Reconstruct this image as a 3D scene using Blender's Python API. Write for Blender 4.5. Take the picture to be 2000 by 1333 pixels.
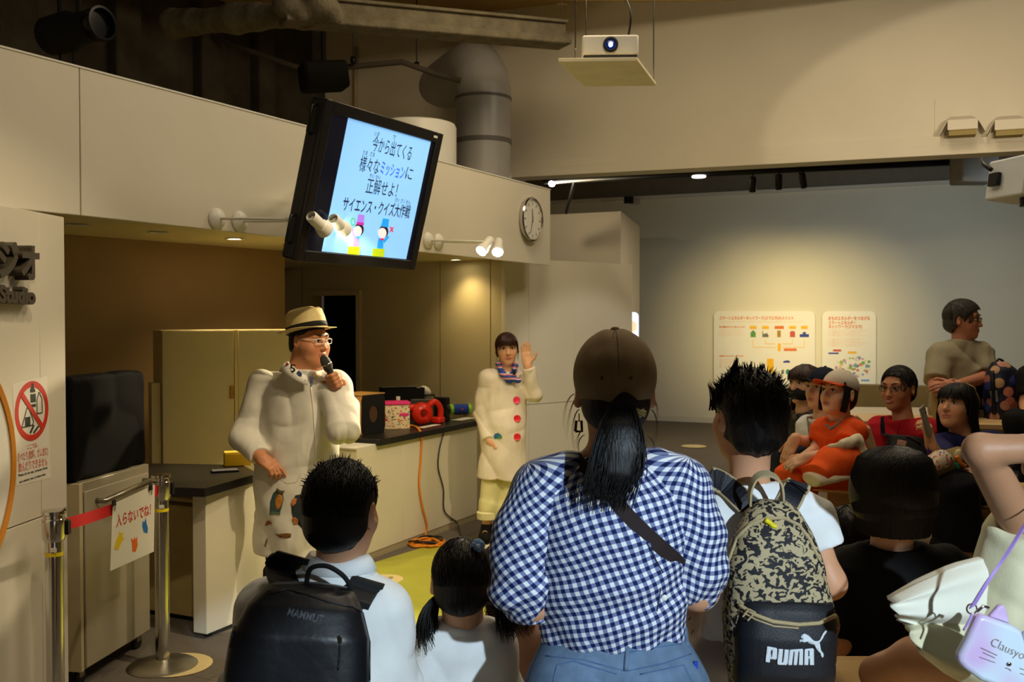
import bpy, bmesh, math, random
import numpy as np
from mathutils import Vector, Matrix, Euler

for _o in list(bpy.data.objects):
 bpy.data.objects.remove(_o)
SC = bpy.context.scene
COL = SC.collection
random.seed(7)
RNG = np.random.default_rng(7)
R = math.radians

# ------------------------------------------------------------------ camera
FPX, HC, PITCH = 1944.0, 1.65, R(1.311)
_cam = bpy.data.cameras.new('camera')
_cam.sensor_width = 36.0
_cam.lens = FPX / 2000 * 36
_cam.clip_start = 0.05
_cam.dof.use_dof = True
_cam.dof.focus_distance = 3.0
_cam.dof.aperture_fstop = 8.0
CAM = bpy.data.objects.new('camera', _cam)
COL.objects.link(CAM)
CAM.location = (0, 0, HC)
CAM.rotation_euler = (R(90) - PITCH, 0, 0)
SC.camera = CAM
SC.view_settings.view_transform = 'Standard'
SC.view_settings.look = 'None'
SC.view_settings.gamma = 1.0
SC.view_settings.use_curve_mapping = False
SC.view_settings.exposure = 0.12

# ------------------------------------------------------------------ world and lights
_w = bpy.data.worlds.new('hall_air')
SC.world = _w
_w.use_nodes = True
_w.node_tree.nodes['Background'].inputs[0].default_value = (1.0, 0.80, 0.55, 1)
_w.node_tree.nodes['Background'].inputs[1].default_value = 0.035

def lamp(name, kind, loc, aim, power, col, size=0.1, angle=60, blend=0.5, shape='DISK'):
 l = bpy.data.lights.new(name, kind)
 l.energy = power
 l.color = col
 if kind == 'SPOT':
  l.spot_size = R(angle)
  l.spot_blend = blend
  l.shadow_soft_size = size
 elif kind == 'AREA':
  l.shape = shape
  l.size = size
 else:
  l.shadow_soft_size = size
 o = bpy.data.objects.new(name, l)
 COL.objects.link(o)
 o.location = loc
 if aim is not None:
  o.rotation_euler = (Vector(aim) - Vector(loc)).to_track_quat('-Z', 'Y').to_euler()
 return o

WARM = (1.0, 0.78, 0.46)
NEUT = (1.0, 0.83, 0.58)
COOL = (0.72, 0.88, 1.0)
# area fills added overhead for warm ambient light around audience and stage
lamp('overhead_fill', 'AREA', (0.6, 3.2, 4.7), (0.0, 4.2, 0), 32, NEUT, 1.6)
lamp('overhead_fill', 'AREA', (2.6, 6.0, 4.7), (1.9, 5.9, 0), 46, NEUT, 1.4)
lamp('overhead_fill', 'AREA', (0.3, 6.2, 4.5), (0.2, 7.0, 0), 26, WARM, 1.0)
# stage lamps on the ceiling of the hall
lamp('stage_lamp', 'SPOT', (1.7, 3.0, 4.6), (-0.75, 5.9, 0.5), 400, (1.0, 0.80, 0.50), 0.07, 39, 0.5)
lamp('stage_lamp', 'SPOT', (1.0, 2.6, 4.6), (-1.2, 5.4, 2.0), 60, (1.0, 0.80, 0.50), 0.10, 70, 0.6)
lamp('pier_lamp', 'SPOT', (-0.7, 2.4, 3.9), (-1.95, 3.9, 0.8), 85, (1.0, 0.82, 0.52), 0.06, 46, 0.5)
lamp('partition_fill', 'SPOT', (2.6, 4.8, 4.4), (0.85, 8.9, 0.5), 170, (1.0, 0.94, 0.82), 0.08, 27, 0.3)  # extra spot added to lighten the partition
# wash on the upper wall
for _p, _a, _e, _s in (((3.3, 5.5, 3.05), (4.3, 7.9, 3.10), 60, 50), ((3.0, 5.3, 3.00), (4.0, 8.0, 3.25), 40, 72)):
 lamp('wall_washer', 'SPOT', _p, _a, _e, NEUT, 0.05, _s, 0.08).scale = (2.0, 1, 1)
# spill of the big picture thrown from behind the photographer
lamp('projector_spill', 'SPOT', (1.7, -1.9, 2.75), (0.25, 2.4, -0.14), 820, COOL, 0.04, 31, 0.15)
# added cool spot standing in for an unseen bluish source beside the far wall
lamp('cool_side_spot', 'SPOT', (4.9, 8.0, 2.6), (5.4, 16.2, 1.9), 300, COOL, 0.6, 64, 1.0)
# area fill added to brighten the far hall floor
lamp('far_hall_fill', 'AREA', (3.4, 11.9, 3.0), (3.2, 11.9, 0), 36, NEUT, 1.2)

# ------------------------------------------------------------------ helpers
def P(px, py, Y):
 """world point seen at photo pixel (px,py) standing Y metres away"""
 u = (px - 1000) / FPX
 v = (666.5 - py) / FPX
 cp, sp = math.cos(PITCH), math.sin(PITCH)
 s = Y / (cp + v * sp)
 return Vector((u * s, Y, HC + s * (v * cp - sp)))

def V(*a):
 return Vector(a)

def lin(c):
 r = []
 for x in c[:3]:
  x = x / 255.0
  r.append(x / 12.92 if x <= 0.04045 else ((x + 0.055) / 1.055) ** 2.4)
 return (r[0], r[1], r[2], 1.0)

MATS = {}

def mat(name, col, rough=0.6, metal=0.0, var=0.06, vscale=9.0, bump=0.0, bscale=60.0, emit=0.0, spec=0.4,
  stretch=None, trans=0.0, sheen=0.0, alpha=1.0):
 """plain procedural material: colour with a soft noise, optional fine relief"""
 if name in MATS:
  return MATS[name]
 m = bpy.data.materials.new(name)
 m.use_nodes = True
 nt = m.node_tree
 b = nt.nodes['Principled BSDF']
 c = lin(col)
 b.inputs['Roughness'].default_value = rough
 b.inputs['Metallic'].default_value = metal
 b.inputs['Specular IOR Level'].default_value = spec
 if trans:
  b.inputs['Transmission Weight'].default_value = trans
 if sheen:
  b.inputs['Sheen Weight'].default_value = sheen
 if alpha < 1:
  b.inputs['Alpha'].default_value = alpha
 tc = nt.nodes.new('ShaderNodeTexCoord')
 mp = nt.nodes.new('ShaderNodeMapping')
 if stretch:
  mp.inputs['Scale'].default_value = stretch
 nt.links.new(tc.outputs['Object'], mp.inputs[0])
 if var > 0:
  n = nt.nodes.new('ShaderNodeTexNoise')
  n.inputs['Scale'].default_value = vscale
  n.inputs['Detail'].default_value = 3
  nt.links.new(mp.outputs[0], n.inputs['Vector'])
  r = nt.nodes.new('ShaderNodeValToRGB')
  r.color_ramp.elements[0].position = 0.3
  r.color_ramp.elements[1].position = 0.7
  r.color_ramp.elements[0].color = tuple(x * (1 - var) for x in c[:3]) + (1,)
  r.color_ramp.elements[1].color = tuple(min(1, x * (1 + var)) for x in c[:3]) + (1,)
  nt.links.new(n.outputs['Fac'], r.inputs[0])
  nt.links.new(r.outputs[0], b.inputs['Base Color'])
 else:
  b.inputs['Base Color'].default_value = c
 if bump > 0:
  n2 = nt.nodes.new('ShaderNodeTexNoise')
  n2.inputs['Scale'].default_value = bscale
  n2.inputs['Detail'].default_value = 4
  nt.links.new(mp.outputs[0], n2.inputs['Vector'])
  bp = nt.nodes.new('ShaderNodeBump')
  bp.inputs['Strength'].default_value = bump
  bp.inputs['Distance'].default_value = 0.01
  nt.links.new(n2.outputs['Fac'], bp.inputs['Height'])
  nt.links.new(bp.outputs[0], b.inputs['Normal'])
 if emit:
  b.inputs['Emission Color'].default_value = c
  b.inputs['Emission Strength'].default_value = emit
 MATS[name] = m
 return m

def attr_mat(name, attr='tint', rough=0.55, bump=0.0, bscale=80.0, spec=0.35, sss=0.0, sheen=0.0):
 """material whose own colour is stored on the mesh (prints, lips, knitted motifs)"""
 if name in MATS:
  return MATS[name]
 m = bpy.data.materials.new(name)
 m.use_nodes = True
 nt = m.node_tree
 b = nt.nodes['Principled BSDF']
 b.inputs['Roughness'].default_value = rough
 b.inputs['Specular IOR Level'].default_value = spec
 a = nt.nodes.new('ShaderNodeAttribute')
 a.attribute_name = attr
 nt.links.new(a.outputs['Color'], b.inputs['Base Color'])
 if sss:
  b.inputs['Subsurface Weight'].default_value = sss
  b.inputs['Subsurface Radius'].default_value = (0.012, 0.005, 0.003)
  b.inputs['Subsurface Scale'].default_value = 0.6
 if sheen:
  b.inputs['Sheen Weight'].default_value = sheen
 if bump:
  tc = nt.nodes.new('ShaderNodeTexCoord')
  n2 = nt.nodes.new('ShaderNodeTexNoise')
  n2.inputs['Scale'].default_value = bscale
  n2.inputs['Detail'].default_value = 4
  nt.links.new(tc.outputs['Object'], n2.inputs['Vector'])
  bp = nt.nodes.new('ShaderNodeBump')
  bp.inputs['Strength'].default_value = bump
  bp.inputs['Distance'].default_value = 0.004
  nt.links.new(n2.outputs['Fac'], bp.inputs['Height'])
  nt.links.new(bp.outputs[0], b.inputs['Normal'])
 MATS[name] = m
 return m

def tag(o, label=None, cat=None, group=None, kind=None):
 if label:
  o['label'] = label
 if cat:
  o['category'] = cat
 if group:
  o['group'] = group
 if kind:
  o['kind'] = kind
 return o

def empty(name, loc=(0, 0, 0), label=None, cat=None, group=None):
 o = bpy.data.objects.new(name, None)
 o.empty_display_size = 0.05
 COL.objects.link(o)
 o.location = loc
 return tag(o, label, cat, group)

def adopt(o, parent):
 """parent keeping world coordinates"""
 if parent is not None:
  o.parent = parent
  if parent.type == 'EMPTY':
   o.matrix_parent_inverse = Matrix.LocRotScale(parent.location, parent.rotation_euler, parent.scale).inverted()
 return o

def frame_from(xd, zd=(0, 0, 1)):
 """rotation with local x along xd, z near zd"""
 x = Vector(xd).normalized()
 z = Vector(zd)
 y = z.cross(x).normalized()
 z = x.cross(y).normalized()
 return Matrix((x, y, z)).transposed()

def look_frame(fwd, up=(0, 0, 1), roll=0.0):
 """rotation with local y along fwd, z near up"""
 y = Vector(fwd).normalized()
 x = y.cross(Vector(up)).normalized()
 z = x.cross(y).normalized()
 m = Matrix((x, y, z)).transposed()
 if roll:
  m = m @ Matrix.Rotation(roll, 3, 'Y')
 return m

class MB:
 def __init__(s):
  s.v = []
  s.f = []

 def add(s, vs, fs):
  n = len(s.v)
  s.v += [tuple(v) for v in vs]
  s.f += [tuple(i + n for i in f) for f in fs]
  return s

 def box(s, c, h, rot=None):
  c = Vector(c)
  vs = []
  for x in (-1, 1):
   for y in (-1, 1):
    for z in (-1, 1):
     p = Vector((x * h[0], y * h[1], z * h[2]))
     if rot is not None:
      p = rot @ p
     vs.append(c + p)
  return s.add(vs, [(0, 1, 3, 2), (4, 6, 7, 5), (0, 4, 5, 1), (2, 3, 7, 6), (0, 2, 6, 4), (1, 5, 7, 3)])

 def aabb(s, a, b):
  a = Vector(a)
  b = Vector(b)
  return s.box((a + b) / 2, tuple(abs(x) / 2 for x in (b - a)))

 def prism(s, pts, vec):
  """closed outline (3d points) swept along vec"""
  n = len(pts)
  vec = Vector(vec)
  vs = [Vector(p) for p in pts] + [Vector(p) + vec for p in pts]
  fs = [tuple(range(n - 1, -1, -1)), tuple(range(n, 2 * n))]
  fs += [(i, (i + 1) % n, n + (i + 1) % n, n + i) for i in range(n)]
  return s.add(vs, fs)

 def tube(s, path, r, n=10, cap=True, flat=None):
  """round (or flattened) tube along a path; r number or list"""
  path = [Vector(p) for p in path]
  m = len(path)
  rs = r if isinstance(r, (list, tuple)) else [r] * m
  vs = []
  up = None
  for i, p in enumerate(path):
   t = (path[min(i + 1, m - 1)] - path[max(i - 1, 0)])
   t = t.normalized() if t.length > 1e-9 else Vector((0, 0, 1))
   if up is None:
    a = Vector((0, 0, 1)) if abs(t.z) < 0.9 else Vector((1, 0, 0))
    up = (a - t * a.dot(t)).normalized()
   else:
    up = (up - t * up.dot(t))
    up = up.normalized() if up.length > 1e-6 else Vector((1, 0, 0))
   sd = t.cross(up)
   if flat is not None:
    nn = Vector(flat[0])
    nn = (nn - t * nn.dot(t)).normalized()
    sd = t.cross(nn)
    up2 = nn * flat[1]
   else:
    up2 = up
   for k in range(n):
    a = 2 * math.pi * k / n
    vs.append(p + sd * (math.cos(a) * rs[i]) + up2 * (math.sin(a) * rs[i]))
  fs = []
  for i in range(m - 1):
   for k in range(n):
    fs.append((i * n + k, i * n + (k + 1) % n, (i + 1) * n + (k + 1) % n, (i + 1) * n + k))
  if cap:
   fs.append(tuple(range(n - 1, -1, -1)))
   fs.append(tuple((m - 1) * n + k for k in range(n)))
  return s.add(vs, fs)

 def band(s, path, width_vecs, th):
  """strap: rectangular section; width_vecs a vector or list of half-width vectors, th half-thickness"""
  path = [Vector(p) for p in path]
  m = len(path)
  wv = width_vecs if isinstance(width_vecs, list) else [width_vecs] * m
  vs = []
  for i, p in enumerate(path):
   t = (path[min(i + 1, m - 1)] - path[max(i - 1, 0)]).normalized()
   w = Vector(wv[i])
   nn = t.cross(w).normalized() * th
   vs += [p - w - nn, p + w - nn, p + w + nn, p - w + nn]
  fs = []
  for i in range(m - 1):
   for k in range(4):
    fs.append((i * 4 + k, i * 4 + (k + 1) % 4, (i + 1) * 4 + (k + 1) % 4, (i + 1) * 4 + k))
  fs += [(3, 2, 1, 0), tuple((m - 1) * 4 + k for k in range(4))]
  return s.add(vs, fs)

 def lathe(s, prof, n=24, c=(0, 0, 0), rot=None, cap=True, squash=(1, 1)):
  """profile of (radius,z) turned about z"""
  c = Vector(c)
  vs = []
  for r, z in prof:
   for k in range(n):
    a = 2 * math.pi * k / n
    p = Vector((r * math.cos(a) * squash[0], r * math.sin(a) * squash[1], z))
    if rot is not None:
     p = rot @ p
    vs.append(c + p)
  fs = []
  for i in range(len(prof) - 1):
   for k in range(n):
    fs.append((i * n + k, i * n + (k + 1) % n, (i + 1) * n + (k + 1) % n, (i + 1) * n + k))
  if cap:
   fs.append(tuple(range(n - 1, -1, -1)))
   fs.append(tuple((len(prof) - 1) * n + k for k in range(n)))
  return s.add(vs, fs)

 def ball(s, c, r, rot=None, nu=14, nv=8):
  rr = r if isinstance(r, (list, tuple)) else (r, r, r)
  c = Vector(c)
  vs = []
  for j in range(1, nv):
   th = math.pi * j / nv
   for i in range(nu):
    ph = 2 * math.pi * i / nu
    p = Vector((rr[0] * math.sin(th) * math.cos(ph), rr[1] * math.sin(th) * math.sin(ph), rr[2] * math.cos(th)))
    vs.append(c + (rot @ p if rot is not None else p))
  t = Vector((0, 0, rr[2]))
  vs += [c + (rot @ t if rot is not None else t), c - (rot @ t if rot is not None else t)]
  a, b = len(vs) - 2, len(vs) - 1
  fs = []
  for j in range(nv - 2):
   for i in range(nu):
    fs.append((j * nu + i, (j + 1) * nu + i, (j + 1) * nu + (i + 1) % nu, j * nu + (i + 1) % nu))
  for i in range(nu):
   fs.append((a, i, (i + 1) % nu))
   fs.append((b, (nv - 2) * nu + (i + 1) % nu, (nv - 2) * nu + i))
  return s.add(vs, fs)

 def build(s, name, m, parent=None, smooth=False, bevel=0.0, seg=2, attrs=None, label=None):
  me = bpy.data.meshes.new(name)
  me.from_pydata(s.v, [], s.f)
  me.update()
  bm = bmesh.new()
  bm.from_mesh(me)
  bmesh.ops.recalc_face_normals(bm, faces=bm.faces)
  bm.to_mesh(me)
  bm.free()
  return link(name, me, m, parent, smooth, bevel, seg, label)

def link(name, me, m, parent=None, smooth=False, bevel=0.0, seg=2, label=None):
 if m is not None and not me.materials:
  me.materials.append(m)
 if smooth:
  me.polygons.foreach_set('use_smooth', [True] * len(me.polygons))
  if smooth == 'auto':
   me.set_sharp_from_angle(angle=R(40))
 o = bpy.data.objects.new(name, me)
 COL.objects.link(o)
 if bevel > 0:
  bv = o.modifiers.new('bevel', 'BEVEL')
  bv.width = bevel
  bv.segments = seg
  bv.limit_method = 'ANGLE'
  bv.angle_limit = R(40)
  if not smooth:
   me.polygons.foreach_set('use_smooth', [True] * len(me.polygons))
   me.set_sharp_from_angle(angle=R(30))
 adopt(o, parent)
 if label:
  o['label'] = label
 return o

def text_mesh(name, body, size, m, origin, xdir, ydir, parent, depth=0.0, align='CENTER', bold=0.0, sx=1.0, shear=0.0,
     proud=0.002, bend=None):
 """flat lettering: origin = middle of the line, xdir reading direction, ydir up"""
 c = bpy.data.curves.new(name, 'FONT')
 c.body = body
 c.size = size
 c.align_x = align
 c.align_y = 'CENTER'
 c.extrude = depth
 c.offset = bold
 c.shear = shear
 c.resolution_u = 3
 t = bpy.data.objects.new(name + '_tmp', c)
 COL.objects.link(t)
 dg = bpy.context.evaluated_depsgraph_get()
 me = bpy.data.meshes.new_from_object(t.evaluated_get(dg))
 bpy.data.objects.remove(t)
 bpy.data.curves.remove(c)
 x = Vector(xdir).normalized()
 y = Vector(ydir).normalized()
 z = x.cross(y)
 og = Vector(origin)
 for v in me.vertices:
  q = v.co
  p = og + x * (q.x * sx) + y * q.y + z * (q.z + proud)
  v.co = bend(p) if bend else p
 me.materials.clear()
 return link(name, me, m, parent)

# ------------------------------------------------------------------ soft solids (bodies, clothes, hair)
def _rows(q, M):
 return q @ np.array(M, dtype=np.float32)

class Soft:
 """smoothly blended solid turned into one continuous surface"""

 def __init__(s):
  s.p = []

 def cone(s, a, b, ra, rb=None, k=0.015, op=1):
  rb = ra if rb is None else rb
  a = np.array(a, dtype=np.float32)
  b = np.array(b, dtype=np.float32)

  def f(q):
   ab = b - a
   L2 = float(ab @ ab) + 1e-9
   t = np.clip(((q - a) @ ab) / L2, 0, 1)
   d = q - a - t[:, None] * ab
   return np.sqrt((d * d).sum(1)) - (ra + (rb - ra) * t)
  m = max(ra, rb)
  s.p.append((f, np.minimum(a, b) - m, np.maximum(a, b) + m, k, op))
  return s

 def chain(s, pts, rs, k=0.015, op=1):
  for i in range(len(pts) - 1):
   s.cone(pts[i], pts[i + 1], rs[i], rs[i + 1], k, op)
  return s

 def ell(s, c, r, rot=None, k=0.02, op=1):
  c = np.array(c, dtype=np.float32)
  r = np.array(r if isinstance(r, (tuple, list)) else (r, r, r), dtype=np.float32)
  M = np.array(rot, dtype=np.float32) if rot is not None else None

  def f(q):
   w = q - c
   if M is not None:
    w = w @ M
   a = w / r
   k0 = np.sqrt((a * a).sum(1)) + 1e-6
   b = w / (r * r)
   k1 = np.sqrt((b * b).sum(1)) + 1e-6
   return k0 * (k0 - 1) / k1
  m = float(r.max())
  s.p.append((f, c - m, c + m, k, op))
  return s

 def box(s, c, h, rot=None, rnd=0.02, k=0.015, op=1):
  c = np.array(c, dtype=np.float32)
  h = np.array(h, dtype=np.float32)
  M = np.array(rot, dtype=np.float32) if rot is not None else None

  def f(q):
   w = q - c
   if M is not None:
    w = w @ M
   d = np.abs(w) - (h - rnd)
   return np.sqrt((np.maximum(d, 0) ** 2).sum(1)) + np.minimum(d.max(1), 0) - rnd
  m = float(np.sqrt((h * h).sum()))
  s.p.append((f, c - m, c + m, k, op))
  return s

 def loft(s, pts, rad, right, k=0.03, op=1, pw=2.0):
  """spine points with (half width, half depth) ellipses; right = width direction"""
  pts = np.array([tuple(p) for p in pts], dtype=np.float32)
  rad = np.array(rad, dtype=np.float32)
  n = len(pts)
  ax = pts[-1] - pts[0]
  L = float(np.sqrt(ax @ ax))
  ax = ax / L
  tt = (pts - pts[0]) @ ax
  rg = np.array(tuple(right), dtype=np.float32)
  rg = rg - ax * (rg @ ax)
  rg /= np.sqrt(rg @ rg)
  bk = np.cross(ax, rg)

  def f(q):
   w = q - pts[0]
   t = w @ ax
   tc = np.clip(t, 0, L)
   cx = [np.interp(tc, tt, pts[:, i]) for i in range(3)]
   rx = np.interp(tc, tt, rad[:, 0])
   ry = np.interp(tc, tt, rad[:, 1])
   d = q - np.stack(cx, 1).astype(np.float32)
   u = d @ rg
   v = d @ bk
   if pw == 2.0:
    e = np.sqrt((u / rx) ** 2 + (v / ry) ** 2) + 1e-6
   else:
    e = (np.abs(u / rx) ** pw + np.abs(v / ry) ** pw) ** (1 / pw) + 1e-6
   ds = np.sqrt(u * u + v * v) * (1 - 1 / e)
   ds = np.where(e < 1, (e - 1) * np.minimum(rx, ry), ds)
   dz = np.maximum(-t, t - L)
   return np.where((dz > 0) & (ds > 0), np.sqrt(np.maximum(dz, 0) ** 2 + np.maximum(ds, 0) ** 2), np.maximum(ds, dz)).astype(np.float32)
  m = float(rad.max())
  s.p.append((f, pts.min(0) - m, pts.max(0) + m, k, op))
  return s

 def fn(s, f, lo, hi, k=0.0, op=1):
  s.p.append((f, np.array(lo, dtype=np.float32), np.array(hi, dtype=np.float32), k, op))
  return s

 def ev(s, q, marg):
  d = np.full(len(q), 9.0, dtype=np.float32)
  for f, lo, hi, k, op in s.p:
   mm = marg + k
   ix = np.nonzero(((q > lo - mm) & (q < hi + mm)).all(1))[0]
   if op == 3:
    ix = np.arange(len(q))
   if not len(ix):
    continue
   e = f(q[ix])
   a = d[ix]
   if op == 1:
    if k > 0:
     h = np.maximum(k - np.abs(a - e), 0) / k
     d[ix] = np.minimum(a, e) - h * h * k * 0.25
    else:
     d[ix] = np.minimum(a, e)
   elif op == -1:
    e = -e
    if k > 0:
     h = np.maximum(k - np.abs(a - e), 0) / k
     d[ix] = np.maximum(a, e) + h * h * k * 0.25
    else:
     d[ix] = np.maximum(a, e)
   elif op == 3:
    d[ix] = np.maximum(a, e)
   elif op == 4:      # relief: adds f to the distance
    d[ix] = a + e
  return d

 def mesh(s, res=0.006):
  lo = np.min([p[1] for p in s.p if p[4] == 1], 0) - 0.03
  hi = np.max([p[2] for p in s.p if p[4] == 1], 0) + 0.03
  B = 4
  cr = res * B
  nc = np.ceil((hi - lo) / cr).astype(int) + 1
  g = np.stack(np.meshgrid(*[np.arange(n) for n in nc], indexing='ij'), -1).reshape(-1, 3)
  pc = (lo + (g + 0.5 - 0.5 / B) * cr).astype(np.float32)
  dc = s.ev(pc, cr * 3)
  near = np.abs(dc) < cr * 1.45
  D = np.repeat(np.repeat(np.repeat(np.where(dc < 0, -1.0, 1.0).astype(np.float32).reshape(nc), B, 0), B, 1), B, 2)
  gn = g[near]
  off = np.stack(np.meshgrid(*[np.arange(B)] * 3, indexing='ij'), -1).reshape(-1, 3)
  fi = (gn[:, None, :] * B + off[None]).reshape(-1, 3)
  pf = (lo + fi * res).astype(np.float32)
  df = s.ev(pf, res * 6)
  D[fi[:, 0], fi[:, 1], fi[:, 2]] = np.where(np.abs(df) < 1e-7, 1e-7, df)
  for ax in range(3):
   sl = [slice(None)] * 3
   sl[ax] = slice(0, 1)
   D[tuple(sl)] = 1
   sl[ax] = slice(-1, None)
   D[tuple(sl)] = 1
  ins = D < 0
  N = np.array(D.shape)
  cells, pos, quads, flips = [], [], [], []
  for ax in range(3):
   a = [slice(None)] * 3
   b = [slice(None)] * 3
   a[ax] = slice(0, -1)
   b[ax] = slice(1, None)
   cr_ = ins[tuple(a)] != ins[tuple(b)]
   e = np.stack(np.nonzero(cr_), 1)
   if not len(e):
    continue
   e2 = e.copy()
   e2[:, ax] += 1
   d0 = D[e[:, 0], e[:, 1], e[:, 2]]
   d1 = D[e2[:, 0], e2[:, 1], e2[:, 2]]
   t = np.clip(d0 / (d0 - d1), 0.02, 0.98)
   pp = e.astype(np.float64)
   pp[:, ax] += t
   o1, o2 = (ax + 1) % 3, (ax + 2) % 3
   c4 = []
   for da, db in ((0, 0), (-1, 0), (-1, -1), (0, -1)):
    c = e.copy()
    c[:, o1] += da
    c[:, o2] += db
    c4.append(c[:, 0] * N[1] * N[2] + c[:, 1] * N[2] + c[:, 2])
   q = np.stack(c4, 1)
   q[d0 > 0] = q[d0 > 0][:, ::-1]
   quads.append(q)
   for c in c4:
    cells.append(c)
    pos.append(pp)
  cells = np.concatenate(cells)
  pos = np.concatenate(pos)
  quads = np.concatenate(quads)
  u, inv = np.unique(cells, return_inverse=True)
  cnt = np.bincount(inv)
  vv = np.stack([np.bincount(inv, pos[:, i]) / cnt for i in range(3)], 1)
  verts = lo + vv * res
  faces = np.searchsorted(u, quads)
  # one light relaxing pass
  nb = np.zeros_like(verts)
  nn = np.zeros(len(verts))
  for i in range(4):
   for j in ((i + 1) % 4, (i + 3) % 4):
    for c in range(3):
     nb[:, c] += np.bincount(faces[:, i], verts[faces[:, j], c], minlength=len(verts))
    nn += np.bincount(faces[:, i], minlength=len(verts))
  nn = np.maximum(nn, 1)
  verts = verts * 0.5 + 0.5 * nb / nn[:, None]
  return verts, faces

 def build(s, name, m, parent, res=0.006, attr=None, attrs=None, move=None, label=None):
  vs, fs = s.mesh(res)
  if move is not None:
   vs = move(vs)
  me = bpy.data.meshes.new(name)
  me.vertices.add(len(vs))
  me.vertices.foreach_set('co', vs.astype(np.float32).ravel())
  me.loops.add(fs.size)
  me.loops.foreach_set('vertex_index', fs.astype(np.int32).ravel())
  me.polygons.add(len(fs))
  me.polygons.foreach_set('loop_start', np.arange(0, fs.size, 4, dtype=np.int32))
  me.update(calc_edges=True)
  if attr is not None:
   a = me.attributes.new('tint', 'FLOAT_COLOR', 'POINT')
   a.data.foreach_set('color', attr(vs).astype(np.float32).ravel())
  if attrs is not None:
   a = me.attributes.new('cloth', 'FLOAT_VECTOR', 'POINT')
   a.data.foreach_set('vector', attrs(vs).astype(np.float32).ravel())
  me.polygons.foreach_set('use_smooth', [True] * len(me.polygons))
  return link(name, me, m, parent, False, label=label)

def folds(amp, f, d, seed=0):
 """relief of cloth creases: waves along d bent by slower waves, with pinched valleys"""
 d = np.array(tuple(d), dtype=np.float32)
 d = d / np.sqrt(d @ d)
 d2 = np.array((d[2], d[1] * 0.6 + 0.3, -d[0]), dtype=np.float32)

 def g(q):
  w = 0.9 * np.sin(q[:, 0] * 9 + q[:, 2] * 6 + seed) + 0.7 * np.sin(q[:, 1] * 11 - q[:, 2] * 8 + 1.7 * seed)
  mod = 0.35 + 0.65 * np.sin(q[:, 0] * 7.3 + q[:, 2] * 8.7 + 2.3 * seed + 1) ** 2
  m2 = np.sin(q[:, 0] * 11.3 - q[:, 2] * 9.1 + 1.3 * seed) ** 2
  a = q @ d * f + 2.2 * w
  b = q @ d2 * f * 1.7 + 1.6 * w + seed
  return (amp * (mod * (0.9 - 1.8 * np.abs(np.sin(a * 0.5)) ** 0.8) + 0.55 * m2 * (0.9 - 1.8 * np.abs(np.sin(b * 0.5)) ** 0.8))).astype(np.float32)
 return g

def strands(name, paths, r, m, parent, n=3, taper=0.25):
 """bundle of hair locks"""
 b = MB()
 for i, pth in enumerate(paths):
  k = len(pth)
  rr = r if not callable(r) else r(i)
  b.tube(pth, [rr * (1 - (1 - taper) * (j / (k - 1)) ** 1.5) for j in range(k)], n, cap=False)
 return b.build(name, m, parent, smooth=True)

def bez(p0, p1, p2, p3, n=8):
 p0, p1, p2, p3 = [Vector(p) for p in (p0, p1, p2, p3)]
 out = []
 for i in range(n):
  t = i / (n - 1)
  a = 1 - t
  out.append(p0 * a ** 3 + p1 * 3 * a * a * t + p2 * 3 * a * t * t + p3 * t ** 3)
 return out

def spline(pts, n=6):
 """Catmull-Rom through points"""
 pts = [Vector(p) for p in pts]
 out = []
 for i in range(len(pts) - 1):
  p0 = pts[max(i - 1, 0)]
  p1, p2 = pts[i], pts[i + 1]
  p3 = pts[min(i + 2, len(pts) - 1)]
  for j in range(n):
   t = j / n
   out.append(0.5 * ((2 * p1) + (p2 - p0) * t + (2 * p0 - 5 * p1 + 4 * p2 - p3) * t * t + (3 * p1 - p0 - 3 * p2 + p3) * t ** 3))
 out.append(pts[-1])
 return out

def copy_tree(o, parent=None):
 c = o.copy()
 COL.objects.link(c)
 if parent is not None:
  c.parent = parent
 for ch in list(o.children):
  copy_tree(ch, c)
 return c

def HIT(px, py, o, n):
 """photo pixel projected on the plane through o with normal n"""
 c = Vector((0, 0, HC))
 r = P(px, py, 1.0) - c
 n = Vector(n)
 return c + r * ((Vector(o) - c).dot(n) / r.dot(n))

def G(px, py, z=0.0):
 return HIT(px, py, (0, 0, z), (0, 0, 1))

# ------------------------------------------------------------------ the room
D = Vector((0.471, 0.882, 0)).normalized()      # along the studio front
NF = Vector((D.y, -D.x, 0))                     # out of the studio front, to the audience
UP = Vector((0, 0, 1))
A0 = Vector((-1.884, 4.2, 0))                   # corner of the studio opening

def FS(s, z=0.0, out=0.0):
 return A0 + D * s + NF * out + UP * z

M_wall = mat('wall_paint', (226, 219, 204), 0.62, var=0.02, vscale=3, bump=0.04, bscale=120)
M_wall2 = mat('wall_paint_far', (214, 205, 186), 0.7, var=0.03, vscale=2, bump=0.05, bscale=90)
M_brown = mat('studio_wall_brown', (150, 124, 86), 0.7, var=0.05, vscale=2)
M_cream = mat('studio_wall_cream', (214, 200, 158), 0.65, var=0.03, vscale=2)
M_conc = mat('rough_concrete', (74, 67, 55), 0.95, var=0.35, vscale=3.5, bump=0.6, bscale=25)
M_dark = mat('dark_void_paint', (34, 30, 25), 0.95, var=0.25, vscale=2)
M_steel_spray = mat('sprayed_steel', (112, 104, 86), 0.95, var=0.25, vscale=9, bump=0.9, bscale=40)
M_black = mat('black_satin', (14, 14, 15), 0.45, var=0.1)
M_blackm = mat('black_matt', (10, 10, 10), 0.8, var=0.1)
M_white = mat('white_enamel', (232, 230, 222), 0.4, var=0.02)
M_offw = mat('off_white_laminate', (224, 217, 196), 0.42, var=0.03, vscale=3, bump=0.03)
M_chrome = mat('chrome', (205, 203, 198), 0.16, metal=1.0, var=0.03)
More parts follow.
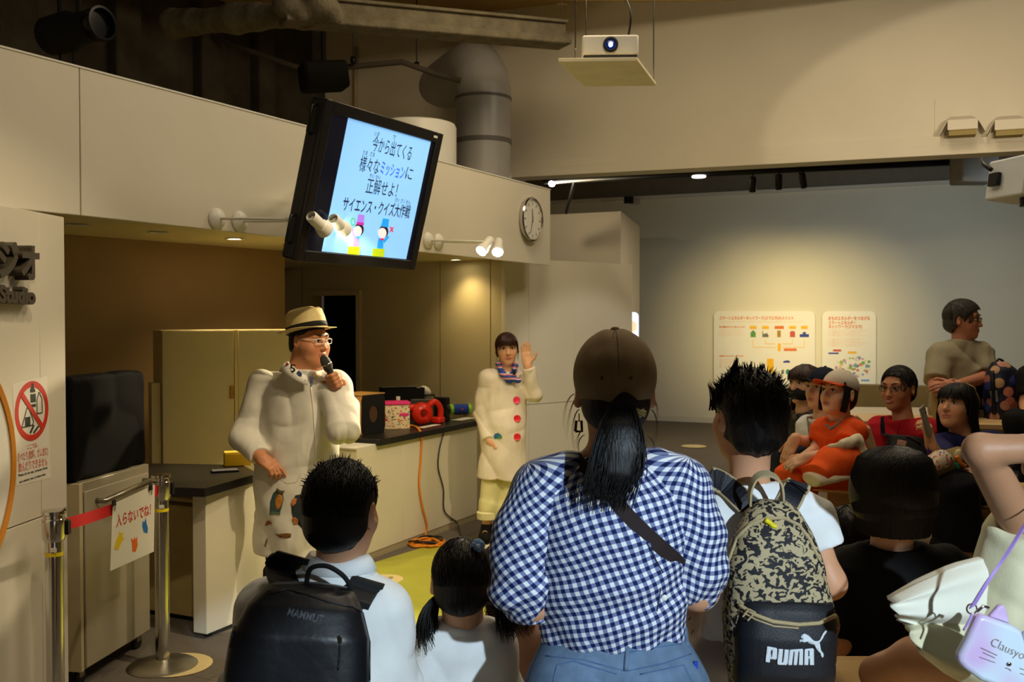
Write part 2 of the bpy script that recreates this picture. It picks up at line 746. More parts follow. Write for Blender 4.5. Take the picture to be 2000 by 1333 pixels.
M_steel = mat('brushed_steel', (168, 163, 150), 0.36, metal=1.0, var=0.05, stretch=(40, 40, 1))
M_wood = None

def wood_mat(name, c1, c2, sc=2.2, rough=0.42):
 if name in MATS:
  return MATS[name]
 m = bpy.data.materials.new(name)
 m.use_nodes = True
 nt = m.node_tree
 b = nt.nodes['Principled BSDF']
 b.inputs['Roughness'].default_value = rough
 tc = nt.nodes.new('ShaderNodeTexCoord')
 mp = nt.nodes.new('ShaderNodeMapping')
 mp.inputs['Scale'].default_value = (1.0, 9.0, 9.0)
 n = nt.nodes.new('ShaderNodeTexNoise')
 n.inputs['Scale'].default_value = sc
 n.inputs['Detail'].default_value = 6
 n.inputs['Distortion'].default_value = 0.6
 r = nt.nodes.new('ShaderNodeValToRGB')
 r.color_ramp.elements[0].color = lin(c1)
 r.color_ramp.elements[1].color = lin(c2)
 r.color_ramp.elements[0].position = 0.3
 r.color_ramp.elements[1].position = 0.7
 nt.links.new(tc.outputs['Object'], mp.inputs[0])
 nt.links.new(mp.outputs[0], n.inputs['Vector'])
 nt.links.new(n.outputs['Fac'], r.inputs[0])
 nt.links.new(r.outputs[0], b.inputs['Base Color'])
 MATS[name] = m
 return m

M_birch = wood_mat('birch_plywood', (206, 172, 116), (222, 190, 136))

def struct(o, label=None):
 o['kind'] = 'structure'
 if label:
  o['label'] = label
 return o

# floor: grey carpet tiles and the green stage vinyl
M_carpet = mat('grey_carpet', (112, 104, 94), 0.95, var=0.18, vscale=160, bump=0.5, bscale=500)
fl = MB().aabb((-7, -3.5, -0.1), (9, 18.5, 0)).build('floor', M_carpet)
struct(fl, 'grey carpet tile floor of the exhibition hall')
_fr = Matrix((D, NF, UP)).transposed()
_tile = None
for i in range(-3, 10):
 for j in range(-3, 5):
  c_ = A0 + D * (i * 0.5 + 0.25) + NF * (j * 0.5 + 0.05)
  if c_.y < 2.2 or c_.x < -4.2:
   continue
  if _tile is None:
   _tile = MB().box((0, 0, 0.0015), (0.2485, 0.2485, 0.0015), _fr).build('carpet_tile', M_carpet, fl, bevel=0.001, seg=1)
   t_ = _tile
  else:
   t_ = _tile.copy()
   COL.objects.link(t_)
  t_.location = c_
M_green = mat('green_vinyl', (176, 178, 62), 0.5, var=0.05, vscale=5, bump=0.05)
gp = [G(640, 1135), G(705, 1109), G(860, 1061), G(930, 1088), G(1010, 1073), G(1150, 1003), G(1290, 960), G(1420, 965), G(1500, 1010),
   G(1500, 1330), G(1100, 1400), G(700, 1400), G(600, 1210)]
gv = MB().prism([(p.x, p.y, 0.001) for p in gp], (0, 0, 0.005)).build('floor_stage', M_green)
struct(gv, 'yellow-green vinyl stage floor patch')

# studio front: boarded fascia over the opening, pier beside it
back = MB().box(FS(1.6, 2.405, -0.07), (3.08, 0.05, 0.30), _fr).build('wall_front_upper', M_offw)
struct(back, 'white boarded fascia above the studio opening')
for s0, s1 in ((-1.5, 0.0817), (0.0817, 2.5), (2.5, 4.68)):
 MB().box(FS((s0 + s1) / 2, 2.405, -0.012), ((s1 - s0) / 2 - 0.0025, 0.012, 0.315), _fr).build('panel', M_wall, back, bevel=0.003)
MB().box(FS(1.6, 2.723, -0.06), (3.08, 0.064, 0.004), _fr).build('edge_trim', M_white, back)
PDr = Vector((0.077, 0.997, 0)).normalized()     # along the pier, turned a little off the fascia
NP = Vector((PDr.y, -PDr.x, 0))
prf = Matrix((PDr, NP, UP)).transposed()

def PS(s, z=0.0, out=0.0):
 return A0 + PDr * s + NP * out + UP * z

pier = MB().box(PS(-0.75, 1.03, -0.10), (0.745, 0.08, 1.03), prf).build('wall_left', M_offw)
struct(pier, 'white boarded pier at the studio entrance')
_s77 = (HIT(77, 600, PS(0), NP) - A0).dot(PDr)
_zs = HIT(40, 1026, PS(0), NP).z
for (s0, s1, z0, z1) in ((-1.5, _s77, _zs + 0.003, 2.076), (_s77, -0.002, _zs + 0.003, 2.076), (-1.5, _s77, 0.0, _zs), (_s77, -0.002, 0.0, _zs)):
 MB().box(PS((s0 + s1) / 2, (z0 + z1) / 2, -0.012), ((s1 - s0) / 2 - 0.001, 0.012, (z1 - z0) / 2 - 0.001), prf).build('panel', M_wall, pier, bevel=0.002)

# studio interior
zc = 2.15
b0, b1 = P(60, 480, 5.75), P(556, 480, 7.4)
b0.z = b1.z = 0
bd = (b1 - b0).normalized()
wb = MB().prism([b0, b1, b1 + V(-bd.y, bd.x, 0) * 0.12, b0 + V(-bd.y, bd.x, 0) * 0.12], (0, 0, zc)).build('wall_back', M_brown)
struct(wb, 'brown back wall of the studio')
y0, y1 = V(-2.62, 10.263, 0), V(-0.06, 8.38, 0)
yd = (y1 - y0).normalized()
yn = V(-yd.y, yd.x, 0)
yfr = Matrix((yd, -yn, UP)).transposed()
YP = (y0, yn)
# cream wall with a doorway
da, db = HIT(614, 700, *YP), HIT(700, 700, *YP)
ta, tb = (da - y0).dot(yd), (db - y0).dot(yd)
zd = HIT(650, 577, *YP).z
Lw = (y1 - y0).length
wm = MB()
wm.prism([y0, y0 + yd * ta, y0 + yd * ta + yn * 0.1, y0 + yn * 0.1], (0, 0, zc))
wm.prism([y0 + yd * tb, y1, y1 + yn * 0.1, y0 + yd * tb + yn * 0.1], (0, 0, zc))
wm.prism([y0 + yd * ta + UP * zd, y0 + yd * tb + UP * zd, y0 + yd * tb + yn * 0.1 + UP * zd, y0 + yd * ta + yn * 0.1 + UP * zd], (0, 0, zc - zd))
wy = wm.build('wall_studio', M_cream)
struct(wy, 'cream wall at the back of the studio with a dark doorway')
for px in (590, 860, 958):
 h = HIT(px, 600, *YP)
 MB().box(V(h.x, h.y, zc / 2) - yn * 0.001, (0.002, 0.002, zc / 2), yfr).build('panel_joint', mat('joint_line', (120, 108, 76), 0.9), wy)  # thin darker strip marking each board joint
dr = MB()
for t in (ta - 0.02, tb + 0.02):
 dr.box(y0 + yd * t + UP * (zd / 2) - yn * 0.01, (0.025, 0.02, zd / 2), yfr)
dr.box(y0 + yd * (ta + tb) / 2 + UP * (zd + 0.02) - yn * 0.01, ((tb - ta) / 2 + 0.045, 0.02, 0.025), yfr)
dfr = dr.build('door_1', M_cream, bevel=0.003)
struct(dfr, 'cream frame of the dark studio doorway')
cu = MB()
cw = tb - ta - 0.03
for i in range(14):
 t = ta + 0.015 + cw * (i + 0.5) / 14
 cu.tube([y0 + yd * t + yn * 0.13 + UP * 0.02, y0 + yd * t + yn * 0.13 + UP * (zd + 0.05)], cw / 14 * 0.62, 8)
c = cu.build('door_curtain', M_blackm, None, smooth=True)
tag(c, 'black curtain hanging in the studio doorway', 'curtain')
# partition beside the stage, boarded
p0, p1 = V(-0.055, 8.36, 0), V(1.13, 9.35, 0)
pd = (p1 - p0).normalized()
pn = V(pd.y, -pd.x, 0)
pfr = Matrix((pd, pn, UP)).transposed()
Lp = (p1 - p0).length
zp = 2.155
pw = MB().box((p0 + p1) / 2 - pn * 0.06 + UP * zp / 2, (Lp / 2, 0.045, zp / 2), pfr).build('wall_partition', M_offw)
struct(pw, 'white boarded partition beside the stage')
PP = (p0, pn)
cuts = [0.0] + [(HIT(px, 600, *PP) - p0).dot(pd) for px in (1033, 1122, 1208)] + [Lp]
for i in range(4):
 for z0, z1 in ((0.02, 0.905), (0.91, zp)):
  MB().box(p0 + pd * (cuts[i] + cuts[i + 1]) / 2 + UP * (z0 + z1) / 2 - pn * 0.008, ((cuts[i + 1] - cuts[i]) / 2 - 0.0012, 0.008, (z1 - z0) / 2),
      pfr).build('panel', M_wall, pw, bevel=0.002)
# soffit of the studio
sf = MB().prism([FS(-0.1, zc, -0.12), FS(4.3, zc, -0.12), y1 + UP * zc + yn * 0.1, y0 + UP * zc + yn * 0.2, V(-4.4, 6.2, zc)], (0, 0, 0.08)).build('ceiling_studio', M_cream)
struct(sf, 'cream studio ceiling with recessed downlights')
# dark concrete upper walls over the studio
up0, up1 = V(-5.2, 6.0, 0), V(-1.55, 11.0, 0)
ud = (up1 - up0).normalized()
un = V(ud.y, -ud.x, 0)
ufr = Matrix((ud, un, UP)).transposed()
Lu = (up1 - up0).length
wu = MB().box((up0 + up1) / 2 + UP * 3.6 - un * 0.15, (Lu / 2, 0.15, 1.5), ufr).build('wall_back_upper', M_conc)
struct(wu, 'dark rough concrete wall high above the studio')
for px, w in ((20, 0.16), (235, 0.12), (400, 0.13), (505, 0.10)):
 h = HIT(px, 120, up0, un)
 MB().box(V(h.x, h.y, 3.6) + un * 0.05, (w, 0.09, 1.5), ufr).build('rib', M_conc, wu, bevel=0.02)
MB().aabb((-6, 3.0, 4.9), (9, 19, 5.0)).build('ceiling', M_dark)
struct(bpy.data.objects['ceiling'], 'dark open ceiling of the hall')
# plastered ring of the lower ceiling seen at the top edge
ring = []
for i in range(25):
 a = R(-62 + 124 * i / 24)
 ring.append((1.1 + 6.6 * math.sin(a), 2.6 + 5.9 * math.cos(a)))
vs = [(x, y, z) for (x, y) in ring for z in (4.34, 4.60)] + [(1.1 + 1.35 * (x - 1.1), 2.6 + 1.35 * (y - 2.6), 4.60) for x, y in ring]
fs = [(2 * i, 2 * i + 1, 2 * i + 3, 2 * i + 2) for i in range(24)] + [(2 * i + 1, 50 + i, 51 + i, 2 * i + 3) for i in range(24)]
rg = MB().add(vs, fs).build('ceiling_ring', mat('ring_plaster', (170, 140, 88), 0.8))
md = rg.modifiers.new('solid', 'SOLIDIFY')
md.thickness = 0.03
struct(rg, 'curved tan plaster ring of the lower ceiling')
# upper wall with its lip, over the way to the far hall
q0, q1 = V(-1.9, 10.18, 0), V(5.2, 7.55, 0)
qd = (q1 - q0).normalized()
qn = V(qd.y, -qd.x, 0)
qfr = Matrix((qd, qn, UP)).transposed()
Lq = (q1 - q0).length
QP = (q0, qn)
wq = MB().box((q0 + q1) / 2 + UP * 3.97 - qn * 0.10, (Lq / 2, 0.10, 0.92), qfr).build('wall_right_upper', M_wall2)
struct(wq, 'beige upper wall above the opening to the far hall')
MB().box((q0 + q1) / 2 + UP * 3.10 + qn * 0.012, (Lq / 2, 0.014, 0.042), qfr).build('lip', M_wall2, wq, bevel=0.004)
MB().box((q0 + q1) / 2 + UP * 3.02 - qn * 0.09, (Lq / 2, 0.12, 0.04), qfr).build('soffit_board', M_wall2, wq, bevel=0.004)
# far hall
w0, w1 = V(0.2, 16.95, 0), V(9.0, 13.012, 0)
wd = (w1 - w0).normalized()
wn = V(wd.y, -wd.x, 0)
wfr = Matrix((wd, wn, UP)).transposed()
Lf = (w1 - w0).length
WP = (w0, wn)
wf = MB().box((w0 + w1) / 2 + UP * 1.8 - wn * 0.1, (Lf / 2, 0.1, 1.8), wfr).build('wall_far', mat('far_wall_paint', (222, 214, 190), 0.75, var=0.02, vscale=1.5))
struct(wf, 'long pale far wall behind the audience')
MB().box((w0 + w1) / 2 + UP * 4.2 - wn * 0.16, (Lf / 2, 0.1, 0.62), wfr).build('upper_strip', mat('far_wall_upper', (120, 110, 92), 0.8), wf)
MB().box((w0 + w1) / 2 + UP * 3.59 + wn * 0.02, (Lf / 2, 0.04, 0.025), wfr).build('cornice', M_wall2, wf)
bb = MB().box((w0 + w1) / 2 + UP * 0.045 + wn * 0.006, (Lf / 2, 0.006, 0.045), wfr).build('baseboard_far', M_wall2)
struct(bb, 'low skirting along the far wall')
MB().aabb((8.7, -3.5, 0), (8.9, 14.6, 4.9)).build('wall_right', M_wall2)
struct(bpy.data.objects['wall_right'], 'pale side wall of the hall')
MB().aabb((-4.8, -3.7, 0), (8.9, -3.5, 4.9)).build('wall_rear', M_wall2)
struct(bpy.data.objects['wall_rear'], 'pale wall behind the audience')
MB().aabb((-4.8, -3.7, 0), (-4.6, 6.4, 4.9)).build('wall_side', M_wall2)
struct(bpy.data.objects['wall_side'], 'pale wall beyond the studio pier')
# box partition in the far hall
e1 = P(1212, 600, 12.4)
e0 = P(1040, 600, 12.9)
e2 = P(1249, 600, 14.4)
for e in (e0, e1, e2):
 e.z = 0
zb = HIT(1212, 413, e1, V(0, 1, 0)).z
bxp = MB().prism([e0, e1, e2, e0 + (e2 - e1)], (0, 0, zb)).build('wall_box', M_wall2)
struct(bxp, 'beige boxed-in pier beyond the partition')
MB().prism([e0 + UP * 1.2, e1 + UP * 1.2, e1 + UP * 1.2 - V(0, 0.004, 0), e0 + UP * 1.2 - V(0, 0.004, 0)], (0, 0, 0.006)).build('panel_joint', MATS['joint_line'], bxp)

# tiers of the amphitheatre beside the stage
M_tier = mat('tier_paint', (214, 205, 184), 0.6, var=0.03)
tr = MB().prism([V(1.36, 4.7, 0), V(4.6, 4.1, 0), V(5.5, 6.2, 0), V(5.5, 7.6, 0), V(2.5, 8.0, 0), V(1.5, 6.6, 0)], (0, 0, 0.40)).build('floor_tier', mat('tier_floor', (120, 104, 80), 0.85, var=0.1, vscale=40))
struct(tr, 'low carpeted platform under the side benches')
t3 = MB().prism([P(1655, 823, 6.05).xy.to_3d() + UP * 0.4, V(4.4, 5.35, 0.4), V(5.4, 7.0, 0.4), V(2.35, 7.3, 0.4)], (0, 0, 0.60)).build('floor_upper_tier', M_tier)
struct(t3, 'pale upper tier behind the seated visitors')
_a, _b = P(1655, 823, 6.05), V(4.4, 5.35, 0)
tt = MB().prism([V(_a.x - 0.03, _a.y - 0.05, 1.0), V(4.4, 5.30, 1.0), V(4.5, 5.75, 1.0), V(_a.x + 0.1, _a.y + 0.42, 1.0)], (0, 0, 0.035)).build('tier_edge', M_birch, t3, bevel=0.006)
lw = MB().prism([P(1668, 760, 7.6).xy.to_3d(), V(5.5, 6.6, 0), V(5.5, 6.75, 0), P(1668, 760, 7.6).xy.to_3d() + V(0.03, 0.15, 0)], (0, 0, 1.14)).build('wall_low', mat('low_wall_olive', (140, 122, 82), 0.7, var=0.05))
struct(lw, 'low olive-brown parapet wall behind the upper tier')

# ------------------------------------------------------------------ fixtures
def text_fit(name, body, a, b, h, m, parent, nrm, bold=0.0, proud=0.002, up=None, bend=None, depth=0.0):
 """one line of lettering whose ends sit at a and b (line middle), letter height h"""
 a = Vector(a)
 b = Vector(b)
 x = (b - a).normalized()
 y = Vector(nrm).cross(x).normalized() if up is None else Vector(up)
 o = text_mesh(name, body, h, m, (a + b) / 2, x, y, parent, bold=bold, proud=proud, depth=depth)
 me = o.data
 co = np.array([v.co for v in me.vertices])
 og = np.array((a + b) / 2)
 ax = np.array(x)
 w = (co - og) @ ax
 wid = w.max() - w.min()
 mid = (w.max() + w.min()) / 2
 k = (b - a).length / max(wid, 1e-6)
 co = co + np.outer((w - mid) * k - w, ax)
 # centre the line on its height
 ya = np.array(y)
 t = (co - og) @ ya
 co = co - np.outer(np.full(len(co), (t.max() + t.min()) / 2), ya)
 if bend is not None:
  co = np.array([bend(Vector(c)) for c in co])
 me.vertices.foreach_set('co', co.astype(np.float32).ravel())
 me.update()
 return o

def flat(name, pts, th, nrm, m, parent, proud=0.0):
 """thin piece with the given outline, raised along nrm"""
 n = Vector(nrm).normalized()
 return MB().prism([Vector(p) + n * proud for p in pts], n * th).build(name, m, parent)

def oval(c, rx, ry, x, y, n=28, a0=0, a1=360):
 c, x, y = Vector(c), Vector(x), Vector(y)
 full = abs(a1 - a0) >= 360
 k = n if full else n + 1
 return [c + x * (rx * math.cos(R(a0 + (a1 - a0) * i / n))) + y * (ry * math.sin(R(a0 + (a1 - a0) * i / n))) for i in range(k)]

def ringflat(name, c, r0, r1, x, y, nrm, m, parent, th=0.001, proud=0.001, n=36):
 o = oval(c, r1, r1, x, y, n)
 i_ = oval(c, r0, r0, x, y, n)
 nn = Vector(nrm).normalized()
 vs = [p + nn * proud for p in o] + [p + nn * proud for p in i_] + [p + nn * (proud + th) for p in o] + [p + nn * (proud + th) for p in i_]
 fs = []
 for k in range(n):
  j = (k + 1) % n
  fs += [(k, j, n + j, n + k), (2 * n + k, 3 * n + k, 3 * n + j, 2 * n + j), (k, 2 * n + k, 2 * n + j, j), (n + k, n + j, 3 * n + j, 3 * n + k)]
 return MB().add(vs, fs).build(name, m, parent)

# recessed downlights of the studio ceiling
M_bulb = mat('lamp_glow', (255, 236, 190), 0.5, var=0, emit=22)
M_bulb_hot = mat('lamp_glow_hot', (255, 246, 225), 0.5, var=0, emit=60)
for px, py, lit in ((458, 466, 1), (570, 477, 1), (890, 507, 1), (150, 438, 0), (310, 453, 0)):
 c = HIT(px, py, (0, 0, zc), (0, 0, 1))
 lab = {458: 'lit recessed downlight in the studio ceiling beside the arm spotlights', 570: 'lit recessed downlight just behind the television edge',
    890: 'lit recessed downlight over the long counter', 150: 'unlit recessed downlight beside the white pier',
    310: 'unlit recessed downlight above the black draped cart'}[px]
 e = empty('downlight', c, lab, 'downlight', 'studio ceiling downlights')
 MB().lathe([(0.052, 0.0), (0.062, -0.006), (0.045, -0.006), (0.042, 0.0)], 20, c, cap=False).build('trim_ring', M_white, e, smooth=True)
 MB().lathe([(0.041, -0.0015), (0.001, -0.004)], 20, c).build('lens' if lit else 'reflector', M_bulb if lit else mat('dark_reflector', (90, 70, 40), 0.4), e)
 if lit:
  lamp('downlight_beam', 'SPOT', c - UP * 0.02, c - UP * 2 + NF * 0.25 + (D * 0.15 if px < 800 else D * 0), 26 if px < 800 else 14, (1.0, 0.76, 0.36), 0.04, 120, 1.0)

# spotlights on arms
def arm_spot(s, z, out, zh, aim, hot, lab, power, ang=62):
 a = FS(s, z, 0)
 h = FS(s, zh, out)
 e = empty('arm_spotlight', a, lab, 'spotlight', 'spotlights on arms along the fascia')
 MB().lathe([(0.05, 0.0), (0.055, 0.006), (0.05, 0.018), (0.02, 0.03), (0.012, 0.034)], 18, a, Matrix((D, UP, NF)).transposed()).build('mount_disc', M_white, e, smooth=True)
 MB().tube([a + NF * 0.02, h], 0.0065, 8).build('arm', M_white, e, smooth=True)
 MB().ball(h, 0.016).build('swivel_joint', M_white, e, smooth=True)
 ax = (Vector(aim) - h).normalized()
 fr = Matrix((ax.cross(UP).normalized(), ax.cross(ax.cross(UP)).normalized(), ax)).transposed()
 if fr.determinant() < 0:
  fr = Matrix((-ax.cross(UP).normalized(), ax.cross(ax.cross(UP)).normalized(), ax)).transposed()
 MB().lathe([(0.024, -0.03), (0.029, -0.02), (0.029, 0.055), (0.034, 0.06), (0.042, 0.105), (0.036, 0.105), (0.030, 0.07), (0.001, 0.07)], 18, h, fr,
     cap=False).build('lamp_head', M_white, e, smooth='auto')
 MB().lathe([(0.034, 0.098), (0.001, 0.10)], 18, h, fr, cap=False).build('bulb', M_bulb_hot if hot else M_bulb, e)
 lamp('arm_spot_beam', 'SPOT', h + ax * 0.115, aim, power, (1.0, 0.82, 0.52), 0.035, ang, 0.45)

arm_spot(0.87, 2.145, 0.62, 2.115, V(0.12, 7.2, 0.85), False, 'arm spotlight on the fascia, lower lamp before the television, nearest the pier', 34, 28)
arm_spot(1.03, 2.145, 0.62, 2.12, V(0.0, 8.2, 0.9), False, 'arm spotlight whose lamp head crosses the television screen', 30, 26)
arm_spot(2.80, 2.17, 0.47, 2.145, V(-1.05, 5.2, 0.9), True, 'blazing arm spotlight beside the television, closer to the screen', 190)
arm_spot(2.93, 2.17, 0.47, 2.145, V(-0.2, 4.4, 0.4), True, 'blazing arm spotlight nearer to the wall clock', 60)

# television hung before the fascia, tilted down to the audience
BL, TL = V(-1.027, 4.70, 1.921), V(-0.858, 4.612, 2.664)
TX = D
TU = (TL - BL).normalized()
TN = TX.cross(TU).normalized()
TWd, THt = 1.005, (TL - BL).length
tfr = Matrix((TX, TU, TN)).transposed()
TC = BL + TX * TWd / 2 + TU * THt / 2
tv = empty('television', TC, 'large black flat television tilted down, showing blue slide with Japanese text', 'television')
TP = (BL, TN)
MB().box(TC - TN * 0.045, (TWd / 2, THt / 2, 0.04), tfr).build('casing', M_black, tv, bevel=0.012)
bz = MB()
bw = 0.055
for sx in (-1, 1):
 bz.box(TC + TX * sx * (TWd / 2 - bw / 2), (bw / 2, THt / 2, 0.012), tfr)
for sy in (-1, 1):
 bz.box(TC + TU * sy * (THt / 2 - bw / 2), (TWd / 2 - bw, bw / 2, 0.012), tfr)
bz.build('bezel', mat('bezel_black', (22, 21, 22), 0.35), tv, bevel=0.004)
M_panel = mat('screen_off_glass', (16, 18, 30), 0.12, var=0, emit=0.35)
M_blue = mat('screen_blue', (126, 180, 232), 0.25, var=0, emit=0.92)
M_ink = mat('screen_ink', (28, 40, 66), 0.5, var=0, emit=0.3)
M_inkb = mat('screen_ink_blue', (38, 92, 226), 0.5, var=0, emit=0.9)
scr = MB().box(TC - TN * 0.004, (TWd / 2 - bw, THt / 2 - bw, 0.004), tfr).build('screen', M_panel, tv)
pic = [HIT(684, 226, *TP), HIT(844, 272, *TP), HIT(790, 510, *TP), HIT(624, 497, *TP)]
pc = sum(pic, Vector()) / 4
hw = ((pic[1] - pic[0]).dot(TX) + (pic[2] - pic[3]).dot(TX)) / 4
hh = ((pic[0] - pic[3]).dot(TU) + (pic[1] - pic[2]).dot(TU)) / 4
hh = min(hh, THt / 2 - bw - 0.002)
MB().box(TC + TX * (pc - TC).dot(TX) + TN * 0.001, (hw, hh, 0.001), tfr).build('slide', M_blue, scr)

def tvline(body, a, b, h, m, bold=0.0):
 text_fit('slide_text', body, HIT(a[0], a[1], *TP), HIT(b[0], b[1], *TP), h, m, scr, TN, bold, 0.004)

tvline('今から出てくる', (727, 279), (803, 300), 0.086, M_ink, 0.0)
tvline('様々な', (702, 318), (740, 326), 0.086, M_ink, 0.0)
tvline('ミッション', (743, 327), (789, 339), 0.078, M_inkb, 0.0008)
tvline('に', (792, 337), (805, 341), 0.078, M_ink, 0.0)
tvline('正解せよ！', (715, 362), (775, 372), 0.086, M_ink, 0.0)
tvline('サイエンス・クイズ大作戦', (669, 397), (800, 414), 0.078, M_ink, 0.0008)
for bdy, a, b in (('いま', (731, 260), (740, 262)), ('で', (766, 267), (772, 269)), ('さま', (708, 297), (717, 299)), ('ざま', (722, 300), (731, 302)),
      ('せい', (721, 342), (730, 344)), ('かい', (733, 345), (742, 347)), ('だい', (771, 390), (779, 391)), ('さく', (782, 392), (790, 393)), ('せん', (792, 394), (801, 396))):
 tvline(bdy, a, b, 0.026, M_ink)

def tvshape(name, pts, m, proud):
 flat(name, [HIT(x, y, *TP) for x, y in pts], 0.0006, TN, m, scr, proud)

def tvoval(name, cx, cy, rx, ry, m, proud, n=20):
 tvshape(name, [(cx + rx * math.cos(2 * math.pi * i / n), cy + ry * math.sin(2 * math.pi * i / n)) for i in range(n)], m, proud)

_e = lambda nm, c: mat(nm, c, 0.5, var=0, emit=0.85)
EM = {k: _e('slide_' + k, c) for k, c in dict(pink=(236, 205, 205), purple=(150, 110, 214), magenta=(170, 40, 150), green=(160, 180, 20), cyan=(30, 140, 220),
             black=(30, 24, 34), red=(200, 40, 60), ring=(60, 170, 90)).items()}
for (cx, suit, hat, sgn) in ((694, 'purple', 'magenta', 0), (742, 'cyan', 'cyan', 1)):
 k = 4 * sgn
 tvshape('drawn_box', [(cx - 15, 481 + k), (cx + 8, 482 + k), (cx + 6, 498 + k), (cx - 17, 496 + k)], EM['green'], 0.0045)
 tvshape('drawn_body', [(cx - 4, 461 + k), (cx + 5, 463 + k), (cx + 5, 482 + k), (cx - 7, 481 + k)], EM[suit], 0.0045)
 tvoval('drawn_hair', cx + 6, 448 + k, 9, 12, EM['black'], 0.0045)
 tvoval('drawn_face', cx + 3, 451 + k, 8, 10, EM['pink'], 0.0055)
 tvshape('drawn_hat', [(cx + 4, 418 + k + 4 * sgn), (cx + 16, 420 + k + 4 * sgn), (cx + 14, 439 + k), (cx + 1, 437 + k)], EM[suit], 0.0065)
 tvshape('drawn_hat_band', [(cx + 1, 433 + k), (cx + 15, 435 + k), (cx + 14, 440 + k), (cx + 0, 438 + k)], EM[hat], 0.0072)
 tvoval('drawn_bow', cx + 2, 463 + k, 4, 2, EM['red' if sgn else 'cyan'], 0.0075)
 if sgn == 0:
  tvshape('drawn_arm', [(cx - 6, 465), (cx - 8, 448), (cx - 5, 447), (cx - 1, 462)], EM[suit], 0.004)
  for i in range(10):
   a0, a1 = 2 * math.pi * i / 10, 2 * math.pi * (i + 1) / 10
   tvshape('drawn_ring', [(688 + 5 * math.cos(a0), 433 + 8 * math.sin(a0)), (688 + 5 * math.cos(a1), 433 + 8 * math.sin(a1)),
          (688 + 3.6 * math.cos(a1), 433 + 6 * math.sin(a1)), (688 + 3.6 * math.cos(a0), 433 + 6 * math.sin(a0))], EM['ring'], 0.0045)
 else:
  tvshape('drawn_arm', [(cx + 5, 470), (cx + 14, 460), (cx + 17, 463), (cx + 7, 475)], EM[suit], 0.004)
  tvshape('drawn_cross', [(760, 443), (762, 442), (767, 452), (765, 453)], EM['red'], 0.0045)
  tvshape('drawn_cross', [(766, 443), (768, 444), (761, 453), (759, 452)], EM['red'], 0.0052)
MB().box(TC + TX * (TWd / 2 - 0.075) + TU * (THt / 2 - 0.026) + TN * 0.013, (0.017, 0.006, 0.001), tfr).build('badge', M_white, tv)
for v_ in (0.28, -0.24):
 c = TC - TX * (TWd / 2 + 0.012) + TU * v_ - TN * 0.05
 MB().tube([c + TU * 0.07 + TX * 0.012, c + TU * 0.06 - TX * 0.012, c - TU * 0.06 - TX * 0.012, c - TU * 0.07 + TX * 0.012], 0.008, 8).build('side_handle', M_black, tv, smooth=True)
br = MB()
br.box(TC - TN * 0.11, (0.3, 0.22, 0.03), tfr)
for sx in (-0.22, 0.22):
 p = TC + TX * sx - TN * 0.13
 q = FS((p - A0).dot(D) + 0.5, 2.42, 0.0)
 br.tube([p, q], 0.025, 8)
 br.box(q, (0.06, 0.02, 0.1), _fr)
br.build('wall_bracket', M_black, tv, bevel=0.004)

# wall clock on the fascia
cc = HIT(1033, 430, FS(0, 0, 0), NF)
ck = empty('wall_clock', cc, 'round white wall clock with silver rim on the fascia end', 'clock')
cfr = Matrix((D, UP, NF)).transposed()
if cfr.determinant() < 0:
 cfr = Matrix((-D, UP, NF)).transposed()
MB().lathe([(0.155, 0.0), (0.178, 0.01), (0.182, 0.035), (0.172, 0.045), (0.158, 0.040), (0.155, 0.03)], 40, cc, cfr, cap=True).build('rim', M_chrome, ck, smooth='auto')
MB().lathe([(0.157, 0.0), (0.157, 0.033)], 40, cc, cfr).build('dial', M_white, ck)
_z = cc + NF * 0.035
for ang, L, w in ((R(200), 0.12, 0.003), (R(-5), 0.085, 0.0045)):
 dv = D * math.sin(ang) + UP * math.cos(ang)
 sd = D * math.cos(ang) - UP * math.sin(ang)
 MB().prism([_z - dv * 0.02 - sd * w, _z - dv * 0.02 + sd * w, _z + dv * L + sd * w * 0.6, _z + dv * L - sd * w * 0.6], NF * 0.002).build('clock_hand', M_blackm, ck)
for i in range(12):
 a = R(30 * i)
 dv = D * math.sin(a) + UP * math.cos(a)
 sd = D * math.cos(a) - UP * math.sin(a)
 c = cc + NF * 0.0335 + dv * 0.13
 MB().prism([c - dv * 0.012 - sd * 0.004, c - dv * 0.012 + sd * 0.004, c + dv * 0.012 + sd * 0.004, c + dv * 0.012 - sd * 0.004], NF * 0.001).build('hour_mark', mat('grey_print', (90, 90, 88), 0.6), ck)

# duct, drum, beams and pipe in the open ceiling
M_duct = mat('duct_grey', (176, 174, 172), 0.42, metal=0.1, var=0.05, vscale=5)
dc = P(944, 300, 9.0)
du = empty('ventilation_duct', V(dc.x, dc.y, 2.2), 'thick grey round ventilation duct with elbow beside the television', 'duct')
rad = 0.25
path = [V(dc.x, dc.y, z) for z in (2.2, 2.6, 3.0, 3.4)]
bdir = V(-0.42, 0.9, 0.0).normalized()
cen = V(dc.x, dc.y, 3.62) + bdir * 0.34
for i in range(9):
 a = R(180 - 11.25 * i)
 path.append(cen + bdir * (0.34 * math.cos(a)) + UP * (0.34 * math.sin(a)))
path += [path[-1] + bdir * 0.5 - UP * 0.02, path[-1] + bdir * 0.9 - UP * 0.05]
MB().tube(path, rad, 32).build('pipe', M_duct, du, smooth=True)
for z, w in ((3.235, 0.02), (3.62, 0.012)):
 MB().lathe([(rad + 0.001, -w), (rad + 0.006, -w), (rad + 0.006, w), (rad + 0.001, w)], 32, V(dc.x, dc.y, z), cap=False).build('joint_band', mat('duct_band', (105, 103, 99), 0.5), du, smooth='auto')
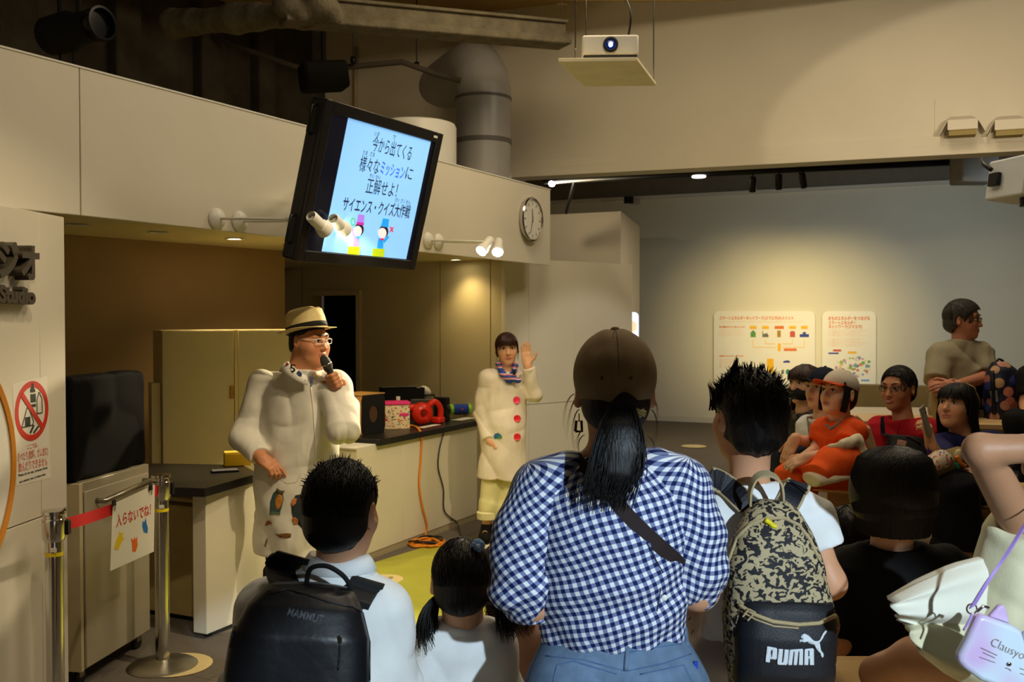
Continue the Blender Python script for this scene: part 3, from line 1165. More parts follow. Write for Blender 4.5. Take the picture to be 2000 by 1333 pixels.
for k in (5, 7, 9):
 t = (path[k + 1] - path[k - 1]).normalized()
 fr = Matrix((t.cross(UP).normalized(), t.cross(t.cross(UP)).normalized(), t)).transposed()
 if fr.determinant() < 0:
  fr = Matrix((-t.cross(UP).normalized(), t.cross(t.cross(UP)).normalized(), t)).transposed()
 MB().lathe([(rad + 0.001, -0.006), (rad + 0.004, 0), (rad + 0.001, 0.006)], 32, path[k], fr, cap=False).build('elbow_seam', M_duct, du, smooth=True)
dm = P(812, 300, 8.1)
o = MB().lathe([(0.33, 2.2), (0.33, 3.19), (0.318, 3.215), (0.29, 3.225)], 40, V(dm.x, dm.y, 0)).build('white_drum', M_white, None, smooth='auto')
tag(o, 'plain white cylindrical drum rising behind the television', 'drum')
bm_ = empty('steel_beam', P(850, 50, 7.4), 'sprayed steel beam crossing below the ceiling above the duct', 'beam')
ba, bb_ = P(1098, 66, 8.0), P(560, 18, 7.0)
bdv = (ba - bb_).normalized()
bfr = Matrix((bdv, bdv.cross(UP).normalized() * -1, bdv.cross(bdv.cross(UP)).normalized() * -1)).transposed()
bz0 = Vector((0, 0, 1))
bmid = (ba + bb_) / 2
bl = (ba - bb_).length / 2
MB().box(bmid + bz0 * 0.075, (bl, 0.10, 0.012), bfr).build('top_flange', M_steel_spray, bm_, bevel=0.004)
MB().box(bmid + bz0 * 0.0, (bl, 0.07, 0.08), bfr).build('web', M_steel_spray, bm_, bevel=0.01)
MB().box(bmid - bz0 * 0.075, (bl + 0.03, 0.11, 0.03), bfr).build('bottom_flange', M_steel_spray, bm_, bevel=0.012)
bs = empty('cross_beam', P(450, 40, 7.2), 'lumpy fireproofed cross beam joining the steel beam', 'beam')
lump = Soft()
pa, pb = P(640, 22, 7.0), P(340, 46, 7.9)
for i in range(8):
 t = i / 7
 p = pa.lerp(pb, t)
 lump.cone(p, pa.lerp(pb, min(1, t + 0.14)), 0.10 + 0.015 * math.sin(i * 2.1), 0.10 + 0.015 * math.sin(i * 2.1 + 2), 0.03)
for px, py, r in ((588, 25, 0.07), (655, 32, 0.055), (620, 5, 0.09), (560, 8, 0.10)):
 lump.ell(P(px, py, 6.95), r, None, 0.05)
lump.build('coating', M_steel_spray, bs, 0.015)
pp = empty('ceiling_pipe', P(720, 130, 8.6), 'thin dark kinked ceiling pipe leading to the duct', 'pipe')
MB().tube([P(380, 62, 9.2), P(590, 135, 8.9), P(690, 130, 8.8), P(785, 121, 8.7), P(855, 146, 8.6), P(900, 158, 8.6)], 0.025, 10).build('tube', mat('pipe_grey', (96, 88, 78), 0.6), pp, smooth=True)
for px, py in ((690, 108), (814, 118)):
 q = P(px, py + 10, 8.72)
 MB().tube([q, V(q.x, q.y, 4.6)], 0.006, 6).build('hanger', M_black, pp)
 MB().lathe([(0.032, -0.02), (0.036, 0), (0.032, 0.02)], 12, q, Matrix.Rotation(R(90), 3, 'Y')).build('clamp', M_black, pp, smooth=True)
o = MB().tube([HIT(697, 95, *QP) + qn * 0.03, HIT(697, 250, *QP) + qn * 0.03], 0.02, 10).build('conduit', mat('conduit_cream', (180, 165, 120), 0.6), None, smooth=True)
tag(o, 'thin cream vertical conduit on the shaded upper wall', 'conduit')
# hanging hook and rods
for px, y0_, y1_ in ((1097, -40, 26),):
 q = P(px, y1_, 8.3)
 hk = empty('ceiling_hook', q, 'small rusty ceiling hook between steel beam end and projector', 'hook')
 MB().tube([q, V(q.x, q.y, 4.5)], 0.008, 6).build('rod', mat('rusty_steel', (110, 84, 50), 0.7), hk)
 MB().box(q + UP * 0.07, (0.045, 0.006, 0.01)).build('cross_bar', mat('rusty_steel', (110, 84, 50), 0.7), hk)

# projector on its hanging shelf
pjY = 5.8
fl_, fr_ = P(1092, 124, pjY - 0.0), P(1247, 113, pjY - 0.02)
sd_ = (fr_ - fl_)
sd_.z = 0
sw = sd_.length
sx_ = sd_.normalized()
sy_ = V(-sx_.y, sx_.x, 0)
zsh = P(1170, 121, pjY).z
s0 = P(1090, 124, pjY)
s0.z = zsh
shl = [s0, s0 + sx_ * sw, s0 + sx_ * (sw + 0.17) + sy_ * 0.62, s0 + sx_ * 0.17 + sy_ * 0.62]
shf = empty('projector_shelf', (s0.x + 0.3, s0.y + 0.3, zsh), 'white hanging shelf board under the projector', 'shelf')
MB().prism(shl, (0, 0, 0.022)).build('board', mat('shelf_cream', (232, 222, 186), 0.5), shf, bevel=0.003)
for c in shl[2:] + [shl[0].lerp(shl[3], 0.55)]:
 c2 = c.lerp((shl[0] + shl[2]) / 2, 0.06)
 MB().tube([c2, V(c2.x, c2.y, 4.88)], 0.004, 6).build('hanging_rod', M_chrome, shf)
pfc = P(1195, 90, pjY + 0.07)
pj = empty('ceiling_projector', (pfc.x, pfc.y + 0.15, zsh + 0.022), 'white projector with glowing blue lens on hanging shelf', 'projector')
pjf = Matrix((sx_, sy_, UP)).transposed()
pcx = V(pfc.x, pfc.y + 0.16, zsh + 0.1)
bx_ = MB()
bx_.box(pcx + UP * 0.022, (0.165, 0.15, 0.058), pjf)
bx_.build('body', M_white, pj, bevel=0.012)
MB().box(pcx - UP * 0.052, (0.158, 0.142, 0.016), pjf).build('underside', M_black, pj, bevel=0.005)
for a in (-1, 1):
 for b in (-1, 1):
  MB().lathe([(0.012, 0), (0.012, 0.012)], 10, pcx + sx_ * a * 0.13 + sy_ * b * 0.11 - UP * 0.078).build('foot', M_black, pj)
lc = pcx - sy_ * 0.15 + UP * 0.02
lfr = Matrix((sx_, UP, -sy_)).transposed()
MB().lathe([(0.044, -0.01), (0.044, 0.02), (0.036, 0.022), (0.033, 0.006), (0.001, 0.004)], 28, lc, lfr, cap=False).build('lens_ring', M_black, pj, smooth='auto')
MB().ball(lc - sy_ * 0.004, (0.033, 0.004, 0.033), pjf).build('lens', mat('lens_glass', (20, 40, 110), 0.05, var=0, emit=0.4), pj, smooth=True)
MB().ball(lc - sy_ * 0.010, (0.012, 0.004, 0.015), pjf).build('light_spot', mat('lens_glow', (190, 225, 255), 0.3, var=0, emit=12), pj, smooth=True)
o = MB().tube(spline([pcx + sx_ * 0.1 + sy_ * 0.15, pcx + sx_ * 0.12 + sy_ * 0.2 + UP * 0.12, pcx + sx_ * 0.14 + sy_ * 0.15 + UP * 0.3, pcx + sx_ * 0.1 + sy_ * 0.3 + UP * 0.6, pcx + sx_ * 0.1 + sy_ * 0.3 + UP * 1.6]), 0.007, 8).build('cable', M_black, pj, smooth=True)
MB().tube(spline([pcx - sx_ * 0.16 - UP * 0.05, pcx - sx_ * 0.2 - sy_ * 0.03 - UP * 0.07, pcx - sx_ * 0.24 + sy_ * 0.05 - UP * 0.072, pcx - sx_ * 0.21 + sy_ * 0.1 - UP * 0.03]), 0.008, 8).build('cable', M_black, pj, smooth=True)
MB().tube(spline([pcx + sx_ * 0.165 + sy_ * 0.0 - UP * 0.03, pcx + sx_ * 0.21 + sy_ * 0.08 - UP * 0.068, pcx + sx_ * 0.25 + sy_ * 0.2 - UP * 0.07]), 0.012, 8).build('cable', M_black, pj, smooth=True)

# hooded vents on the upper wall
for px in (1877, 1968):
 c = HIT(px, 252, *QP)
 e = empty('hooded_vent', c, {1877: 'beige hooded wall vent above the lip, first from the projector', 1968: 'beige hooded wall vent above the lip, close to the white projector'}[px],
     'vent', 'hooded vents on the upper wall')
 bot = c - UP * 0.075
 top = c + UP * 0.115
 MB().prism([bot - qd * 0.13, bot + qd * 0.13, top + qd * 0.085, top - qd * 0.085], qn * 0.02).build('back_plate', M_wall2, e)
 MB().prism([top + qn * 0.02 - qd * 0.07 - UP * 0.02, top + qn * 0.02 + qd * 0.07 - UP * 0.02, c + qn * 0.17 + qd * 0.11 + UP * 0.04, c + qn * 0.17 - qd * 0.11 + UP * 0.04], UP * 0.006).build('hood', M_wall2, e)
 MB().box(c + qn * 0.17 + UP * 0.005, (0.11, 0.004, 0.038), qfr).build('front_flap', M_wall2, e)
 MB().box(c + qn * 0.09 - UP * 0.055, (0.10, 0.075, 0.022), qfr).build('throat', mat('vent_inside', (150, 132, 80), 0.8), e)
 for s_ in (-1, 1):
  MB().prism([c + qn * 0.17 + qd * s_ * 0.11 + UP * 0.04, c + qn * 0.175 + qd * s_ * 0.165 - UP * 0.06, c + qn * 0.02 + qd * s_ * 0.15 - UP * 0.06, top + qn * 0.02 + qd * s_ * 0.085 - UP * 0.03], qd * s_ * 0.004).build('side_flap', M_wall2, e)
pl = MB().box(HIT(1925, 228, *QP) + qn * 0.004, (0.38, 0.004, 0.17), qfr).build('mounting_plate', M_wall2, wq, bevel=0.002)

# white projector hanging at the frame edge
pc2 = P(1998, 352, 5.2)
e = empty('side_projector', pc2, 'white ceiling projector at the picture edge under the lip', 'projector')
f2 = Matrix.Rotation(R(7), 3, 'Y') @ Matrix.Rotation(R(8), 3, 'Z')
MB().box(pc2, (0.10, 0.16, 0.105), f2).build('body', mat('cool_white_plastic', (214, 220, 228), 0.4, var=0.02), e, bevel=0.012)
MB().lathe([(0.035, 0), (0.035, 0.04), (0.03, 0.045)], 18, pc2 - UP * 0.125 + V(-0.02, -0.08, -0.02)).build('lens_barrel', M_black, e, smooth='auto')
MB().box(pc2 + V(-0.125, 0.05, 0.01), (0.012, 0.04, 0.035), f2).build('connector_block', M_black, e, bevel=0.004)
MB().tube([pc2 + V(0.06, 0.05, 0.06), pc2 + V(0.9, 0.2, 0.5), pc2 + V(1.0, 0.2, 3.0)], 0.02, 10).build('pole', M_white, e, smooth=True)
MB().tube(spline([pc2 + V(-0.14, 0.05, 0.06), pc2 + V(-0.16, 0.1, 0.1), pc2 + V(-0.12, 0.2, 0.14)]), 0.012, 8).build('cable', M_black, e, smooth=True)

# track rail with small spotlights under the lip
r0, r1 = P(1062, 355, 11.0), P(1870, 317, 9.6)
tk = empty('track_rail', (r0 + r1) / 2, 'black lighting track rail under the beige lip', 'track')
MB().tube([r0, r1], 0.03, 8).build('rail', M_black, tk, smooth=True)
r2, r3 = P(1320, 336, 10.5), P(1880, 306, 9.5)
MB().tube([r2, r3], 0.02, 8).build('upper_rail', mat('dark_bronze', (60, 50, 42), 0.5), tk, smooth=True)
for px in (1132, 1200, 1370, 1450, 1665):
 y_ = 352 + (px - 1120) * (317 - 352) / 750
 q = P(px, y_, 10.9 + (px - 1120) * (9.6 - 10.9) / 750)
 MB().box(q + UP * 0.06, (0.03 if px in (1132, 1450) else 0.01, 0.01, 0.08)).build('hanger', M_black, tk)
for i, (px, py) in enumerate(((1470, 361), (1521, 356), (1568, 353))):
 q = P(px, py, 10.25 - 0.1 * i)
 e = empty('track_spotlight', q, ['small black track spotlight nearest the duct on the rail', 'small black track spotlight, middle of three on the rail',
           'small black track spotlight, tilted, third on the rail'][i], 'spotlight', 'track spotlights on the rail')
 ax = (V(3.5 + 0.6 * i, 14.6, 1.9) - q).normalized()
 ax = (ax * 0.35 - UP * 0.9).normalized() if i < 2 else (ax * 0.45 - UP * 0.8 + V(0.15, 0, 0)).normalized()
 xx = ax.cross(V(0, 1, 0)).normalized()
 fr = Matrix((xx, ax.cross(xx), ax)).transposed()
 MB().lathe([(0.03, -0.08), (0.036, -0.07), (0.036, 0.07), (0.032, 0.075), (0.028, 0.06)], 16, q, fr).build('head', M_black, e, smooth='auto')
 MB().tube([q - ax * 0.07, q + UP * 0.14], 0.009, 8).build('stem', M_black, e, smooth=True)
 lamp('track_beam', 'SPOT', q + ax * 0.09 + V(0, 0.05, 0), V(3.7 + 0.55 * i, 15.4 - 0.25 * i, 1.55), 300, (1.0, 0.80, 0.38), 0.04, 36, 1.0)
q = P(1365, 347, 10.4)
o = MB().lathe([(0.07, 0), (0.075, 0.01), (0.07, 0.02)], 20, q).build('disc_lamp', mat('disc_glow', (235, 228, 215), 0.5, var=0, emit=2.5), None, smooth=True)
tag(o, 'small round pale disc lamp under the track rail', 'lamp')
adopt(MB().tube([q + UP * 0.02, q + UP * 0.1], 0.01, 6).build('stem', M_black), o)
q = P(1078, 358, 10.97)
e = empty('ball_lamp', q, 'bright bare ball lamp glowing under the lip beside the fascia', 'lamp')
MB().ball(q, 0.038).build('bulb', mat('ball_glow', (255, 250, 240), 0.5, var=0, emit=45), e, smooth=True)
MB().tube([q + UP * 0.03, q + UP * 0.12], 0.02, 10).build('socket', M_black, e, smooth=True)
lamp('ball_lamp_light', 'POINT', q - UP * 0.08, None, 26, (1.0, 0.80, 0.5), 0.05)
o = MB().tube(spline([P(1122, 355, 11.0), P(1114, 385, 11.2), P(1106, 416, 11.6)]), 0.02, 8).build('hanging_cable', M_black, tk, smooth=True)
q = P(1228, 391, 15.6)
o = MB().box(q, (0.07, 0.05, 0.05)).build('junction_box', M_dark, None, bevel=0.005)
tag(o, 'small dark junction box at the far cornice', 'box')
# rough grey block at the far right end of the rail
q = P(1902, 332, 9.4)
o = MB().box(q, (0.17, 0.15, 0.13)).build('concrete_bracket', mat('grey_block', (122, 118, 110), 0.9, var=0.1), None, bevel=0.02)
tag(o, 'grey concrete bracket holding the track rail end', 'bracket')

# black stage light and speaker high on the concrete
q = P(150, 58, 6.2)
e = empty('stage_light', q, 'black stage light hanging over the fascia near the corner', 'spotlight')
ax = (P(222, 42, 6.0) - P(80, 78, 6.3)).normalized()
xx = ax.cross(UP).normalized()
fr = Matrix((xx, ax.cross(xx), ax)).transposed()
MB().lathe([(0.05, -0.27), (0.12, -0.24), (0.125, -0.05), (0.10, 0.0), (0.095, 0.15)], 20, q, fr).build('housing', M_blackm, e, smooth='auto')
MB().lathe([(0.095, 0.15), (0.10, 0.16), (0.105, 0.235), (0.09, 0.235), (0.085, 0.19), (0.001, 0.19)], 20, q, fr, cap=False).build('lens_hood', mat('dark_glossy', (30, 32, 38), 0.15, metal=0.6), e, smooth='auto')
MB().tube([q - ax * 0.15 + UP * 0.1, q - ax * 0.15 + UP * 1.2], 0.018, 8).build('hanger', M_blackm, e)
MB().tube([q + ax * 0.02 + UP * 0.1, q + ax * 0.02 + UP * 1.2], 0.018, 8).build('hanger', M_blackm, e)
cb = MB()
for k in (-0.16, -0.04):
 cb.tube(spline([q + ax * k - UP * 0.1, q + ax * (k + 0.01) - UP * 0.2, q + ax * (k - 0.01) - UP * 0.32]), 0.008, 6)
cb.build('cables', M_blackm, e)
q = P(632, 150, 8.4)
e = empty('black_speaker', q, 'black loudspeaker hanging in the dark above the television', 'speaker')
sfr = Matrix.Rotation(R(25), 3, 'Z') @ Matrix.Rotation(R(-8), 3, 'Y')
MB().box(q, (0.19, 0.13, 0.115), sfr).build('cabinet', M_blackm, e, bevel=0.03)
MB().box(q - sfr @ V(0, 0.132, 0), (0.165, 0.004, 0.09), sfr).build('grille', mat('speaker_mesh', (22, 22, 22), 0.9, bump=0.5, bscale=300), e, bevel=0.002)
MB().tube([q + UP * 0.1, V(q.x, q.y, 4.6)], 0.022, 8).build('hanger', M_blackm, e)

# ------------------------------------------------------------------ counters, cart, signs, small things
M_ctop = mat('black_worktop', (20, 19, 19), 0.38, var=0.1)
M_kick = mat('kick_board', (170, 158, 128), 0.6)
cA, cB = G(698, 1105), G(932, 1015)
cD = (cB - cA).normalized()
cN = V(cD.y, -cD.x, 0)
cfr2 = Matrix((cD, cN, UP)).transposed()
cL = (cB - cA).length
ct = empty('long_counter', (cA + cB) / 2, 'long white counter with black top carrying the experiment props', 'counter')
sp = (HIT(734, 900, cA, cN) - cA).dot(cD)
hC = 0.775
npan = 3
for i in range(npan):
 a0_, a1_ = cL * i / npan, cL * (i + 1) / npan
 MB().box(cA + cD * (a0_ + a1_) / 2 - cN * 0.30 + UP * (0.05 + hC) / 2, ((a1_ - a0_) / 2 - 0.0008, 0.30, (hC - 0.05) / 2), cfr2).build('front_panel', M_offw, ct, bevel=0.002)
MB().box(cA + cD * cL / 2 - cN * 0.29 + UP * 0.026, (cL / 2 - 0.01, 0.285, 0.025), cfr2).build('plinth', M_kick, ct)
tp = MB().box(cA + cD * (sp + cL + 0.02) / 2 - cN * 0.29 + UP * (hC + 0.022), ((cL + 0.02 - sp) / 2, 0.325, 0.022), cfr2).build('worktop', M_ctop, ct, bevel=0.003)
ZT = hC + 0.044
MB().box(cA + cD * sp / 2 - cN * 0.30 + UP * (hC + 0.006), (sp / 2 + 0.01, 0.30, 0.006), cfr2).build('end_shelf', M_white, ct, bevel=0.002)

lc0 = G(404, 1252)
l2 = empty('side_counter', lc0, 'white desk panel with black top beside the draped cart', 'counter')
lD = (P(1900, 622, 10).xy.to_3d()).normalized()
lN = V(lD.y, -lD.x, 0)
lfr2 = Matrix((lD, lN, UP)).transposed()
MB().box(lc0 + lD * 0.36 - lN * 0.045 + UP * 0.395, (0.36, 0.045, 0.365), lfr2).build('end_panel', M_offw, l2, bevel=0.004)
tpo = [HIT(400, 955, (0, 0, 0.80), (0, 0, 1)), HIT(505, 926, (0, 0, 0.80), (0, 0, 1)), HIT(474, 909, (0, 0, 0.80), (0, 0, 1)), HIT(292, 906, (0, 0, 0.80), (0, 0, 1)), HIT(282, 952, (0, 0, 0.80), (0, 0, 1))]
MB().prism([V(p.x, p.y, 0.757) for p in tpo], (0, 0, 0.045)).build('worktop', M_ctop, l2, bevel=0.003)
for k in (0.06, 0.62):
 MB().lathe([(0.02, 0), (0.02, 0.03)], 10, lc0 + lD * k - lN * 0.045).build('foot', M_black, l2)
ins = G(372, 1226)
MB().box(ins + V(-0.13, 0.32, 0.33), (0.17, 0.22, 0.30), lfr2).build('drawer_unit', mat('drawer_cream', (206, 186, 130), 0.5), l2, bevel=0.004)
MB().box(ins + V(-0.13, 0.32, 0.66), (0.16, 0.2, 0.01), lfr2).build('inner_shelf', mat('drawer_cream', (206, 186, 130), 0.5), l2)
MB().box(ins + V(-0.13, 0.32, 0.015), (0.15, 0.2, 0.013), lfr2).build('base', M_black, l2)

# yellow box and phone on the side desk
q = HIT(458, 912, (0, 0, 0.802), (0, 0, 1))
o = MB().box(q + V(0, 0.06, 0.038), (0.075, 0.05, 0.037), Matrix.Rotation(R(20), 3, 'Z')).build('yellow_box', mat('yellow_card', (232, 188, 30), 0.45), None, bevel=0.004)
tag(o, 'small bright yellow box on the black desk behind the man', 'box')
adopt(MB().box(q + V(0, 0.06, 0.0775), (0.072, 0.047, 0.002), Matrix.Rotation(R(20), 3, 'Z')).build('lid', mat('yellow_card_pale', (240, 208, 80), 0.4)), o)
q = HIT(439, 922, (0, 0, 0.802), (0, 0, 1))
ph = empty('smartphone', q, 'smartphone lying on the black desk top', 'phone')
f = Matrix.Rotation(R(-66), 3, 'Z')
MB().box(q + UP * 0.006, (0.036, 0.074, 0.0045), f).build('casing', M_black, ph, bevel=0.003)
MB().box(q + UP * 0.011, (0.032, 0.068, 0.0008), f).build('glass', mat('phone_glass', (120, 125, 140), 0.1, var=0), ph)

# draped cart in the opening
k0, k1 = V(-1.905, 4.37, 0), V(-1.815, 4.98, 0)
kd = (k1 - k0).normalized()
kn = V(kd.y, -kd.x, 0)
kfr = Matrix((kd, kn, UP)).transposed()
kc = (k0 + k1) / 2
kl = (k1 - k0).length
ca = empty('screen_cart', kc, 'steel cart on casters with a black cloth over its monitor', 'cart')
MB().box(kc - kn * 0.17 + UP * 0.5, (kl / 2 - 0.006, 0.165, 0.42), kfr).build('cabinet', mat('cart_grey', (168, 160, 138), 0.38, metal=0.3, var=0.04), ca, bevel=0.004)
MB().box(kc + kn * 0.002 + UP * 0.485, (kl / 2 - 0.03, 0.006, 0.395), kfr).build('door', mat('cart_grey_light', (184, 176, 154), 0.36, metal=0.3, var=0.03), ca, bevel=0.003)
MB().box(k0 + kd * 0.012 - kn * 0.1 + UP * 0.5, (0.012, 0.1, 0.42), kfr).build('side_post', mat('cart_cream', (200, 186, 150), 0.5), ca, bevel=0.003)
hp = [kc - kd * 0.19 + kn * 0.01 + UP * 0.825, kc - kd * 0.19 + kn * 0.05 + UP * 0.825, kc + kd * 0.22 + kn * 0.05 + UP * 0.85, kc + kd * 0.22 + kn * 0.01 + UP * 0.85]
MB().tube(hp, 0.013, 10).build('handle', M_steel, ca, smooth=True)
for a in (-1, 1):
 for b in (-1, 1):
  w = kc + kd * a * (kl / 2 - 0.06) - kn * (0.17 + b * 0.12)
  cs = MB().lathe([(0.03, -0.012), (0.036, -0.010), (0.036, 0.010), (0.03, 0.012)], 16, w + UP * 0.036, Matrix((kd, UP, kn)).transposed()).build('caster', M_black, ca, smooth='auto')
  adopt(MB().box(w + UP * 0.06, (0.02, 0.016, 0.02), kfr).build('fork', M_steel), cs)
cl = Soft()
cl.box(kc - kn * 0.08 + UP * 1.155, (kl / 2 + 0.005, 0.05, 0.235), np.array(kfr), 0.012, 0.01)
cl.fn(folds(0.007, 22, kd * 0.9 + UP * 0.3, 2), (-3, 3, 0.85), (0, 6, 1.36), op=4)
cl.build('cloth', mat('black_cloth', (5, 5, 6), 0.8, var=0.2, spec=0.12), ca, 0.011)

# rope stanchions with red belt and sheet
M_belt = mat('red_belt', (206, 22, 26), 0.7, var=0.04, bump=0.2, bscale=200)
st_pos = [(V(-1.757, 3.80, 0), 'chrome stanchion beside the pier at the picture edge'), (V(G(318, 1303).x, G(318, 1303).y, 0), 'chrome stanchion with wide round base before the cart')]
ZST = 0.915
for q, lab in st_pos:
 e = empty('stanchion', q, lab, 'stanchion', 'chrome belt stanchions')
 MB().lathe([(0.001, 0.0), (0.160, 0.0), (0.163, 0.006), (0.152, 0.014), (0.06, 0.03), (0.03, 0.04)], 48, q, cap=False).build('base', M_steel, e, smooth='auto')
 MB().lathe([(0.0325, 0.02), (0.0325, ZST - 0.1)], 28, q).build('post', M_chrome, e, smooth='auto')
 MB().lathe([(0.036, ZST - 0.12), (0.043, ZST - 0.105), (0.043, ZST - 0.035), (0.038, ZST - 0.03), (0.038, ZST - 0.018), (0.045, ZST - 0.014), (0.045, ZST - 0.002), (0.03, ZST), (0.001, ZST)], 28, q, cap=False).build('head', M_chrome, e, smooth='auto')
 MB().lathe([(0.0331, ZST - 0.175), (0.0331, ZST - 0.16)], 28, q, cap=False).build('yellow_tape', mat('yellow_tape', (236, 214, 30), 0.5), e, smooth='auto')
 MB().box(q + V(0.012, -0.0325, ZST - 0.148), (0.012, 0.001, 0.008)).build('price_tag', M_white, e)
 MB().box(q + V(0.04, 0.02, ZST - 0.07), (0.012, 0.014, 0.028)).build('belt_slot', M_black, e, bevel=0.002)
qa, qb = st_pos[0][0] + UP * (ZST - 0.072), st_pos[1][0] + UP * (ZST - 0.072)
dvb = (qb - qa).normalized()
pts = [qa + dvb * 0.045 + (qb - qa - dvb * 0.09) * (i / 8) - UP * 0.01 * math.sin(math.pi * i / 8) for i in range(9)]
o = MB().band(pts, UP * 0.024, 0.0008).build('belt', M_belt, bpy.data.objects['stanchion.001'] if False else None)
tag(o, 'red retractable belt stretched between the two stanchions', 'belt')
sn_ = V(dvb.y, -dvb.x, 0).normalized()
if sn_.y > 0:
 sn_ = -sn_
cp = qa + sn_ * 0.006
A_, B_ = HIT(220, 985, cp, sn_), HIT(302, 947, cp, sn_)
C_, D_ = HIT(300, 1078, cp, sn_), HIT(215, 1116, cp, sn_)
sg = empty('warning_sheet', (A_ + B_) / 2, 'white laminated sheet with red Japanese writing clipped to the red belt', 'sign')
SPL = (cp, sn_)
flat('sheet', [A_, B_, C_, D_], 0.0012, sn_, mat('laminated_paper', (236, 232, 222), 0.3, var=0.01), sg)
M_redink = mat('red_ink', (206, 56, 44), 0.6, var=0)
upS = (A_ - D_).normalized()
text_fit('sheet_text', '入らないでね！', HIT(226, 1020, *SPL), HIT(294, 996, *SPL), 0.06, M_redink, sg, sn_, 0.0012, 0.002, up=upS)

def blob(name, pts, plane, m, parent, proud=0.002):
 return flat(name, [HIT(x, y, *plane) for x, y in pts], 0.0006, plane[1], m, parent, proud)

blob('yellow_figure', [(222, 1074), (226, 1056), (231, 1046), (232, 1038), (235, 1042), (240, 1040), (238, 1048), (241, 1053), (235, 1062), (230, 1074)], SPL, mat('yellow_ink', (236, 200, 20), 0.6, var=0), sg)
blob('orange_figure', [(258, 1078), (257, 1062), (255, 1052), (260, 1056), (262, 1049), (264, 1055), (268, 1048), (267, 1058), (268, 1066), (264, 1078)], SPL, mat('orange_ink', (232, 110, 30), 0.6, var=0), sg)
blob('blue_figure', [(280, 1040), (277, 1028), (278, 1018), (281, 1021), (284, 1012), (285, 1022), (288, 1032), (287, 1042)], SPL, mat('blue_ink', (30, 110, 196), 0.6, var=0), sg)
for px, py in ((219, 983), (291, 953)):
 q = HIT(px, py, *SPL) + sn_ * 0.004
 cl_ = MB()
 cl_.prism([q - dvb * 0.014 - UP * 0.012, q + dvb * 0.014 - UP * 0.012, q + dvb * 0.010 + UP * 0.012, q - dvb * 0.010 + UP * 0.012], sn_ * 0.008)
 cl_.build('clip', M_black, sg, bevel=0.001)
 MB().tube([q - UP * 0.012 + sn_ * 0.008, q - UP * 0.034 + sn_ * 0.006, q - UP * 0.034 + sn_ * 0.006 + dvb * 0.006, q - UP * 0.012 + sn_ * 0.008 + dvb * 0.008], 0.0012, 6).build('clip_wire', M_chrome, sg)

# pier: poster, round board, raised letters
PR = (PS(0, 0, 0.0), NP)
Pfr = Matrix((PDr, UP, NP)).transposed()
if Pfr.determinant() < 0:
 Pfr = Matrix((-PDr, UP, NP)).transposed()
po = empty('warning_poster', HIT(62, 850, *PR), 'white poster with red no food or drink symbol on the pier', 'poster')
flat('paper', [HIT(24, 752, *PR), HIT(92, 735, *PR), HIT(99, 934, *PR), HIT(32, 950, *PR)], 0.001, NP, mat('poster_paper', (240, 234, 224), 0.35, var=0.01), po)
M_poster_red = mat('poster_red', (216, 52, 36), 0.5, var=0)
pcn = HIT(62, 803, *PR)
pr = (HIT(62, 745, *PR) - HIT(62, 862, *PR)).length / 2
ringflat('prohibition_ring', pcn, pr * 0.80, pr, PDr, UP, NP, M_poster_red, po, 0.0006, 0.0016)
a_ = R(-45)
u_ = (PDr * math.cos(a_) + UP * math.sin(a_))
v_ = u_.cross(NP)
flat('prohibition_bar', [pcn - u_ * pr * 0.85 - v_ * pr * 0.09, pcn + u_ * pr * 0.85 - v_ * pr * 0.09, pcn + u_ * pr * 0.85 + v_ * pr * 0.09, pcn - u_ * pr * 0.85 + v_ * pr * 0.09], 0.0006, NP, M_poster_red, po, 0.0028)
M_pink_ = mat('poster_ink', (46, 52, 48), 0.6, var=0)

def ps(name, pts, proud=0.0018):
 flat(name, [pcn + PDr * (x * pr) + UP * (y * pr) for x, y in pts], 0.0005, NP, M_pink_, po, proud)

ps('bottle_symbol', [(-0.10, 0.62), (-0.10, 0.72), (-0.04, 0.78), (-0.04, 0.92), (0.10, 0.92), (0.10, 0.78), (0.18, 0.70), (0.2, 0.62)])
ps('bottle_symbol', [(-0.08, 0.28), (-0.09, 0.56), (0.22, 0.56), (0.22, 0.28)])
ps('bottle_symbol', [(-0.04, 0.12), (-0.06, 0.22), (0.22, 0.22), (0.22, 0.12)])
for seg in (((0.30, -0.12), (0.30, 0.38), (0.40, 0.52), (0.40, 0.6)), ((0.48, 0.6), (0.48, 0.52), (0.6, 0.38), (0.62, -0.12)), ((0.62, -0.12), (0.30, -0.12))):
 for (x0, y0_), (x1, y1_) in zip(seg[:-1], seg[1:]):
  L = math.hypot(x1 - x0, y1_ - y0_)
  nx, ny = -(y1_ - y0_) / L * 0.018, (x1 - x0) / L * 0.018
  ps('drink_symbol', [(x0 - nx, y0_ - ny), (x1 - nx, y1_ - ny), (x1 + nx, y1_ + ny), (x0 + nx, y0_ + ny)])
for seg in (((-0.62, -0.5), (-0.3, 0.12), (-0.2, 0.12), (0.08, -0.36), (0.02, -0.48), (-0.62, -0.5)),):
 for (x0, y0_), (x1, y1_) in zip(seg[:-1], seg[1:]):
  L = math.hypot(x1 - x0, y1_ - y0_)
  nx, ny = -(y1_ - y0_) / L * 0.018, (x1 - x0) / L * 0.018
  ps('rice_ball_symbol', [(x0 - nx, y0_ - ny), (x1 - nx, y1_ - ny), (x1 + nx, y1_ + ny), (x0 + nx, y0_ + ny)])
ps('rice_ball_symbol', [(-0.42, -0.48), (-0.42, -0.18), (-0.12, -0.18), (-0.12, -0.48)])
ps('candy_symbol', [(-0.10, -0.76), (-0.16, -0.70), (0.06, -0.46), (0.12, -0.52)])
ps('candy_symbol', [(0.1, -0.78), (0.05, -0.72), (0.36, -0.52), (0.4, -0.58)])
M_pred = mat('poster_red_text', (212, 92, 76), 0.6, var=0)
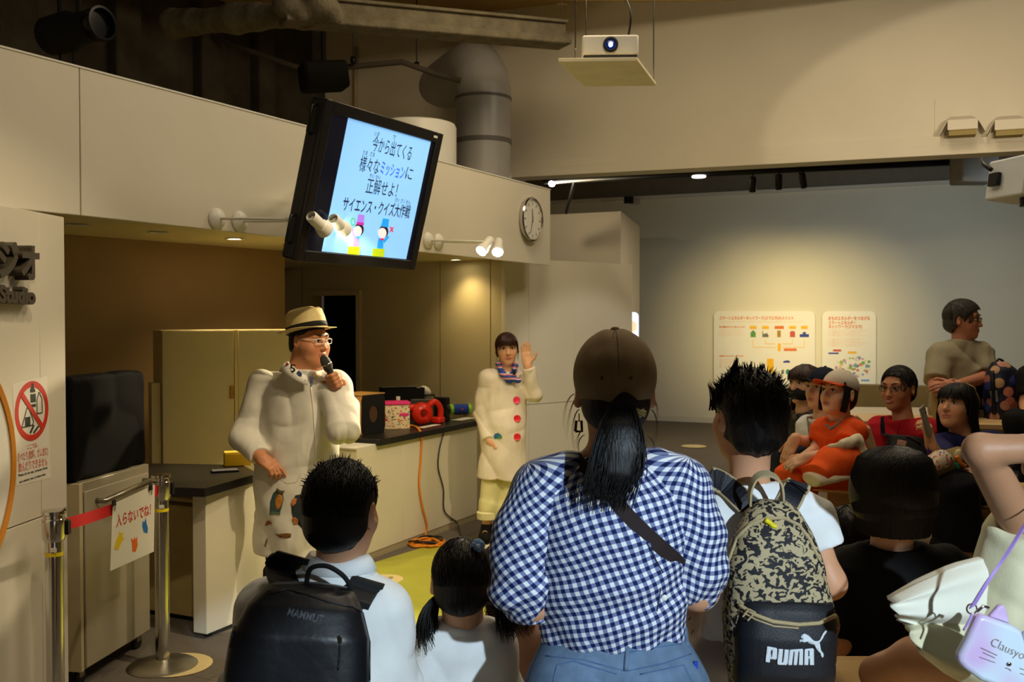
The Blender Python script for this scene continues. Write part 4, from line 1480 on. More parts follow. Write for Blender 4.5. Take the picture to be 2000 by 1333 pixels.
for body, a, b, h, m_ in (('ここでは、', (53, 874), (73, 869), 0.022, M_pred), ('食べたり(飲料、ガム含む)', (33, 896), (93, 882), 0.038, M_pred), ('飲んだりできません', (35, 914), (92, 900), 0.04, M_pred),
        ('Please do not eat, consume drinks', (35, 930), (92, 914), 0.014, M_pink_), ('and chewing gum, in these areas', (37, 943), (88, 927), 0.014, M_pink_)):
 text_fit('poster_text', body, HIT(*a, *PR), HIT(*b, *PR), h, m_, po, NP, 0.0003, 0.0018, up=UP)
er = HIT(22, 898, *PR)
rc = er - PDr * 0.50
rb = empty('round_board', rc, 'large round white board with orange rim at the picture edge', 'sign')
cfr3 = Pfr
MB().lathe([(0.001, 0.0), (0.47, 0.0), (0.47, 0.016), (0.001, 0.017)], 64, rc, cfr3, cap=False).build('disc', M_white, rb, smooth='auto')
MB().lathe([(0.47, -0.0), (0.50, 0.0), (0.502, 0.02), (0.492, 0.026), (0.472, 0.022), (0.47, 0.0)], 64, rc, cfr3, cap=False).build('rim', mat('orange_rim', (214, 140, 44), 0.4), rb, smooth='auto')
sgn_ = empty('studio_sign', HIT(25, 530, *PR), 'raised dark grey studio lettering on the white pier', 'sign')
M_let = mat('letter_grey', (78, 70, 58), 0.5)
o_c, j_c = HIT(31, 513, *PR), HIT(-8, 508, *PR)
text_fit('raised_letter', 'オ', HIT(13, 512, *PR), HIT(50, 515, *PR), 0.15, M_let, sgn_, NP, 0.006, 0.03, up=UP, depth=0.028)
text_fit('raised_letter', 'ジ', HIT(-32, 506, *PR), HIT(9, 510, *PR), 0.15, M_let, sgn_, NP, 0.006, 0.03, up=UP, depth=0.028)
text_fit('raised_letter', 'Studio', HIT(-22, 574, *PR), HIT(50, 579, *PR), 0.085, M_let, sgn_, NP, 0.004, 0.022, up=UP, depth=0.02)

# cream cabinets against the brown wall
f0 = P(316, 700, 6.0)
f1 = P(600, 700, 6.5)
f0.z = f1.z = 0
fd = (f1 - f0).normalized()
fnn = V(fd.y, -fd.x, 0)
ffr = Matrix((fd, fnn, UP)).transposed()
fw = (f1 - f0).length
zcab = P(400, 644, 6.35).z
M_cab = mat('cabinet_cream', (196, 184, 142), 0.5, var=0.03)
cbt = empty('cream_cabinet', (f0 + f1) / 2, 'tall cream cupboard with two doors against the brown wall', 'cabinet')
MB().box((f0 + f1) / 2 - fnn * 0.12 + UP * zcab / 2, (fw / 2, 0.10, zcab / 2), ffr).build('body', M_cab, cbt, bevel=0.003)
smx = (HIT(461, 700, f0, fnn) - f0).dot(fd)
for a0_, a1_ in ((0.0, smx - 0.012), (smx + 0.012, fw)):
 dd = MB().box(f0 + fd * (a0_ + a1_) / 2 - fnn * 0.008 + UP * zcab / 2, ((a1_ - a0_) / 2 - 0.002, 0.010, zcab / 2 - 0.004), ffr).build('door', M_cab, cbt, bevel=0.003)
 if a0_ == 0.0:
  hh_ = HIT(452, 766, f0, fnn)
  adopt(MB().box(V(hh_.x, hh_.y, hh_.z) + fnn * 0.006, (0.012, 0.006, 0.04), ffr).build('pull', mat('brass', (150, 112, 48), 0.4, metal=0.7), None, bevel=0.002), dd)
MB().box(f0 + fd * smx - fnn * 0.004 + UP * zcab / 2, (0.010, 0.008, zcab / 2 - 0.004), ffr).build('centre_strip', MATS['drawer_cream'], cbt)
MB().box(f0 - fd * 0.03 - fnn * 0.06 + UP * 0.63, (0.028, 0.04, 0.63), ffr).build('side_filler', M_cab, cbt, bevel=0.003)

# ------------------------------------------------------------------ props on the long counter
def T(px, py, z=None):
 return HIT(px, py, (0, 0, ZT if z is None else z), (0, 0, 1))

# black box with round hole, wooden sides
bq = T(712, 851)
bf = Matrix((cD, -cN, UP)).transposed()

def obox(c, h, fr=None):
 return MB().box(c, h, fr if fr is not None else bf)

sb = empty('air_cannon_box', bq, 'black cardboard box with round hole and wooden edge on the counter', 'box')
fd2 = V(0.80, -0.6, 0)
bc = T(701, 848)
yaw = Matrix.Rotation(R(58), 3, 'Z')
bw_, bd_, bh_ = 0.115, 0.13, 0.13
top_z = HIT(700, 772, (bc.x, bc.y, 0), (0, 1, 0)).z
bh_ = (top_z - ZT) / 2
cen_ = V(bc.x, bc.y + 0.10, ZT + bh_)
yx, yy = yaw @ V(1, 0, 0), yaw @ V(0, 1, 0)
# front board with a hole facing the audience, built as ring plus frame
fc = cen_ - yx * 0 + yaw @ V(0.13, 0, 0)
n_f = yaw @ V(1, 0, 0)
# body (wood coloured), front plate (black)
MB().box(cen_, (0.125, 0.11, bh_), yaw).build('carcass', wood_mat('bare_wood', (188, 140, 74), (208, 162, 92)), sb, bevel=0.002)
# the face turned to the audience
nf2 = yaw @ V(0, -1, 0)
c2_ = cen_ + nf2 * 0.113
N_ = 28
out_, inn_ = [], []
rr_ = 0.062
for i in range(N_):
 a = 2 * math.pi * i / N_
 ca_, sa_ = math.cos(a), math.sin(a)
 k = min(0.128 / max(abs(ca_), 1e-6), (bh_ + 0.001) / max(abs(sa_), 1e-6))
 out_.append(c2_ + yx * (ca_ * k) + UP * (sa_ * k))
 inn_.append(c2_ + yx * (ca_ * rr_ * 0.8) + UP * (sa_ * rr_) + nf2 * 0.001)
vs_ = out_ + inn_ + [p + nf2 * 0.008 for p in out_] + [p + nf2 * 0.008 for p in inn_]
fs_ = []
for i in range(N_):
 j = (i + 1) % N_
 fs_ += [(2 * N_ + i, 2 * N_ + j, 3 * N_ + j, 3 * N_ + i), (i, 2 * N_ + i, 2 * N_ + j, j), (N_ + i, N_ + j, 3 * N_ + j, 3 * N_ + i), (i, j, N_ + j, N_ + i)]
MB().add(vs_, fs_).build('front_plate', M_blackm, sb)
flat('hole', inn_, 0.001, nf2, mat('hole_brown', (84, 56, 36), 0.95), sb, 0.0)
MB().box(cen_ + UP * (bh_ + 0.003), (0.13, 0.118, 0.004), yaw).build('top_board', wood_mat('bare_wood', (188, 140, 74), (208, 162, 92)), sb, bevel=0.001)
flat('side_hole', oval(cen_ - yx * 0.126, 0.045, 0.06, yy, UP, 24), 0.0015, -yx, mat('hole_brown', (84, 56, 36), 0.95), sb)

# flowery storage box with pink lid, bottle
def print_mat(name, base, cols, scale=60, thr=0.30):
 """scattered little motifs of several colours on a ground colour"""
 if name in MATS:
  return MATS[name]
 m = bpy.data.materials.new(name)
 m.use_nodes = True
 nt = m.node_tree
 b = nt.nodes['Principled BSDF']
 b.inputs['Roughness'].default_value = 0.65
 tc = nt.nodes.new('ShaderNodeTexCoord')
 vo = nt.nodes.new('ShaderNodeTexVoronoi')
 vo.inputs['Scale'].default_value = scale
 nt.links.new(tc.outputs['Object'], vo.inputs['Vector'])
 sp_ = nt.nodes.new('ShaderNodeSeparateColor')
 nt.links.new(vo.outputs['Color'], sp_.inputs[0])
 rp = nt.nodes.new('ShaderNodeValToRGB')
 rp.color_ramp.interpolation = 'CONSTANT'
 els = rp.color_ramp.elements
 els[0].color = lin(cols[0])
 els[1].position = 1.0 / len(cols)
 els[1].color = lin(cols[1 % len(cols)])
 for i in range(2, len(cols)):
  x = els.new(i / len(cols))
  x.color = lin(cols[i])
 nt.links.new(sp_.outputs[0], rp.inputs[0])
 lt = nt.nodes.new('ShaderNodeMath')
 lt.operation = 'LESS_THAN'
 lt.inputs[1].default_value = thr
 nt.links.new(vo.outputs['Distance'], lt.inputs[0])
 mx = nt.nodes.new('ShaderNodeMix')
 mx.data_type = 'RGBA'
 nt.links.new(lt.outputs[0], mx.inputs[0])
 mx.inputs[6].default_value = lin(base)
 nt.links.new(rp.outputs[0], mx.inputs[7])
 nt.links.new(mx.outputs[2], b.inputs['Base Color'])
 MATS[name] = m
 return m

M_flor = print_mat('flowery_card', (232, 214, 170), [(206, 40, 60), (70, 130, 60), (226, 120, 40), (60, 70, 120), (214, 60, 110)], 62, 0.36)
pb = T(768, 838)
pz = HIT(768, 787, (pb.x, pb.y, 0), (0, 1, 0)).z - ZT
byaw = Matrix.Rotation(R(14), 3, 'Z')
fb = empty('flowery_box', pb, 'flowery storage box with pink lid on the counter', 'box')
c_ = V(pb.x, pb.y + 0.08, ZT + pz / 2 - 0.01)
MB().box(c_ - UP * 0.004, (0.106, 0.08, pz / 2 - 0.006), byaw).build('body', M_flor, fb, bevel=0.004)
MB().box(c_ + UP * (pz / 2 + 0.003), (0.112, 0.086, 0.011), byaw).build('lid', mat('hot_pink', (232, 52, 128), 0.5), fb, bevel=0.004)
MB().box(c_ + byaw @ V(0.062, -0.0815, 0.018), (0.034, 0.002, 0.010), byaw).build('handle_slot', mat('hot_pink', (232, 52, 128), 0.5), fb, bevel=0.001)
for k in range(4):
 rc_ = c_ + byaw @ V(-0.07 + 0.045 * k, -0.082, -0.02 + 0.02 * (k % 2))
 MB().lathe([(0.009, 0), (0.007, 0.002)], 10, rc_, byaw @ Matrix.Rotation(R(90), 3, 'X')).build('flower_print', mat('print_%d' % k, [(206, 40, 60), (70, 130, 60), (230, 130, 40), (214, 60, 110)][k], 0.6), fb)
bt = V(c_.x + 0.01, c_.y + 0.16, ZT)
zt_ = HIT(767, 775, (bt.x, bt.y, 0), (0, 1, 0)).z - ZT
pbt = empty('plastic_bottle', bt, 'clear plastic bottle with white cap behind the flowery box', 'bottle')
MB().lathe([(0.001, 0), (0.032, 0.002), (0.033, zt_ * 0.6), (0.028, zt_ * 0.72), (0.014, zt_ * 0.86), (0.013, zt_ * 0.88)], 20, bt, cap=False).build('body', mat('clear_plastic', (225, 230, 225), 0.12, var=0, trans=0.7), pbt, smooth=True)
MB().lathe([(0.016, zt_ * 0.87), (0.016, zt_), (0.001, zt_ + 0.001)], 18, bt, cap=False).build('cap', M_white, pbt, smooth='auto')

# dark open carton with plastic bag
pq = T(770, 822)
cz = V(pq.x + 0.02, pq.y + 0.38, ZT)
hz = HIT(780, 757, (cz.x, cz.y, 0), (0, 1, 0)).z - ZT
e = empty('open_carton', cz, 'dark open carton standing behind the flowery box', 'carton')
cy = Matrix.Rotation(R(22), 3, 'Z')
w_, d_ = 0.165, 0.11
for dx, dy, hx, hy in ((-w_, 0, 0.004, d_), (w_, 0, 0.004, d_), (0, -d_, w_, 0.004), (0, d_, w_, 0.004)):
 MB().box(cz + cy @ V(dx, dy, hz / 2 + 0.002), (hx, hy, hz / 2 - 0.002), cy).build('carton_wall', M_blackm, e)
MB().box(cz + UP * 0.004, (w_ - 0.004, d_ - 0.004, 0.004), cy).build('bottom', M_blackm, e)
MB().box(cz + cy @ V(0, d_ - 0.03, hz + 0.0), (w_, 0.03, 0.003), cy).build('flap', mat('carton_grey', (120, 116, 104), 0.7), e)
bq2 = T(822, 817)
zz = HIT(815, 757, (bq2.x, bq2.y + 0.2, 0), (0, 1, 0)).z
e = empty('grey_case', V(bq2.x, bq2.y + 0.2, ZT), 'grey plastic case with black handle between the carton and speaker', 'case')
h1 = (HIT(815, 778, (bq2.x, bq2.y + 0.2, 0), (0, 1, 0)).z - ZT)
MB().box(V(bq2.x, bq2.y + 0.2, ZT + h1 / 2), (0.135, 0.09, h1 / 2 - 0.001), cy).build('shell', mat('case_grey', (92, 88, 78), 0.55), e, bevel=0.01)
MB().tube([V(bq2.x - 0.01, bq2.y + 0.13, ZT + h1), V(bq2.x - 0.005, bq2.y + 0.13, ZT + h1 + 0.03), V(bq2.x + 0.1, bq2.y + 0.16, ZT + h1 + 0.03), V(bq2.x + 0.105, bq2.y + 0.16, ZT + h1)], 0.008, 8).build('handle', M_black, e, smooth=True)
pk = Soft()
pkc = V(bq2.x - 0.02, bq2.y + 0.24, ZT + h1 + 0.045)
pk.ell(pkc, (0.085, 0.05, 0.042)).ell(pkc + V(0.03, 0, 0.015), (0.05, 0.04, 0.035))
pk.fn(folds(0.008, 70, (1, 0.3, 0.6), 1), pkc - V(0.2, 0.2, 0.2), pkc + V(0.2, 0.2, 0.2), op=4)
o = pk.build('crumpled_bag', mat('white_plastic_bag', (226, 222, 206), 0.35), None, 0.006)
tag(o, 'crumpled white plastic bag on the grey case', 'bag')

# red blower
rb_ = T(827, 831)
e = empty('red_blower', rb_, 'shiny red toy blower with round fan housing on the counter', 'blower')
M_red = mat('red_plastic', (222, 44, 22), 0.28, var=0.05)
c_ = V(rb_.x + 0.0, rb_.y + 0.08, ZT + 0.085)
fl2 = Matrix((V(0.9, 0.43, 0), UP, V(0.43, -0.9, 0))).transposed()
MB().lathe([(0.001, -0.045), (0.06, -0.045), (0.085, -0.025), (0.085, 0.02), (0.06, 0.045), (0.035, 0.05), (0.034, 0.035), (0.001, 0.033)], 32, c_ - V(0.02, 0, 0), fl2, cap=False).build('fan_housing', M_red, e, smooth='auto')
MB().lathe([(0.02, 0.033), (0.018, 0.052), (0.001, 0.054)], 18, c_ - V(0.02, 0, 0), fl2, cap=False).build('hub', mat('dark_red', (120, 20, 14), 0.4), e, smooth='auto')
MB().tube(spline([c_ + V(0.03, 0.03, 0.06), c_ + V(0.08, 0.06, 0.085), c_ + V(0.12, 0.08, 0.03), c_ + V(0.12, 0.08, -0.05)]), [0.024] * 19, 12).build('handle', M_red, e, smooth=True)
MB().box(c_ + V(0.1, 0.07, -0.06), (0.045, 0.045, 0.025), bf).build('motor_block', M_red, e, bevel=0.012)
MB().tube([c_ + V(-0.07, -0.02, 0.045), c_ + V(-0.13, -0.05, 0.05)], [0.03, 0.024], 14).build('nozzle', M_red, e, smooth=True)
MB().box(c_ + V(-0.02, -0.0, -0.083), (0.05, 0.05, 0.002), bf).build('foot_plate', M_black, e)
# black adapter box
q = T(862, 824)
e = empty('black_amplifier', q, 'upright black device beside the red blower', 'device')
hz = HIT(860, 776, (q.x, q.y + 0.05, 0), (0, 1, 0)).z - ZT
MB().box(V(q.x, q.y + 0.05, ZT + hz / 2), (0.03, 0.06, hz / 2 - 0.001), bf).build('casing', M_blackm, e, bevel=0.008)
MB().lathe([(0.022, 0), (0.02, 0.004), (0.006, 0.005)], 16, V(q.x, q.y + 0.05, ZT + hz * 0.6) + cN * 0.062, Matrix((cD, UP, cN)).transposed()).build('dial', mat('grey_print2', (60, 60, 58), 0.5), e, smooth=True)
# cylinder speaker
q = T(898, 811)
rs_ = 0.042
ax_ = (V(0.93, 0.36, 0)).normalized()
sc_ = V(q.x, q.y + 0.05, ZT + rs_ + 0.004)
e = empty('cylinder_speaker', sc_ - UP * rs_, 'blue cylinder speaker with lime green ends on the counter', 'speaker')
sfr2 = Matrix((UP.cross(ax_), UP, ax_)).transposed()
if sfr2.determinant() < 0:
 sfr2 = Matrix((-UP.cross(ax_), UP, ax_)).transposed()
MB().lathe([(rs_, -0.07), (rs_ + 0.001, 0), (rs_, 0.07)], 28, sc_, sfr2).build('fabric_body', mat('speaker_blue', (36, 66, 170), 0.75, bump=0.3, bscale=400), e, smooth='auto')
for s_ in (-1, 1):
 MB().lathe([(rs_ + 0.003, 0.068), (rs_ + 0.003, 0.088), (rs_ - 0.004, 0.096), (rs_ - 0.006, 0.09)], 28, sc_, sfr2 @ (Matrix.Identity(3) if s_ > 0 else Matrix.Rotation(math.pi, 3, 'X')), cap=False).build('end_ring', mat('lime_plastic', (150, 214, 40), 0.45), e, smooth='auto')
 MB().lathe([(rs_ - 0.005, 0.086), (0.01, 0.088), (0.001, 0.088)], 28, sc_, sfr2 @ (Matrix.Identity(3) if s_ > 0 else Matrix.Rotation(math.pi, 3, 'X')), cap=False).build('diaphragm', M_black, e)
MB().ball(sc_ + V(0.02, -rs_ - 0.0005, 0.0), (0.011, 0.002, 0.008)).build('emblem', mat('emblem_red', (206, 60, 80), 0.5), e, smooth=True)
MB().box(sc_ - UP * (rs_ + 0.0015), (0.05, 0.015, 0.0025), Matrix((ax_, UP.cross(ax_), UP)).transposed()).build('foot', M_black, e)
o = MB().box(T(905, 819) + UP * 0.001, (0.12, 0.05, 0.0008), bf).build('paper_sheet', M_white)
tag(o, 'white paper sheet under the cylinder speaker on the counter', 'paper')
o = MB().box(T(838, 833) + UP * 0.001, (0.13, 0.03, 0.0008), bf).build('paper_sheet', M_white)
tag(o, 'white paper sheet before the red blower on the counter', 'paper')

# orange extension lead and dark lead
M_or = mat('orange_rubber', (230, 140, 24), 0.45, var=0.05)
cov = lambda px, py: HIT(px, py, cA + cN * 0.012, cN)
op = [T(740, 831) + UP * 0.008, T(775, 836) + UP * 0.008, T(806, 834) + UP * 0.008, cov(820, 842), cov(824, 862), cov(822, 900), cov(819, 945), cov(824, 985), cov(834, 1028), cov(831, 1046)]
g0 = G(830, 1058)
op += [V(g0.x, g0.y, 0.02) + cN * 0.05]
e = empty('orange_lead', g0, 'orange extension lead hanging down the counter into a tangled heap', 'cable')
MB().tube(spline(op, 6), 0.0075, 8).build('hanging_length', M_or, e, smooth=True)
hc_ = G(832, 1068)
rn = random.Random(4)
ang = 0.0
hp_ = []
for i in range(64):
 ang += 0.72 + rn.uniform(-0.25, 0.25)
 rr = rn.uniform(0.45, 1.0)
 hp_.append(hc_ + V(math.cos(ang) * 0.16 * rr + math.sin(i * 0.7) * 0.015, math.sin(ang) * 0.15 * rr + 0.05, 0.012 + 0.035 * rn.random() * (1.2 - rr)))
MB().tube(spline(hp_, 5), 0.0075, 6).build('tangle', M_or, e, smooth=True)
hp2 = [hc_ + V(math.cos(a * 0.9) * (0.1 + 0.03 * math.sin(a * 2.1)), 0.05 + math.sin(a * 0.9) * 0.1, 0.03 + 0.015 * math.sin(a * 1.7)) for a in np.linspace(0, 22, 40)]
o = MB().tube(spline(hp2, 4), 0.006, 6).build('black_lead', mat('black_rubber', (30, 28, 26), 0.5), None, smooth=True)
tag(o, 'thin black lead tangled into the orange heap on the floor', 'cable')
dp = [T(866, 825) + UP * 0.01, cov(868, 834), cov(866, 848), cov(858, 880), cov(856, 915), cov(866, 955), cov(867, 995), cov(880, 1012), cov(893, 1022), G(901, 1050) + UP * 0.008, G(912, 1066) + UP * 0.008, G(930, 1092) + UP * 0.008]
o = MB().tube(spline(dp, 6), 0.0055, 8).build('dark_lead', mat('dark_rubber', (52, 54, 48), 0.5), None, smooth=True)
tag(o, 'dark power lead running down the counter front to the floor', 'cable')

# round floor stickers
for px, py, r, lab in ((752, 1134, 0.115, 'round cream footprint sticker on the green floor'), (1355, 873, 0.16, 'round pale sticker on the far carpet'),
       (345, 1302, 0.165, 'round cream sticker under the stanchion base'), (1010, 1035, 0.12, 'round cream sticker beside the woman presenter feet')):
 q = G(px, py)
 o = MB().lathe([(r, 0.0062), (r, 0.0078)], 32, V(q.x, q.y, 0)).build('floor_sticker', mat('sticker_cream', (226, 206, 150), 0.5))
 tag(o, lab, 'sticker', 'round floor stickers')
 if px == 752:
  for s_ in (-1, 1):
   for k in range(2):
    adopt(MB().lathe([(0.026, 0.0079), (0.026, 0.0084)], 14, V(q.x + s_ * 0.033, q.y + 0.03 - 0.07 * k, 0), squash=(0.6, 1.1 if k == 0 else 0.7)).build('footprint', mat('sticker_grey', (150, 150, 110), 0.6)), o)

# ------------------------------------------------------------------ panels on the far wall
def rrect(a, b, c, d, r, n=6):
 """rounded outline a(tl) b(tr) c(br) d(bl)"""
 out = []
 P4 = [a, b, c, d]
 for i in range(4):
  p, pv, nx = P4[i], P4[i - 1], P4[(i + 1) % 4]
  u, v = (pv - p).normalized(), (nx - p).normalized()
  for k in range(n + 1):
   t = k / n
   out.append(p + u * r * (1 - t) ** 2 + v * r * t ** 2)
 return out

WQ = (w0 + wn * 0.06, wn)
M_board = mat('board_white', (238, 232, 216), 0.4, var=0.01)
M_bor = mat('board_orange', (226, 116, 40), 0.6, var=0)
M_bpale = mat('board_orange_pale', (236, 176, 132), 0.6, var=0)
M_byel = mat('board_yellow', (244, 184, 20), 0.6, var=0)

def board(x0, y0_, x1, y1_, lab):
 e = empty('info_board', HIT((x0 + x1) / 2, y1_, *WQ), lab, 'sign', 'information boards on the far wall')
 c4 = [HIT(x0, y0_, *WQ), HIT(x1, y0_, *WQ), HIT(x1, y1_, *WQ), HIT(x0, y1_, *WQ)]
 MB().prism([p - wn * 0.035 for p in rrect(*c4, 0.1)], wn * 0.035).build('plate', M_board, e)
 st_ = MB()
 st_.box((c4[0] + c4[2]) / 2 - wn * 0.052, (0.3, 0.018, 0.25), wfr)
 st_.build('standoff', M_board, e)
 return e

def bl(e, m_, pts, pr_=0.002):
 return flat('print', [HIT(x, y, *WQ) for x, y in pts], 0.001, wn, m_, e, pr_)

def bt_(e, body, a, b, h, m_, bold=0.0):
 text_fit('print_text', body, HIT(*a, *WQ), HIT(*b, *WQ), h, m_, e, wn, bold, 0.002, up=UP)

e1_ = board(1394, 608, 1592, 753, 'wide white energy diagram board on the far wall')
bt_(e1_, 'スマートエネルギーネットワーク(スマエネ)のメリット', (1405, 622), (1550, 622), 0.062, M_bor, 0.002)
bt_(e1_, 'Smart energy network benefits: using energy together across the town', (1405, 629), (1570, 629), 0.02, M_bpale)
bt_(e1_, '電力需要をおさえて省エネします', (1405, 639), (1455, 639), 0.03, M_bor, 0.001)
for k in range(4):
 bt_(e1_, 'まちのエネルギーをネットワークでつないで', (1405, 646 + 3.4 * k), (1452 - 4 * (k % 2), 646 + 3.4 * k), 0.018, M_bpale)
bt_(e1_, '非常時にもエネルギーを届けます', (1405, 696), (1452, 696), 0.03, M_bor, 0.001)
for k in range(5):
 bt_(e1_, '停電のときでもまちの大切な場所へ', (1405, 703 + 3.6 * k), (1436, 703 + 3.6 * k), 0.018, M_bpale)
for i, (px, c) in enumerate(((1471, 'y'), (1495, 'y'), (1522, 'o'), (1548, 'y'), (1571, 'y'))):
 w_ = 9 if c == 'o' else 6.5
 bl(e1_, M_byel if c == 'y' else M_bor, [(px - w_, 637), (px + w_, 637), (px + w_, 643), (px - w_, 643)])
ic = {k: mat('icon_' + k, c, 0.6, var=0) for k, c in dict(green=(90, 150, 70), grey=(110, 110, 96), tan=(176, 130, 40), red=(206, 80, 66), blue=(48, 62, 150), teal=(40, 130, 112)).items()}
bl(e1_, ic['green'], [(1466, 659), (1476, 659), (1476, 650), (1471, 645), (1466, 650)])
bl(e1_, ic['grey'], [(1489, 659), (1501, 659), (1501, 655), (1498, 651), (1491, 653), (1490, 647), (1489, 647)])
bl(e1_, ic['tan'], [(1518, 659), (1525, 659), (1525, 646), (1518, 646)])
bl(e1_, ic['red'], [(1543, 659), (1553, 659), (1553, 649), (1550, 647), (1545, 647), (1543, 649)])
bl(e1_, ic['blue'], [(1562, 659), (1580, 659), (1580, 653), (1574, 653), (1574, 649), (1568, 649), (1568, 653), (1562, 653)])
for px, yb, xe in ((1471, 679, 1515), (1495, 672, 1514), (1548, 672, 1528), (1571, 679, 1528)):
 bl(e1_, M_byel, [(px - 0.4, 663), (px + 0.4, 663), (px + 0.4, yb), (px - 0.4, yb)])
 xa, xb = min(px, xe), max(px, xe)
 bl(e1_, M_byel, [(xa, yb - 0.5), (xb, yb - 0.5), (xb, yb + 0.5), (xa, yb + 0.5)])
bl(e1_, M_byel, [(1519, 671), (1525, 671), (1525, 686), (1519, 686)])
bl(e1_, M_bor, [(1531, 681), (1556, 681), (1556, 686), (1531, 686)])
bl(e1_, M_byel, [(1498, 701), (1511, 701), (1511, 738), (1498, 738)])
bl(e1_, ic['blue'], [(1530, 709), (1543, 709), (1543, 706), (1538, 704), (1530, 706)])
bl(e1_, ic['teal'], [(1535, 731), (1543, 731), (1543, 724), (1539, 721), (1535, 724)])
bl(e1_, ic['grey'], [(1526, 731), (1531, 731), (1531, 722), (1526, 724)])
e2_ = board(1606, 608, 1711, 757, 'narrow white board with a town map on the far wall')
bt_(e2_, 'まちのエネルギーをつなげる', (1618, 622), (1699, 622), 0.062, M_bor, 0.002)
bt_(e2_, 'スマートエネルギー', (1618, 630.5), (1672, 630.5), 0.062, M_bor, 0.002)
bt_(e2_, 'ネットワーク(スマエネ)', (1618, 639), (1684, 639), 0.062, M_bor, 0.002)
for k in range(9):
 bt_(e2_, 'ガスと電気と熱をネットワークで結びまちのエネルギーを', (1618, 646 + 3.4 * k + (3 if k > 3 else 0)), (1697 - 8 * (k % 3), 646 + 3.4 * k + (3 if k > 3 else 0)), 0.018, M_bpale)
bl(e2_, ic['red'], [(1627, 683), (1643, 683), (1643, 687), (1627, 687)])
bl(e2_, ic['blue'], [(1618, 689), (1638, 689), (1638, 692), (1618, 692)])
bl(e2_, M_byel, [(1656, 687), (1673, 687), (1673, 691), (1656, 691)])
bl(e2_, mat('icon_sky', (70, 150, 220), 0.6, var=0), [(1682, 742), (1698, 742), (1698, 745), (1682, 745)])
rn = random.Random(11)
cols_ = [(150, 190, 90), (120, 170, 80), (226, 196, 150), (196, 150, 180), (214, 120, 110), (130, 150, 190), (232, 226, 200)]
for i in range(70):
 px = rn.uniform(1628, 1700)
 py = rn.uniform(698, 735)
 if (px - 1668) ** 2 / 1400 + (py - 716) ** 2 / 420 > 1:
  continue
 s_ = rn.uniform(1.5, 4.2)
 bl(e2_, mat('map_%d' % (i % 7), cols_[i % 7], 0.6, var=0), [(px - s_, py + s_ * 0.6), (px, py + s_ * 0.9), (px + s_, py + s_ * 0.5), (px + s_ * 0.7, py - s_ * 0.7), (px - s_ * 0.6, py - s_ * 0.8)], 0.002 + 0.0003 * (i % 5))
# lit sign behind the partition
q0_ = P(1226, 612, 11.4)
e = empty('lit_panel', P(1236, 690, 11.4), 'glowing bluish white light panel half hidden behind the partition', 'light panel')
c4 = [P(1190, 609, 11.4), P(1248, 609, 11.4), P(1248, 694, 11.4), P(1190, 694, 11.4)]
MB().prism(rrect(*c4, 0.06), (0, 0.06, 0)).build('frame', M_white, e)
MB().prism([p.lerp(sum(c4, Vector()) / 4, 0.03) for p in rrect(*c4, 0.06)], (0, -0.004, 0)).build('diffuser', mat('panel_glow', (205, 218, 250), 0.5, var=0, emit=1.6), e)
MB().tube([P(1200, 690, 11.43), V(P(1200, 690, 11.43).x, 11.43, 0.0)], 0.02, 8).build('stand', M_white, e)
for k in range(2):
 o_ = oval(P(1236, 637 + 2 * k, 11.39), 0.045, 0.06, V(1, 0, 0), UP, 18)
 flat('numeral', o_, 0.002, V(0, -1, 0), mat('panel_mark', (240, 190, 150) if k == 0 else (225, 232, 252), 0.5, var=0, emit=1.3), e, 0.001 + 0.002 * k)

# ------------------------------------------------------------------ benches
M_benchside = wood_mat('birch_side', (190, 152, 92), (206, 168, 108))

def bench(label, top, z1, th, sup, z0):
 c = sum(top, Vector()) / len(top)
 e = empty('wooden_bench', V(c.x, c.y, z0), label, 'bench', 'pale wooden benches of the tiers')
 MB().prism([V(p.x, p.y, z1 - th) for p in top], (0, 0, th)).build('seat', M_birch, e, bevel=0.006)
 for s_ in sup:
  MB().prism([V(p.x, p.y, z0) for p in s_], (0, 0, z1 - th - z0)).build('support', M_benchside, e, bevel=0.003)
 return e

def gz(px, py, z):
 return HIT(px, py, (0, 0, z), (0, 0, 1))

t1_ = [gz(1584, 943, 0.78), gz(1800, 962, 0.78), V(2.35, 5.55, 0), V(1.72, 5.85, 0)]
bench('pale wooden bench under the woman in orange', t1_, 0.78, 0.045, [[V(1.66, 5.22, 0), V(2.05, 5.16, 0), V(2.12, 5.45, 0), V(1.78, 5.6, 0)]], 0.40)
t2_ = [gz(1880, 966, 0.78), gz(2060, 992, 0.78), V(3.0, 5.0, 0), V(2.42, 5.5, 0)]
bench('pale wooden bench under the woman with the phone', t2_, 0.78, 0.05, [[gz(1893, 1068, 0.40), gz(1958, 1080, 0.40), V(2.75, 5.2, 0), V(2.5, 5.4, 0)]], 0.40)
t3_ = [V(0.42, 1.85, 0), V(2.4, 1.75, 0), V(2.4, 2.49, 0), V(0.40, 2.49, 0)]
bench('pale wooden bench the boy with the leopard backpack sits on', t3_, 0.80, 0.05, [[V(0.5, 1.95, 0), V(2.3, 1.9, 0), V(2.3, 2.4, 0), V(0.5, 2.4, 0)]], 0.0)
t4_ = [V(0.72, 2.62, 0), V(2.0, 2.62, 0), V(2.0, 3.08, 0), V(0.72, 3.08, 0)]
bench('low wooden bench under the woman in black', t4_, 0.42, 0.05, [[V(0.8, 2.7, 0), V(1.9, 2.7, 0), V(1.9, 3.0, 0), V(0.8, 3.0, 0)]], 0.0)
t5_ = [V(-0.95, 1.95, 0), V(0.12, 1.95, 0), V(0.12, 2.32, 0), V(-0.95, 2.32, 0)]
bench('low wooden bench under the man with the black backpack', t5_, 0.42, 0.05, [[V(-0.9, 2.0, 0), V(0.05, 2.0, 0), V(0.05, 2.28, 0), V(-0.9, 2.28, 0)]], 0.0)

